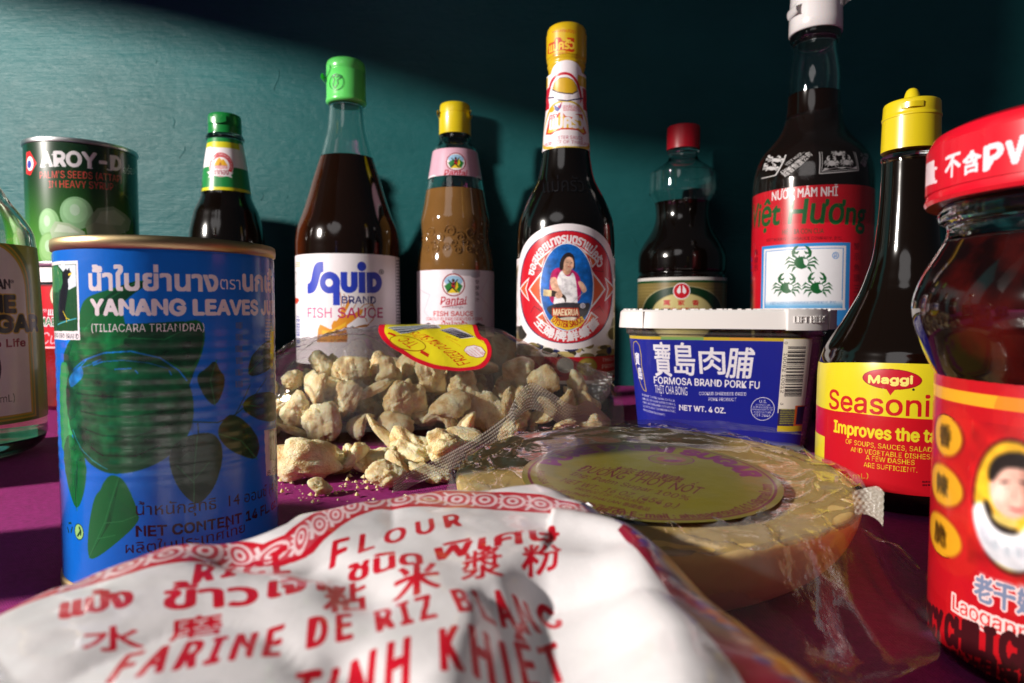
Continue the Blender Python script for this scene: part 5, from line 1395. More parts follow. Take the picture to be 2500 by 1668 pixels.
for cx_, cy_ in ((328, 335), (312, 580), (302, 825)):
    A.ell(*J(cx_, cy_), 30, 53, (110, 20, 16)); A.ell(*J(cx_, cy_), 28, 50, GO)
    A.T('香' if cy_ < 400 else '辣' if cy_ < 700 else '脆', J(cx_ - 28, 0)[0], J(cx_ + 28, 0)[0], J(0, cy_ + 52)[1], 50, (60, 40, 10), bold=.04, full=True)
A.ell(*J(655, 690), 104, 166, (40, 20, 16)); A.ell(*J(655, 690), 99, 159, (226, 170, 40))
A.sm = 2
def j_(pts, col): A.poly([J(*p) for p in pts], col)
j_([(455, 680), (520, 655), (560, 760), (640, 830), (700, 830), (830, 650), (850, 900), (740, 1020), (640, 1008), (540, 940), (480, 830)], (232, 230, 238))
j_([(510, 655), (540, 650), (570, 740), (640, 800), (690, 800), (690, 830), (620, 828), (550, 770)], (40, 32, 30)); j_([(550, 720), (600, 730), (690, 740), (690, 800), (630, 795), (570, 760)], (220, 190, 100))
j_([(545, 560), (590, 500), (660, 480), (760, 490), (780, 600), (760, 720), (690, 760), (610, 735), (560, 680), (545, 620)], (226, 176, 160)); j_([(540, 550), (545, 480), (590, 430), (660, 415), (740, 430), (790, 500), (790, 560), (740, 510), (650, 490), (600, 510), (560, 570)], (34, 28, 26))
for px_ in (620, 720): A.ell(*J(px_, 590), 8, 5, (60, 40, 40))
A.line([J(650, 700), J(690, 708), J(720, 700)], 5, (170, 60, 70)); A.line([J(672, 600), J(668, 650), J(684, 655)], 3, (190, 130, 120))
j_([(700, 500), (780, 500), (785, 610), (760, 720), (700, 755), (716, 650), (706, 560)], (196, 140, 124)); j_([(560, 600), (610, 560), (640, 600), (620, 680), (575, 660)], (236, 194, 180)); j_([(598, 566), (640, 556), (646, 566), (604, 576)], (60, 40, 40)); j_([(694, 560), (738, 570), (736, 580), (694, 570)], (60, 40, 40)); j_([(640, 690), (690, 700), (730, 690), (694, 722)], (176, 84, 84))
j_([(480, 700), (540, 780), (560, 900), (500, 840)], (204, 204, 216)); j_([(640, 850), (760, 800), (800, 860), (700, 960)], (210, 208, 218))
A.sm = 0
A.mottle(2370, 1040, 2570, 1410, .35, 22, 9)
for cx_, cy_ in ((575, 880), (635, 910), (690, 920)): A.ell(*J(cx_, cy_), 10, 14, (190, 196, 206))
for c_, bo in (((236, 200, 200), .10), ((120, 130, 160), .03)):
    A.T('老干妈', J(470, 0)[0], J(800, 0)[0], J(0, 1150)[1], 66, c_, bold=bo, full=True, y1=J(0, 1250)[1])
for c_, bo in (((240, 208, 206), .10), ((206, 40, 40), .01)):
    A.T('Laoganma', J(365, 0)[0], J(860, 0)[0], J(0, 1200)[1], 40, c_, bold=bo, y1=J(0, 1400)[1])
A.T('SPICY CHILI CRISP', J(195, 0)[0], J(1010, 0)[0], J(0, 1268)[1], 74, (60, 14, 20), bold=.05, y1=J(0, 1545)[1])
zz_ = A.P(*J(300, 1430))[1]
A.polyw([(sj - .2, zz_), (sj + .2, zz_ - .002), (sj + .2, 0), (sj - .2, 0)], (204, 120, 30))
A.T('风味豆豉油制辣椒', J(240, 0)[0], J(800, 0)[0], J(0, 1470)[1], 44, (50, 16, 16), bold=.03, y1=J(0, 1640)[1])
A.soften(2240, 1040, 2620, 1420, 3); A.wear(.03, 17); sfz.R0 = LR
label_mesh('label', t, A, printed('chilli_jar_print', A, .3, .4), clip=(A.b[0], A.b[1], .0024, ztop), ns=80)
# ------------------------------------------------------------------ heaps and bags that are height fields over the table
def fbm(x, y, s, seed=0.0, o=3):
    v, a = 0.0, 1.0
    for k in range(o):
        v += a * noise.noise(Vector((x * s, y * s, seed + 3.1 * k))); s *= 2.1; a *= .5
    return v
def march(hf, x, y, lo=.03, hi=.7):
    d = ray(x, y); t0 = None; near = (1e9, lo)
    for t in np.linspace(lo, hi, 600):
        g = H + d[2] * t - hf(d[0] * t, d[1] * t)
        if g < 0: break
        near = min(near, (g, t)); t0 = t
    else: return np.array([d[0] * near[1], d[1] * near[1]])
    t0 = t0 or t
    t1 = t0 + (hi - lo) / 599
    for _ in range(14):
        m = (t0 + t1) / 2
        if H + d[2] * m < hf(d[0] * m, d[1] * m): t1 = m
        else: t0 = m
    return np.array([d[0] * t1, d[1] * t1])
def sstep(a, b, x):
    u = max(0.0, min(1.0, (x - a) / (b - a))); return u * u * (3 - 2 * u)
def seg_d(x, y, pts):
    best = 1e9; at = 0
    for i, (p, q_) in enumerate(zip(pts, pts[1:])):
        dx, dy = q_[0] - p[0], q_[1] - p[1]
        u = max(0, min(1, ((x - p[0]) * dx + (y - p[1]) * dy) / (dx * dx + dy * dy)))
        d = math.hypot(x - p[0] - u * dx, y - p[1] - u * dy)
        sg = 1 if (dx * (y - p[1]) - dy * (x - p[0])) > 0 else -1
        if d < best: best, at, side = d, (i + u) / (len(pts) - 1), sg
    return best, at, side

# ---- rice flour bag lying in front: a parallelogram pillow
ZB = .037
def flat(x, y, z=ZB): p = at_Z(x, y, z); return (p.x, p.y)
OUT_PX = [(-200, 1525), (0, 1436), (160, 1383), (351, 1316), (511, 1292), (590, 1288), (640, 1256), (745, 1237), (860, 1212), (957, 1191), (1040, 1178), (1117, 1172), (1200, 1174), (1277, 1182), (1350, 1199), (1425, 1228), (1543, 1309), (1660, 1404), (1809, 1521), (1990, 1668), (2150, 1800)]
OUT = [flat(x, y, .0352) for x, y in OUT_PX] + [(.040, .0), (.028, -.05), (.0, -.075), (-.06, -.085), (-.12, -.07), (-.165, -.02), (-.165, .03), (-.125, .062)]
OUT = np.array(OUT)
def area2(P_): return sum(P_[i - 1][0] * P_[i][1] - P_[i][0] * P_[i - 1][1] for i in range(len(P_)))
if area2(OUT) < 0: OUT = OUT[::-1]
_q = np.roll(OUT, -1, 0)
_n = np.stack([(_q - OUT)[:, 1], -(_q - OUT)[:, 0]], 1); _n /= np.hypot(*_n.T)[:, None]
_vn = _n + np.roll(_n, 1, 0); _vn /= np.hypot(*_vn.T)[:, None]
OUT = OUT + _vn * np.where((OUT[:, 0] > -.002) & (OUT[:, 1] < .150), .0122, .0045)[:, None]                      # the seam lies a little outside what shows as the outline
_d = np.roll(OUT, -1, 0) - OUT; _dd = (_d ** 2).sum(1)
def inside_d(x, y):
    """distance inside the seam (negative outside)"""
    p_ = np.array([x, y]) - OUT
    u = np.clip((p_ * _d).sum(1) / _dd, 0, 1)
    dist = np.hypot(*(p_ - _d * u[:, None]).T).min()
    c0 = OUT[:, 1] > y; c1 = np.roll(OUT, -1, 0)[:, 1] > y
    k_ = c0 != c1
    xc = OUT[k_, 0] + (y - OUT[k_, 1]) / _d[k_, 1] * _d[k_, 0]
    return dist if (xc > x).sum() % 2 else -dist
Bc = np.array([0.0, .06])
fold1 = [flat(1330, 1340), flat(1310, 1450), flat(1325, 1560), flat(1290, 1690)]
fold2 = [flat(590, 1330), flat(740, 1350), flat(860, 1385), flat(900, 1430)]
fold3 = [flat(1195, 1430), flat(1215, 1500), flat(1180, 1640)]
fold4 = [flat(830, 1600), flat(930, 1668), flat(1000, 1800)]
def flour_h(x, y, folds=True):
    dd = inside_d(x, y)
    if dd <= 0: return -.01
    ed = math.sqrt(max(0, 1 - (1 - min(1, dd / .016)) ** 2))
    h = ZB * ed
    if not folds: return h
    h += .0010 * fbm(x, y, 20, 4) * ed + .00035 * fbm(x, y, 70, 9) * ed - .0009 * ed * (1 - abs(noise.noise(Vector((x * 38 + y * 12, y * 30, 6))))) ** 5
    d, at, sd = seg_d(x, y, fold1); w = (.0040 + .0012 * at) if sd < 0 else .0095
    h -= ed * .0048 * math.exp(-(d / w) ** 2) * sstep(-.02, .25, at) * (1.0)
    h += ed * .0026 * math.exp(-((d - (.015 if sd > 0 else .007)) / .005) ** 2) * (1 if sd > 0 else .3)
    d, at, sd = seg_d(x, y, fold2); h -= ed * .0022 * math.exp(-(d / .005) ** 2)
    d, at, sd = seg_d(x, y, fold3); h -= ed * .0016 * math.exp(-(d / .0024) ** 2)
    d, at, sd = seg_d(x, y, fold4); h -= ed * .0016 * math.exp(-(d / .003) ** 2)
    return h
t = thing('flour_bag', 'white rice flour bag with red lettering lying blurred in the foreground', 'bag', (Bc[0], Bc[1], 0))
Pf = lambda x, y: np.array(flat(x, y, .0362))
A = Art(-.10, .06, .03, .18, 9000, (232, 228, 230), Pf)
RDF = (204, 24, 44)
RDL = (206, 74, 88)
# printed border along the far and right seams: band with scrolls
UP = [(0, 1450), (200, 1392), (400, 1335), (480, 1315), (560, 1309), (640, 1322), (700, 1312), (770, 1262), (840, 1222), (906, 1203), (1040, 1194), (1150, 1197), (1251, 1204), (1330, 1213), (1400, 1228), (1440, 1243)]
LOW = [(0, 1500), (200, 1438), (380, 1390), (480, 1370), (560, 1352), (640, 1356), (700, 1354), (760, 1342), (810, 1312), (860, 1275), (920, 1248), (1040, 1242), (1150, 1246), (1251, 1251), (1330, 1254), (1400, 1262), (1450, 1268)]
def dense(P_, n):
    P_ = np.array(P_, float); L_ = np.concatenate([[0], np.cumsum(np.hypot(*np.diff(P_, axis=0).T))]); q_ = np.linspace(0, L_[-1], n)
    return np.stack([np.interp(q_, L_, P_[:, 0]), np.interp(q_, L_, P_[:, 1])], 1)
U_, L_ = dense(A.W(UP), 60), dense(A.W(LOW), 60)
A.polyw(list(U_) + list(L_[::-1]), RDL)
A.linew(U_ * .93 + L_ * .07, .0011, RDF); A.linew(U_ * .08 + L_ * .92, .0012, RDF)
for i in range(2, 58, 3):
    c_ = (U_[i] + L_[i]) / 2; w_ = (U_[i] - L_[i]) * .36; e_ = (U_[i + 1] - U_[i - 1]); e_ = e_ / max(1e-6, np.hypot(*e_)) * .0028
    for k_, col in ((1, (240, 206, 210)), (.72, RDL), (.46, (240, 212, 216)), (.2, RDL)):
        A.polyw([c_ + w_ * k_ * math.sin(q_) + e_ * k_ * math.cos(q_) for q_ in np.linspace(0, 2 * math.pi, 18)], col)
    for sg in (-1, 1): A.linew([c_ + e_ * 1.1 + w_ * sg, c_ + e_ * 1.6, c_ + e_ * 1.1 + w_ * .3 * sg], .0007, (240, 214, 218))
RO = [(1425, 1222), (1543, 1306), (1660, 1400), (1809, 1517), (1990, 1662), (2080, 1745)]; RI = [(1384, 1270), (1478, 1362), (1572, 1462), (1672, 1580), (1768, 1692), (1824, 1772)]
O_, I_ = dense(A.W(RO), 50), dense(A.W(RI), 50)
def stripe(a, b__, f0, f1, col, al=1.0):
    k0, k1 = int(a * 49), int(b__ * 49) + 1
    g = lambda i, f: f * (.30 + .70 * i / 49)
    A.polyw([O_[i] + (I_[i] - O_[i]) * g(i, f0) + (O_[i] - I_[i]) * (0 if f0 else .8) for i in range(k0, k1)] + [O_[i] + (I_[i] - O_[i]) * g(i, f1) for i in range(k0, k1)][::-1], col, al)
stripe(0, 1, 0, .62, (92, 56, 132)); stripe(.42, 1, .0, .42, (196, 112, 50)); stripe(.3, 1, .42, .95, (150, 30, 56)); stripe(.3, .8, .30, .46, (120, 40, 90))
r_ = random.Random(2)
for i in range(70):
    k_ = r_.randrange(3, 49); f_ = r_.uniform(0, .5) * (.3 + .7 * k_ / 49); c_ = O_[k_] * (1 - f_) + I_[k_] * f_
    A.ellw(c_, r_.uniform(.0006, .0020), r_.uniform(.0006, .0016), r_.choice([(120, 30, 90), (206, 120, 56), (150, 24, 60), (96, 70, 150), (210, 170, 150)]) if k_ > 14 else r_.choice([(100, 70, 150), (120, 80, 150), (80, 44, 110)]), .7)
def ft(s, x0, y0, x1, y1, h, col=RDF, **kw): A.T(s, x0, x1, y0, h, col, y1=y1, flat=False, **kw)
kf = 2350 / 900
def fp(x, y): return 600 + x / kf, 1160 + y / kf
ft('R I C E', 474, 1428, 705, 1372, 48, bold=.02)
ft('F L O U R', 806, 1362, 1126, 1292, 33, bold=.022)
for s_, x0, y0, x1, y1, h in (('แป้ง', 150, 1520, 322, 1484, 34), ('ข้าว', 400, 1488, 628, 1468, 36), ('เจ้า', 658, 1458, 790, 1432, 36), ('ชนิด', 850, 1392, 1030, 1382, 25), ('พิเศษ', 1056, 1372, 1366, 1320, 24)):
    ft(s_, x0, y0, x1, y1, h, bold=.035)
for ch, x0, y0, x1, y1, h in (('水', 200, 1594, 352, 1574, 52), ('磨', 412, 1560, 545, 1536, 50), ('粘', *fp(500, 885), *fp(765, 800), 80), ('米', *fp(940, 790), *fp(1240, 745), 72), ('漿', *fp(1375, 680), *fp(1640, 640), 62), ('粉', *fp(1760, 590), *fp(2015, 545), 44)):
    ft(ch, x0, y0, x1, y1, h, bold=.02, full=True)
ft('F A R I N E   D E   R I Z   B L A N C', 262, 1672, *fp(2030, 775), 66, bold=.022)
ft('T I N H   K H I Ế T', 690, 1740, *fp(2055, 1080), 74, bold=.022)
A.wear(.04, 20)
C0 = np.array([-.03, .035])
per = []
for i in range(len(OUT)):
    for t_ in np.linspace(0, 1, 14, endpoint=False): per.append(OUT[i] * (1 - t_) + OUT[(i + 1) % len(OUT)] * t_)
per = np.array(per); NP = len(per); NR = 110
vs, uv = [], []
for j in range(NR):
    r_j = 1 - (1 - j / (NR - 1)) ** 1.6 if j else .004
    for i in range(NP):
        p_ = C0 + (per[i] - C0) * min(r_j, .9995); z_ = max(flour_h(*p_), .0015)
        vs.append((p_[0], p_[1], z_)); uv.append(((p_[0] - A.b[0]) / (A.b[1] - A.b[0]), (p_[1] - A.b[2]) / (A.b[3] - A.b[2])))
fs = [(j * NP + i, (j + 1) * NP + i, (j + 1) * NP + (i + 1) % NP, j * NP + (i + 1) % NP) for j in range(NR - 1) for i in range(NP)] + [tuple(range(NP))]
m_flour = printed('flour_bag_print', A, .30, .4, bmp=(300, .0003, .3, 3))
m_bag_plain = paint('white_bag_film', (232, 228, 230), rough=.35)
mk('bag_front', vs, fs, m_flour, t, sharp=None, uv=uv)
mk('bag_back', [(x, y, .0012) for x, y in OUT], [tuple(range(len(OUT)))[::-1]], m_bag_plain, t, smooth=False)
# crimped seam standing out of the far left edge
vs = []
k0 = [i for i in range(len(per)) if per[i][1] > .07 and per[i][0] < -.035]
for n_, i in enumerate(k0):
    d = per[i] - C0; d /= np.hypot(*d)
    for j, (o, zz) in enumerate(((-.006, .020), (-.001, .017), (.002, .0175), (.0045, .0185 + .0006 * math.sin(n_ * 1.9)), (.0065, .0195 + .0007 * math.sin(n_ * 2.7)))):
        p_ = per[i] + d * o; vs.append((p_[0], p_[1], zz + .0012 * noise.noise(Vector((n_ * .15, 0, 1)))))
mk('end_seam', vs, grid_faces(5, len(k0)), m_bag_plain, t, sharp=None)
p0 = at_Y(1425, 1250, .150); tabp = [(1392, 1264), (1446, 1268), (1447, 1236), (1437, 1228), (1424, 1233), (1412, 1230), (1400, 1240)]
vs = [tuple(at_Y(x, y, .1475 + .0008 * i)) for i, (x, y) in enumerate(tabp)]
vs += [(a, b_ + .0006, c_) for a, b_, c_ in vs]
n = len(tabp)
mk('torn_tab', vs, [tuple(range(n)), tuple(range(n, 2 * n))[::-1]] + [(i, i + n, (i + 1) % n + n, (i + 1) % n) for i in range(n)], m_bag_plain, t, smooth=False)

# ------------------------------------------------------------------ fried pork rinds: shapes first
m_rind, nt, b = nmat('fried_rind')
tc = nt.nodes.new('ShaderNodeTexCoord')
n1 = nt.nodes.new('ShaderNodeTexNoise'); n1.inputs['Scale'].default_value = 1.5; n1.inputs['Detail'].default_value = 6
nt.links.new(tc.outputs['Object'], n1.inputs['Vector'])
r = nt.nodes.new('ShaderNodeValToRGB')
r.color_ramp.elements[0].position = .32; r.color_ramp.elements[0].color = (.70, .46, .18, 1)
r.color_ramp.elements[1].position = .62; r.color_ramp.elements[1].color = (.97, .87, .58, 1)
e_ = r.color_ramp.elements.new(.47); e_.color = (.90, .73, .41, 1)
nt.links.new(n1.outputs[0], r.inputs[0]); nt.links.new(r.outputs[0], b.inputs['Base Color'])
b.inputs['Roughness'].default_value = .34
b.inputs['Subsurface Weight'].default_value = .6
b.inputs['Subsurface Radius'].default_value = (.006, .004, .002); b.inputs['Subsurface Scale'].default_value = .7
prev = None
for sc_, dist, st_, inv, kind_ in ((9.0, .0010, .4, True, 'V'), (20.0, .0006, .6, True, 'V'), (36.0, .0004, .6, False, 'N')):
    tx_ = nt.nodes.new('ShaderNodeTexVoronoi' if kind_ == 'V' else 'ShaderNodeTexNoise'); tx_.inputs['Scale'].default_value = sc_
    nt.links.new(tc.outputs['Object'], tx_.inputs['Vector'])
    bp_ = nt.nodes.new('ShaderNodeBump'); bp_.inputs['Strength'].default_value = st_; bp_.inputs['Distance'].default_value = dist; bp_.invert = inv
    nt.links.new(tx_.outputs[0], bp_.inputs['Height'])
    if prev: nt.links.new(prev.outputs[0], bp_.inputs['Normal'])
    prev = bp_
nt.links.new(prev.outputs[0], b.inputs['Normal'])
def rind_mesh(seed, kind):
    bm = bmesh.new()
    bmesh.ops.create_icosphere(bm, subdivisions=5, radius=1.0)
    r_ = random.Random(seed); o = Vector((seed * 3.7, seed * 1.3, 0))
    n_s = r_.randint(6, 10)
    cuts = [(Vector((r_.gauss(0, 1), r_.gauss(0, 1), r_.gauss(0, .8))).normalized(), r_.uniform(.42, .68)) for _ in range(5)]
    balls = [(Vector((r_.gauss(0, 1), r_.gauss(0, 1), r_.gauss(0, .8))).normalized() * r_.uniform(.30, .62), r_.uniform(.34, .58)) for _ in range(n_s)] + [(Vector((0, 0, 0)), .62)]
    for v in bm.verts:
        p = v.co.normalized()
        hits = []
        for c_, R_ in balls:       # a cluster of blown-up blisters
            d_ = p.dot(c_); q2 = R_ * R_ - c_.length_squared + d_ * d_
            if q2 > 0 and d_ + math.sqrt(q2) > 0: hits.append(d_ + math.sqrt(q2))
        rad = math.log(sum(math.exp(24 * h_) for h_ in hits)) / 24
        vd = noise.voronoi(p * 5.5 + o)[0]
        rad += .15 * noise.noise(p * 2.4 + o) + .07 * (vd[1] - vd[0]) ** .6 + .055 * noise.noise(p * 6.5 + o) + .032 * noise.noise(p * 14 + o) + .014 * noise.noise(p * 30 + o)
        q_ = p * rad
        for d, c_ in cuts:
            ex = q_.dot(d) - c_ - .05 * noise.noise(q_ * 5 + o)
            if ex > 0: q_ -= d * ex * .42
        if kind == 'ball': q_ = Vector((q_.x * 1.1, q_.y, q_.z * .9))
        if kind == 'curl':       # a thick strip rolled on itself
            x = q_.x * 1.15; an = x * 1.5
            R = .62 + q_.z * .32 + .05 * x
            q_ = Vector((R * math.sin(an), q_.y * .85, .55 - R * math.cos(an)))
        elif kind == 'slab': q_ = Vector((q_.x * 1.2, q_.y * .9, q_.z * .55 + .28 * q_.x * q_.x))
        elif kind == 'stick': q_ = Vector((q_.x * 1.6, q_.y * .42, q_.z * .38 + .15 * math.sin(q_.x * 2)))
        v.co = q_
    c_ = sum((v.co for v in bm.verts), Vector()) / len(bm.verts)
    m_ = sum((v.co - c_).length for v in bm.verts) / len(bm.verts)
    for v in bm.verts: v.co = (v.co - c_) / m_ * .95
    me = bpy.data.meshes.new('pork_rind')
    bm.to_mesh(me); bm.free()
    me.polygons.foreach_set('use_smooth', [True] * len(me.polygons)); me.materials.append(m_rind)
    return me
KINDS = ['ball', 'slab', 'curl', 'ball', 'slab', 'curl', 'ball', 'stick', 'slab', 'curl', 'ball', 'slab', 'curl', 'ball', 'slab']
RM = [rind_mesh(i + 1, k_) for i, k_ in enumerate(KINDS)]
def rind(mi, p, s, rot, label, group=None):
    o = bpy.data.objects.new('pork_rind', RM[mi]); COL.objects.link(o)
    o.location = p; o.scale = (s, s, s) if not isinstance(s, tuple) else s; o.rotation_euler = rot
    tag(o, label, 'pork rind', group)
    return o
# ---- loose ones on the cloth (pixel of the centre, depth, size, turn)
loose = [
    (752, 1136, .287, (.0155, .0105, .0095), (0.1, .2, .35), 0, 'lumpy puffed pork rind lying on the cloth nearest the blue can'),
    (832, 1098, .300, (.012, .009, .0088), (.2, -.1, -.5), 5, 'folded pork rind between the lumpy rind and the upright chunk on the cloth'),
    (902, 1106, .300, (.0108, .009, .010), (.15, .1, .3), 2, 'curled pork rind with an open hollow, loose on the cloth'),
    (1003, 1082, .312, (.0105, .0085, .0125), (.2, .3, -.4), 1, 'blocky upright pork rind spilled at the mouth of the clear bag'),
    (945, 1052, .318, .0072, (.3, 1.05, .2), 7, 'thin brown stick of pork rind leaning up beside the blocky piece'),
    (985, 1128, .290, (.0085, .007, .0072), (.1, .5, .8), 9, 'small pale curl of pork rind in front of the blocky piece'),
    (948, 1168, .273, (.0066, .0058, .0068), (.4, -.2, .5), 6, 'craggy small pork rind piece nearest the flour bag'),
    (1045, 1142, .284, (.0078, .006, .0055), (.1, .2, -.3), 4, 'flat pale pork rind flake beside the textured seal strip'),
    (1096, 1108, .300, (.012, .0095, .0098), (.2, .1, .9), 3, 'round puffed pork rind tucked behind the textured seal strip'),
    (1120, 1075, .318, (.0095, .008, .0075), (.5, .2, .1), 8, 'flaky pork rind on top behind the textured seal strip'),
    (784, 1204, .262, (.0040, .0036, .0036), (.3, .2, .6), 6, 'tiny crumbled pork rind cube alone on the purple cloth'),
]
for x, y, Y, s, ro, mi, lb in loose:
    p = at_Y(x, y, Y)
    o = rind(mi, p, s, ro, lb)
    zmin = min((o.rotation_euler.to_matrix() @ Vector([c_ * k_ for c_, k_ in zip(v.co, o.scale)])).z for v in RM[mi].vertices)
    if p.z + zmin < .004 or mi not in (8,): o.location.z = max(-zmin - .0002, 0 if mi != 8 else p.z)
    if mi == 7: o.location.z = -zmin + .001
# crumbs
m_crumb = m_rind
r_ = random.Random(3); vs, fs = [], []
for i in range(150):
    x, y = r_.choice([(r_.gauss(860, 70), r_.gauss(1175, 22)), (r_.gauss(700, 22), r_.gauss(1140, 25)), (r_.gauss(930, 60), r_.gauss(1170, 20)), (r_.gauss(800, 60), r_.gauss(1210, 12))])
    if y < 1080: continue
    p = at_Z(x, y, 0); s = abs(r_.gauss(.0005, .0004)) + .0002
    b0 = len(vs)
    for d in ((1, 0, 0), (-1, .2, 0), (0, 1, .1), (.2, -1, 0), (0, .1, 1), (0, 0, -.2)):
        k_ = r_.uniform(.6, 1.3); vs.append((p.x + d[0] * s * k_, p.y + d[1] * s * k_, d[2] * s * k_ + s * .25))
    for a, b__, c_ in ((0, 2, 4), (2, 1, 4), (1, 3, 4), (3, 0, 4), (2, 0, 5), (1, 2, 5), (3, 1, 5), (0, 3, 5)): fs.append((b0 + a, b0 + b__, b0 + c_))
tag(mk('crumbs', vs, fs, m_crumb, None, smooth=False), 'pale pork rind crumbs scattered on the purple cloth', 'crumbs', kind='stuff')

# ------------------------------------------------------------------ the clear bag of rinds
prof_x = [(600, 872), (660, 868), (690, 855), (740, 832), (800, 814), (900, 800), (960, 794), (1060, 793), (1150, 794), (1200, 799), (1228, 803), (1260, 822), (1330, 852), (1400, 884), (1450, 905), (1480, 925), (1496, 935), (1510, 945)]
YR = .405
px_a = np.array([(x - CX) / F * YR for x, _ in prof_x]); pz_a = np.array([z_of(y, YR) for _, y in prof_x])
XL, XR = -.168, .0645
def rb_edges(x):
    """near and far rim of the bag at this x"""
    u = (x - XL) / (XR - XL)
    near = .352 + .014 * sstep(.0, .25, .25 - u) * 4 * .25 + .030 * sstep(.35, .95, u)
    far = .468 - .012 * u - .052 * sstep(.55, .82, u)
    return near - .012 * sstep(.55, .85, u), far
def rb_mid(x): return YR - .018 * sstep(.55, .82, (x - XL) / (XR - XL))
def rb_h(x, y, crease=True):
    if not XL < x < XR: return -.01
    n_, f_ = rb_edges(x)
    if not n_ < y < f_: return -.01
    hr = float(np.interp(x, px_a, pz_a))
    YM = rb_mid(x)
    u = (y - n_) / (YM - n_) if y < YM else (f_ - y) / (f_ - YM)
    s = math.sqrt(max(0, 1 - (1 - u) ** 2)) ** (.85 if y < YM else .7)
    e_ = sstep(XL, XL + .02, x)
    h = hr * s * (.25 + .75 * e_)
    w_ = min(1, u * 3)
    h += w_ * (.0018 * fbm(x, y, 34, 2.2) * (0.4 if y > YR - .004 else 1) - .0012 * abs(noise.noise(Vector((x * 60 + y * 40, y * 20, 5)))))
    if crease: w_ *= sstep(.85, 1.25, math.hypot((x + .036) / .056, (y - .404) / .042)); h += w_ * .0030 * (1 - min(1, abs(noise.noise(Vector((x * 34 + y * 26, y * 16 - x * 10, 8.3)))) * 3.2)) ** 4 + w_ * .0016 * (1 - min(1, abs(noise.noise(Vector((x * 70 - y * 30, y * 44, 2.3)))) * 3)) ** 4
    for x0, y0, x1, y1, dp in ((-.085, .395, -.075, .36, .0035), (-.02, .398, -.05, .362, .003), (-.12, .40, -.13, .37, .003), (-.03, .37, -.075, .365, .0025), (-.005, .405, .012, .365, -.0035), (.02, .38, .045, .375, .002)):
        d, at, sd = seg_d(x, y, [(x0, y0), (x1, y1)])
        h -= w_ * dp * math.exp(-(d / .0035) ** 2)
    return max(h, .001)
t = thing('rind_bag', 'clear plastic bag of pork rinds with an oval yellow and red sticker', 'bag', (-.05, .405, 0))
m_film = film('clear_bag_film', haze=.024, rough=.06, gain=.34, bmp=(130, .0007, .8, 3))
nx, ny = 190, 90; vs = []
for j in range(ny):
    for i in range(nx):
        x = XL + .0005 + (XR - XL - .001) * i / (nx - 1)
        n_, f_ = rb_edges(x)
        v = .5 - .5 * math.cos(math.pi * j / (ny - 1)); y = n_ + (f_ - n_) * (.002 + .996 * v)
        vs.append((x, y, rb_h(x, y)))
mk('bag_film', vs, grid_faces(nx, ny), m_film, t, sharp=None)
bm_ = [(x_, y_, .0007) for (x_, y_, z_) in [vs[j * nx + i] for j in range(0, ny, 8) for i in range(0, nx, 8)]]
mk('bag_back', bm_, [f_[::-1] for f_ in grid_faces(len(range(0, nx, 8)), len(range(0, ny, 8)))], m_film, t, sharp=None)
# crimped tail fin at the right end, standing up, with ribs
A0 = [(1418, 888), (1452, 902), (1494, 914)]; A1 = [(1440, 990), (1466, 978), (1472, 960)]
vs = []; n = 40
for i in range(n):
    u = i / (n - 1)
    for j in range(9):
        v = j / 8
        x = 1405 + (1496 - 1405) * v + (-6) * u * v; y = (885 + 30 * v) + (1000 - 885 - 75 * v * v + 5) * u
        p = at_Y(x, y, .384 - .012 * v + .0009 * math.sin(u * 60) * sstep(.45, .6, v)); vs.append(tuple(p))
mk('crimped_fin', vs, grid_faces(9, n), m_film, t, sharp=None)
# ---- the oval sticker, pressed on the film
Pb = lambda x, y: march(rb_h, x, y, .30, .47)
ol_px = [(924, 803), (930, 826), (948, 846), (980, 866), (1020, 889), (1060, 903), (1100, 908), (1150, 907), (1180, 900), (1196, 880), (1200, 856), (1190, 832), (1168, 812)]
W_ = [Pb(x, y) for x, y in ol_px]
far = [np.array([.0105 - i * .0, 0]) for i in range(0)]
W_ += [np.array([-.0275, .4285]), np.array([-.040, .4310]), np.array([-.055, .4290]), np.array([-.071, .4220]), np.array([-.0800, .4140])]
Wl = np.array(W_)
def spl(P_, k_=8):
    n_ = len(P_); out = []
    for i in range(n_):
        p0, p1, p2, p3 = P_[i - 1], P_[i], P_[(i + 1) % n_], P_[(i + 2) % n_]
        for t_ in np.arange(0, 1, 1 / k_): out.append(.5 * (2 * p1 + (p2 - p0) * t_ + (2 * p0 - 5 * p1 + 4 * p2 - p3) * t_ ** 2 + (3 * p1 - p0 - 3 * p2 + p3) * t_ ** 3))
    return np.array(out)
O1 = spl(Wl); ctr = O1.mean(0)
lo_, hi_ = O1.min(0) - .001, O1.max(0) + .001
A = Art(lo_[0], hi_[0], lo_[1], hi_[1], 12000, WHITE, Pb)
def shrink(P_, m): return ctr + (P_ - ctr) * (1 - m / np.hypot(*(P_ - ctr).T)[:, None])
in_px = [(939, 803), (943, 822), (960, 841), (990, 860), (1025, 880), (1062, 893), (1100, 899), (1145, 899), (1171, 892), (1186, 876), (1189, 856), (1180, 836), (1158, 817)]
I1 = spl(np.array([Pb(x, y) for x, y in in_px] + [w_ * .9 + ctr * .1 for w_ in W_[len(ol_px):]]))
A.polyw(O1, (206, 24, 44)); A.polyw(I1, (226, 210, 34))
ks = 2350 / 330
def sp(x, y): return (900 + x / ks, 780 + y / ks)
RS = (196, 44, 24)
def st(s, p0, p1, h, col, **kw): A.T(s, *[sp(*p0)[0], sp(*p1)[0]], sp(*p0)[1], h / ks, col, y1=sp(*p1)[1], flat=False, **kw)
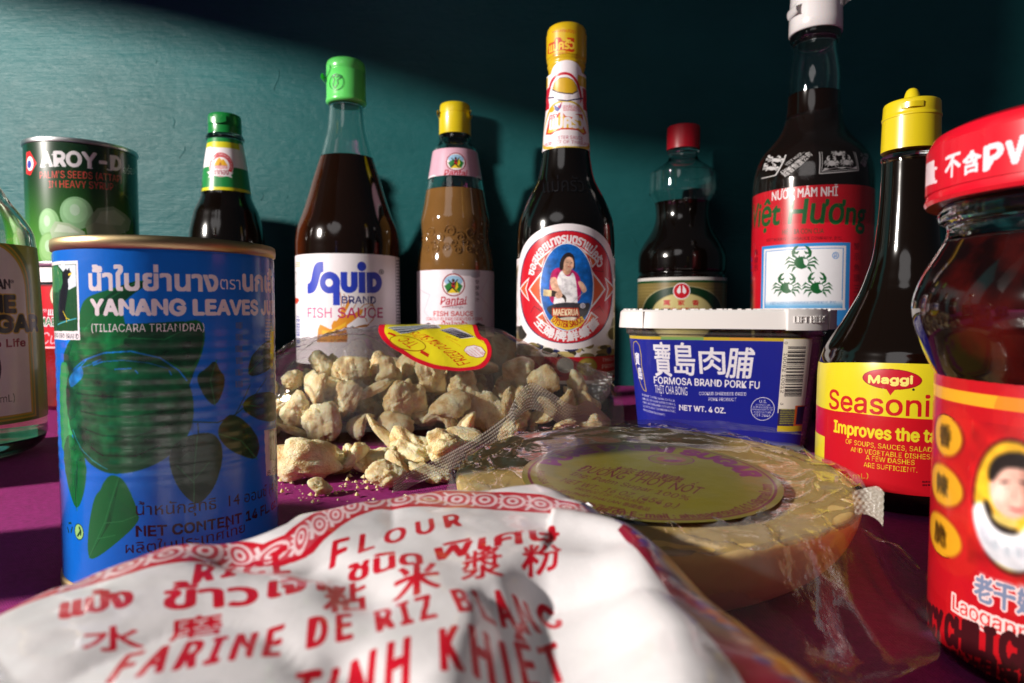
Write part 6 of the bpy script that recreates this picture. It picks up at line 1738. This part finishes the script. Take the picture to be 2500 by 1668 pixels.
def sticker_text(s, p0, p1, q0, col, bold=0.0):
    """baseline from pixel p0 to p1, letter tops towards pixel q0 (measured from p0)."""
    v, tr = glyphs(s, bold); a, b__, c_ = Pb(*sp(*p0)), Pb(*sp(*p1)), Pb(*sp(*q0))
    up = c_ - a; lo, hi = v[:, 0].min(), v[:, 0].max()
    A.put(a + np.outer((v[:, 0] - lo) / (hi - lo), b__ - a) + np.outer(v[:, 1] / CAP, up), tr, col)
sticker_text('FRIED PORK SKINS', (1770, 775), (850, 240), (1560, 830), RS, .03)
c_ = Pb(*sp(680, 435)); 
def ring_px(pts, w, col): A.linew([Pb(*sp(*p)) for p in pts], w, col)
ring_px([(680 + 310 * math.cos(a), 437 + 118 * math.sin(a) + 60 * math.cos(a)) for a in np.linspace(0, 2 * math.pi, 30)], .0005, (150, 90, 20))
sticker_text('TFC', (890, 440), (660, 330), (720, 530), RS, .05)
for p0, p1 in (((350, 258), (455, 300)), ((915, 580), (1030, 645))): ring_px([p0, p1], .0016, RS)
def spoly(pts, col): A.polyw([Pb(*sp(*p)) for p in pts], col)
spoly([(1230, 205), (1420, 160), (1850, 325), (1600, 358)], (206, 200, 214))
for i in range(22):
    u = (i + .3 * (i % 3)) / 22; ring_px([(1235 + 365 * u, 205 + 150 * u), (1425 + 410 * u, 163 + 160 * u)], .00025 + .0002 * (i % 3), INK)
spoly([(1650, 560), (1700, 490), (1830, 465), (1960, 500), (2035, 590), (2000, 670), (1880, 690), (1740, 650)], (150, 20, 40)); spoly([(1660, 562), (1706, 496), (1830, 472), (1950, 506), (2022, 592), (1990, 662), (1880, 682), (1748, 645)], (232, 222, 226))
sticker_text('U.S.', (1755, 635), (1690, 600), (1740, 655), RS, .03); sticker_text('EST. 5274', (2010, 610), (1870, 500), (1985, 630), (150, 30, 40), .02)
for i in range(4): sticker_text(['INSPECTED', 'AND PASSED BY', 'DEPARTMENT OF', 'AGRICULTURE'][i], (1840 + 50 * i, 660 - 8 * i), (1700 + 45 * i, 560 - 20 * i), (1828 + 50 * i, 672 - 8 * i), RS)
spoly([(330, 165), (900, 120), (1180, 100), (1260, 165), (800, 225), (560, 275)], (214, 218, 224)); 
for i in range(9): ring_px([(360 + 26 * i, 172 + 12 * i), (1130 + 14 * i, 112 + 8 * i)], .0004 if i % 3 else .0009, (40, 44, 60))
sticker_text('NET WT.', (1560, 375), (1350, 300), (1530, 395), RS, .02); sticker_text('INGREDIENTS: PORK SKINS, SALT', (1610, 490), (1330, 330), (1600, 497), RS)
sticker_text('MANUFACTURED FOR FOOD COMPANY', (2030, 440), (1620, 175), (2010, 450), (90, 70, 20))
vs, uv = [], []
nr, na = 14, len(O1)
for j in range(nr + 1):
    for i in range(na):
        p_ = ctr + (O1[i] - ctr) * (j / nr)
        vs.append((p_[0], p_[1], rb_h(*p_) + .0007)); uv.append(((p_[0] - lo_[0]) / (hi_[0] - lo_[0]), (p_[1] - lo_[1]) / (hi_[1] - lo_[1])))
fs = [(j * na + i, (j + 1) * na + i, (j + 1) * na + (i + 1) % na, j * na + (i + 1) % na) for j in range(nr) for i in range(na)]
mk('sticker', vs, fs, printed('oval_sticker_print', A, .22, .5, bmp=(160, .0006, .4, 3)), t, sharp=None, uv=uv)
# ---- rinds inside the bag
GRP = 'pork rinds inside the clear bag'
LBI = 'puffed golden pork rind inside the clear bag with the yellow sticker'
r_ = random.Random(21); placed = []
fixed = [(860, 905, .385, .0125, 0), (775, 950, .378, .0125, 2), (785, 1045, .368, .0150, 1), (845, 970, .375, .0105, 4), (880, 1035, .372, .010, 9), (985, 975, .380, .0150, 3), (1055, 925, .395, .0125, 6), (1130, 945, .388, .0120, 0), (1190, 1010, .384, .0150, 8), (1330, 930, .405, .0110, 2), (1380, 985, .402, .0100, 5), (1410, 940, .408, .0075, 4), (790, 890, .400, .0105, 6), (700, 990, .385, .0120, 8), (930, 900, .410, .0130, 3), (1270, 905, .415, .0120, 0), (1330, 1000, .398, .0095, 9), (1085, 1030, .378, .0115, 5), (720, 1060, .372, .0085, 7), (1240, 960, .398, .0120, 6)]
for x, y, Y, s, mi in fixed:
    s *= .84; p = at_Y(x, y, Y - (.02 if x > 1250 else 0)); p.z = max(p.z, s * .75); placed.append((p, s, mi))
tries = 0
while len(placed) < 125 and tries < 14000:
    tries += 1
    x, y = r_.uniform(XL + .012, XR - .012), r_.uniform(.365, .452); s = r_.uniform(.0062, .0098)
    h = rb_h(x, y)
    if h < 2 * s * .75: continue
    z_ = r_.uniform(s * .8, max(s * .8, h * .72 - s * .6))
    p = Vector((x, y, z_))
    if all((p - q_).length > (s + sr) * .74 for q_, sr, _ in placed): placed.append((p, s, r_.randrange(len(RM))))
for p, s, mi in placed:
    hh = min(rb_h(p.x + dx, p.y + dy) for dx in (-s * .7, 0, s * .7) for dy in (-s * .7, 0, s * .7))
    if p.z + s * .8 > hh: p.z = max(s * .62, hh - s * .8)
    rind(mi, p, s * .92, (r_.uniform(0, 6), r_.uniform(0, 6), r_.uniform(0, 6)), LBI, GRP)

# ------------------------------------------------------------------ the disc of palm sugar and its vacuum bag
SC = Vector((.0402, .1945, 0)); SR = .058; TILT = math.radians(3.2)
ZT = .0268
def top_z(x, y): return ZT + (y - SC.y) * math.tan(TILT)
m_sugar, nt, b = nmat('palm_sugar')
tc = nt.nodes.new('ShaderNodeTexCoord'); n1 = nt.nodes.new('ShaderNodeTexNoise'); n1.inputs['Scale'].default_value = 28; n1.inputs['Detail'].default_value = 5
nt.links.new(tc.outputs['Object'], n1.inputs['Vector'])
r = nt.nodes.new('ShaderNodeValToRGB'); r.color_ramp.elements[0].position = .35; r.color_ramp.elements[0].color = (.60, .40, .12, 1); r.color_ramp.elements[1].position = .7; r.color_ramp.elements[1].color = (.78, .57, .24, 1)
nt.links.new(n1.outputs[0], r.inputs[0]); nt.links.new(r.outputs[0], b.inputs['Base Color'])
b.inputs['Roughness'].default_value = .45; b.inputs['Subsurface Weight'].default_value = .25; b.inputs['Subsurface Radius'].default_value = (.006, .004, .0015); b.inputs['Subsurface Scale'].default_value = 1.0
bump(nt, b, 60, .0022, .7, 7)
t = thing('palm_sugar', 'flat round cake of brown palm sugar with domed underside, sealed in clear film', 'sugar', tuple(SC))
prof = [(0, 0), (.0, .030), (.0006, .036), (.003, .0425), (.008, .049), (.014, .0538), (.019, .0562), (.0232, .0574), (.0254, .0575), (.0266, .0566), (.0270, .054), (.0268, .045), (.0268, .02), (.0268, 0)]
lathe('cake', rounded(prof, 3)[1:] , m_sugar, t, 128, sharp=None)
for v_ in t.children[0].data.vertices:
    k_ = max(0, v_.co.z / ZT); v_.co.z += v_.co.y * math.tan(TILT) * k_ + .0006 * noise.noise(v_.co * 60) * k_
    a = math.atan2(v_.co.y, v_.co.x); w_ = 1 + .012 * math.sin(3 * a + 1) + .006 * math.sin(7 * a); v_.co.x *= w_; v_.co.y *= w_
b_t = thing('vacuum_bag', 'shiny clear vacuum bag with an embossed seal strip, wrapped round the sugar cake', 'bag', tuple(SC))
# film over the top, shrunk on, with radial creases; then out to a loose skirt on the table
m_vac = film('vacuum_film', haze=.005, rough=.09, gain=.22, bmp=(150, .0007, .6, 4), patches=(32, (1, 1.9, 1), .58, .14))
m_skirt = film('loose_vacuum_film', haze=.06, rough=.12, gain=.05, bmp=(260, .0004, .7, 3))
rnd2 = random.Random(9)
def out_r(a):       # how far the loose film reaches
    d = math.degrees(a) % 360
    keys = [(0, .074), (25, .068), (60, .064), (90, .068), (130, .066), (180, .070), (235, .070), (262, .074), (285, .080), (305, .080), (320, .074), (335, .074), (350, .075), (360, .074)]
    return float(np.interp(d, *zip(*keys)))
na, vs = 300, []
rows = []
for j in range(110):
    v = j / 109
    row = []
    for i in range(na):
        a = 2 * math.pi * i / na; ca, sa = math.cos(a), math.sin(a); R1 = out_r(a)
        w_ = 1 + .012 * math.sin(3 * a + 1) + .006 * math.sin(7 * a)
        if v < .62: rr_ = v / .62 * .0588 * w_
        else: rr_ = .0588 * w_ + (v - .62) / .38 * (R1 - .0588 * w_)
        x, y = rr_ * ca, rr_ * sa
        zt = ZT + y * math.tan(TILT) + .0009
        if v < .62:
            e_ = sstep(.048, .0588, rr_)
            z_ = zt + .0007 * noise.noise(Vector((x * 90, y * 90, 1))) + .0013 * sstep(.034, .048, rr_) * (1 - min(1, abs(noise.noise(Vector((ca * 3.2, sa * 3.2, rr_ * 150)))) * 4)) ** 3 + .0016 * e_ * max(0, noise.noise(Vector((a * 9, rr_ * 40, 3)))) - .0012 * e_ * e_
        else:
            u = (rr_ - .0588 * w_) / max(1e-5, R1 - .0588 * w_)
            z_ = (zt - .0008) * (1 - u) ** 1.7 * (1 - .25 * u) + .004 * u * (1 - u) * noise.noise(Vector((a * 11, u * 2, 7))) * 2 + .0018 * (1 + noise.noise(Vector((x * 80, y * 80, 9)))) + .003 * u * u * (1 + noise.noise(Vector((a * 7, 0, 2))))
            z_ = max(.0016, z_)
        row.append((SC.x + x, SC.y + y, z_))
    rows.append(row)
vs = [p for row in rows for p in row]
fs = [(j * na + i, j * na + (i + 1) % na, (j + 1) * na + (i + 1) % na, (j + 1) * na + i) for j in range(109) for i in range(na)]
cut = 67 * na
mk('bag_film', vs[:68 * na], fs[:cut], m_vac, b_t, sharp=None)
mk('bag_skirt', vs[67 * na:], [tuple(i - 67 * na for i in f_) for f_ in fs[cut:]], m_skirt, b_t, sharp=None)
# far ridge of film standing up behind the cake
vs = []; n = 60
for i in range(n):
    u = i / (n - 1); x = 1440 + (1960 - 1440) * u
    yb = 1062 - 14 * math.sin(math.pi * u) ; h_ = 30 * math.sin(math.pi * min(1, u * 1.0)) ** .5 * (1 - .5 * u) + 5 * noise.noise(Vector((u * 9, 0, 0)))
    for j in range(7):
        v = j / 6; vs.append(tuple(at_Y(x + 4 * math.sin(v * 3 + u * 20), yb - h_ * v, .262 + .004 * v + .0016 * noise.noise(Vector((u * 26, v * 3, 4))))))
mk('film_ridge', vs, grid_faces(7, n), m_skirt, b_t, sharp=None)
# embossed seal strip: a band with a woven relief, made as real ridges
m_seal, nt, b = nmat('embossed_seal')
b.inputs['Base Color'].default_value = (.56, .50, .42, 1); b.inputs['Roughness'].default_value = .34; b.inputs['Alpha'].default_value = .58; b.inputs['Specular IOR Level'].default_value = .8
uvn = nt.nodes.new('ShaderNodeUVMap'); prev = None
for rot in (.62, -.62):
    mp = nt.nodes.new('ShaderNodeMapping'); mp.inputs['Rotation'].default_value = (0, 0, rot); nt.links.new(uvn.outputs[0], mp.inputs[0])
    w_ = nt.nodes.new('ShaderNodeTexWave'); w_.inputs['Scale'].default_value = 300; nt.links.new(mp.outputs[0], w_.inputs[0])
    bp = nt.nodes.new('ShaderNodeBump'); bp.inputs['Distance'].default_value = .0005; bp.inputs['Strength'].default_value = .32; nt.links.new(w_.outputs[1], bp.inputs['Height'])
    if prev: nt.links.new(prev.outputs[0], bp.inputs['Normal'])
    prev = bp
nt.links.new(prev.outputs[0], b.inputs['Normal'])
def strip(name, lower, upper, n=220, m=25, rel=.00035, fx=150, fy=6, mat=m_seal):
    L_, U_ = [at_Y(*p) for p in lower], [at_Y(*p) for p in upper]
    def along(P_, u):
        ds = [0.0]
        for a, c_ in zip(P_, P_[1:]): ds.append(ds[-1] + (c_ - a).length)
        s = u * ds[-1]
        for k_ in range(len(P_) - 1):
            if s <= ds[k_ + 1] + 1e-9:
                w_ = (s - ds[k_]) / (ds[k_ + 1] - ds[k_]); break
        p0 = P_[max(0, k_ - 1)]; p1, p2 = P_[k_], P_[k_ + 1]; p3 = P_[min(len(P_) - 1, k_ + 2)]
        return .5 * (2 * p1 + (p2 - p0) * w_ + (2 * p0 - 5 * p1 + 4 * p2 - p3) * w_ * w_ + (3 * p1 - p0 - 3 * p2 + p3) * w_ ** 3)
    vs = []; uv = []; LL = sum((c_ - a).length for a, c_ in zip(L_, L_[1:]))
    for i in range(n):
        u = i / (n - 1); a, c_ = along(L_, u), along(U_, u)
        t_ = (along(L_, min(1, u + .01)) - along(L_, max(0, u - .01))).normalized(); nn = t_.cross(c_ - a).normalized()
        for j in range(m):
            v = j / (m - 1)
            e_ = rel * .35 * math.sin(2 * math.pi * fy * v); uv.append((u * LL, v * (c_ - a).length))
            p = a.lerp(c_, v) + nn * e_
            vs.append((p.x, p.y, max(p.z, .0008)))
    return mk(name, vs, grid_faces(m, n), mat, b_t, sharp=None, uv=uv)
strip('seal_strip', [(955, 1216, .262), (1010, 1185, .268), (1100, 1148, .276), (1180, 1108, .286), (1236, 1070, .292), (1262, 1048, .296)], [(962, 1176, .264), (1010, 1146, .270), (1090, 1108, .280), (1170, 1062, .289), (1228, 1020, .296), (1250, 1000, .299)], n=330, fx=70, fy=6)
strip('seal_strip', [(1262, 1050, .296), (1258, 1030, .298), (1290, 1002, .303), (1330, 1010, .306), (1380, 1046, .310), (1430, 1062, .314), (1490, 1068, .318)], [(1240, 1012, .299), (1262, 965, .303), (1296, 934, .307), (1345, 958, .309), (1398, 990, .312), (1440, 980, .317), (1492, 1026, .322)], n=330, m=33, fx=70, fy=9)
# the small upright scrap of seal at the right
strip('seal_strip', [(2088, 1258, .155), (2114, 1256, .155), (2140, 1268, .153), (2156, 1286, .151)], [(2080, 1200, .158), (2110, 1192, .158), (2142, 1188, .156), (2158, 1202, .154)], n=60, m=25, fx=14, fy=5)
# film fold crossing in front, in the gap between the flour bag and the jar
vs = []
n = 80
P0 = [(1700, 1440, .150), (1800, 1440, .146), (1900, 1490, .138), (2000, 1570, .126), (2110, 1670, .112)]; P1 = [(1690, 1480, .140), (1770, 1500, .134), (1860, 1570, .122), (1950, 1660, .110), (2020, 1760, .100)]
for i in range(n):
    u = i / (n - 1) * (len(P0) - 1); k_ = min(len(P0) - 2, int(u)); w_ = u - k_
    a = at_Y(*P0[k_]).lerp(at_Y(*P0[k_ + 1]), w_); c_ = at_Y(*P1[k_]).lerp(at_Y(*P1[k_ + 1]), w_)
    for j in range(14):
        v = j / 13; p = a.lerp(c_, v); p.z = max(.001, p.z + .0022 * math.sin(math.pi * v) + .0014 * noise.noise(Vector((u * 5, v * 3, 1))))
        vs.append(tuple(p))
mk('film_fold', vs, grid_faces(14, n), m_skirt, b_t, sharp=None)
# ---- the round gold-green sticker
def Pt(x, y):
    d = ray(x, y); k_ = math.tan(TILT); t_ = (ZT + .0014 - SC.y * k_ - H) / (d[2] - d[1] * k_)
    return np.array([d[0] * t_, d[1] * t_])
A = Art(SC.x - .05, SC.x + .05, SC.y - .055, SC.y + .045, 10000, (100, 94, 26), Pt)
e0 = [Pt(1283, 1175), Pt(1897, 1175), Pt(1575, 1081), Pt(1575, 1284)]
sc = np.array([(e0[0][0] + e0[1][0]) / 2, (e0[2][1] + e0[3][1]) / 2]); sr = ((e0[1][0] - e0[0][0]) / 2 + (e0[2][1] - e0[3][1]) / 2) / 2
A.a[:] = np.array([120, 112, 34]) / 255
MG2 = (96, 6, 44); MV = (112, 6, 92)
A.ellw(sc, sr * .955, sr * .955, MG2); A.ellw(sc, sr * .935, sr * .935, (120, 112, 34))
A.TA('PURE PALM SUGAR', sc, sr * .74, sr * .74, 158, -2, sr * .16, MV, bold=.06)
A.TA('AHUSA GROUP CO.,LTD.', sc, sr * .88, sr * .88, 172, 250, sr * .06, MG2, inner=True, bold=.01)
A.TA('Contact us on E-mail : ahusagroup1616@gmail.com', sc, sr * .92, sr * .92, 215, 345, sr * .085, MG2, inner=True, bold=.02)
kp = 2350 / 660
def sg_(x, y): return 1270 + x / kp, 1040 + y / kp
c_ = Pt(*sg_(1313, 300)); A.ellw(c_, .0070, .0062, MV); A.ellw(c_, .0066, .0058, (112, 100, 40)); A.ellw(c_, .0045, .0038, (130, 70, 60)); A.ellw(c_ + np.array([0, .001]), .002, .0022, (112, 100, 40)); A.ellw(c_ - np.array([0, .0015]), .003, .0012, MV)
def gt(s, p0, p1, q0, col, bold=.02, full=False):
    v, tr = glyphs(s, bold); a, b__, c2 = Pt(*sg_(*p0)), Pt(*sg_(*p1)), Pt(*sg_(*q0)); d = b__ - a
    up = np.array([-d[1], d[0]]) / np.hypot(*d) * abs(d[0] * (c2 - a)[1] - d[1] * (c2 - a)[0]) / np.hypot(*d) * (.62 if full else .78); lo, hi = v[:, 0].min(), v[:, 0].max()
    A.put(a + np.outer((v[:, 0] - lo) / (hi - lo), d) + np.outer(v[:, 1] / (.85 if full else CAP), up), tr, col)
gt('棕櫚糖', (790, 392), (1400, 500), (850, 330), MG2, .02, True)
gt('ĐƯỜNG THỐT NỐT', (480, 392), (1540, 605), (540, 345), MG2); gt('Ing: Palm Sugar 100%', (425, 432), (1450, 655), (470, 395), MG2, .015)
gt('NET WT.: 16 OZ. (454 g.)', (340, 495), (1350, 720), (380, 450), MG2, .02)
gt('PRODUCT OF THAILAND', (470, 560), (1060, 690), (490, 535), MG2, .01); gt('SẢN PHẨM THÁI LAN 泰國產品', (330, 580), (1110, 748), (350, 560), MG2, .01); gt('Store in a cool dry place', (300, 640), (900, 745), (315, 618), MG2, .01)
A.wear(.06, 23)
n = 96; vs, uv = [], []
for j in range(17):
    for i in range(n):
        a = 2 * math.pi * i / n; p_ = sc + sr * j / 16 * np.array([math.cos(a), math.sin(a)])
        z_ = ZT + (p_[1] - SC.y) * math.tan(TILT) + .0017 + .0003 * noise.noise(Vector((p_[0] * 60, p_[1] * 60, 2)))
        vs.append((p_[0], p_[1], z_)); uv.append(((p_[0] - A.b[0]) / .1, (p_[1] - A.b[2]) / .1))
fs = [(j * n + i, (j + 1) * n + i, (j + 1) * n + (i + 1) % n, j * n + (i + 1) % n) for j in range(16) for i in range(n)]
mk('sticker', vs, fs, printed('palm_sugar_print', A, .3, .2, metal=.0, bmp=(110, .0006, .3, 3)), b_t, sharp=None, uv=uv)

# ------------------------------------------------------------------ added unseen copies of the blue can that shade the cloth and flour bag
src = [o for o in COL.objects if o.parent is None and o.get('label', '').startswith('tall bright blue can')][0]
src['group'] = 'blue cans'
for (x, y, z_), lb in (((-.262, .150, 0), 'added blue can casting shade beyond the left edge, the nearer one to the camera'), ((-.300, .262, 0), 'added blue can casting shade beyond the left edge, the farther one from the camera'), ((-.235, -.034, 0), 'added blue can casting shade left of the camera, lower one of its stack'), ((-.235, -.034, TOP_CAN), 'added blue can casting shade left of the camera, upper one of its stack')):
    c_ = src.copy(); COL.objects.link(c_); c_.location = (x, y, z_); c_['label'] = lb
    for ch in list(src.children):
        d = ch.copy(); COL.objects.link(d); d.parent = c_

bpy.data.objects.remove(_to)
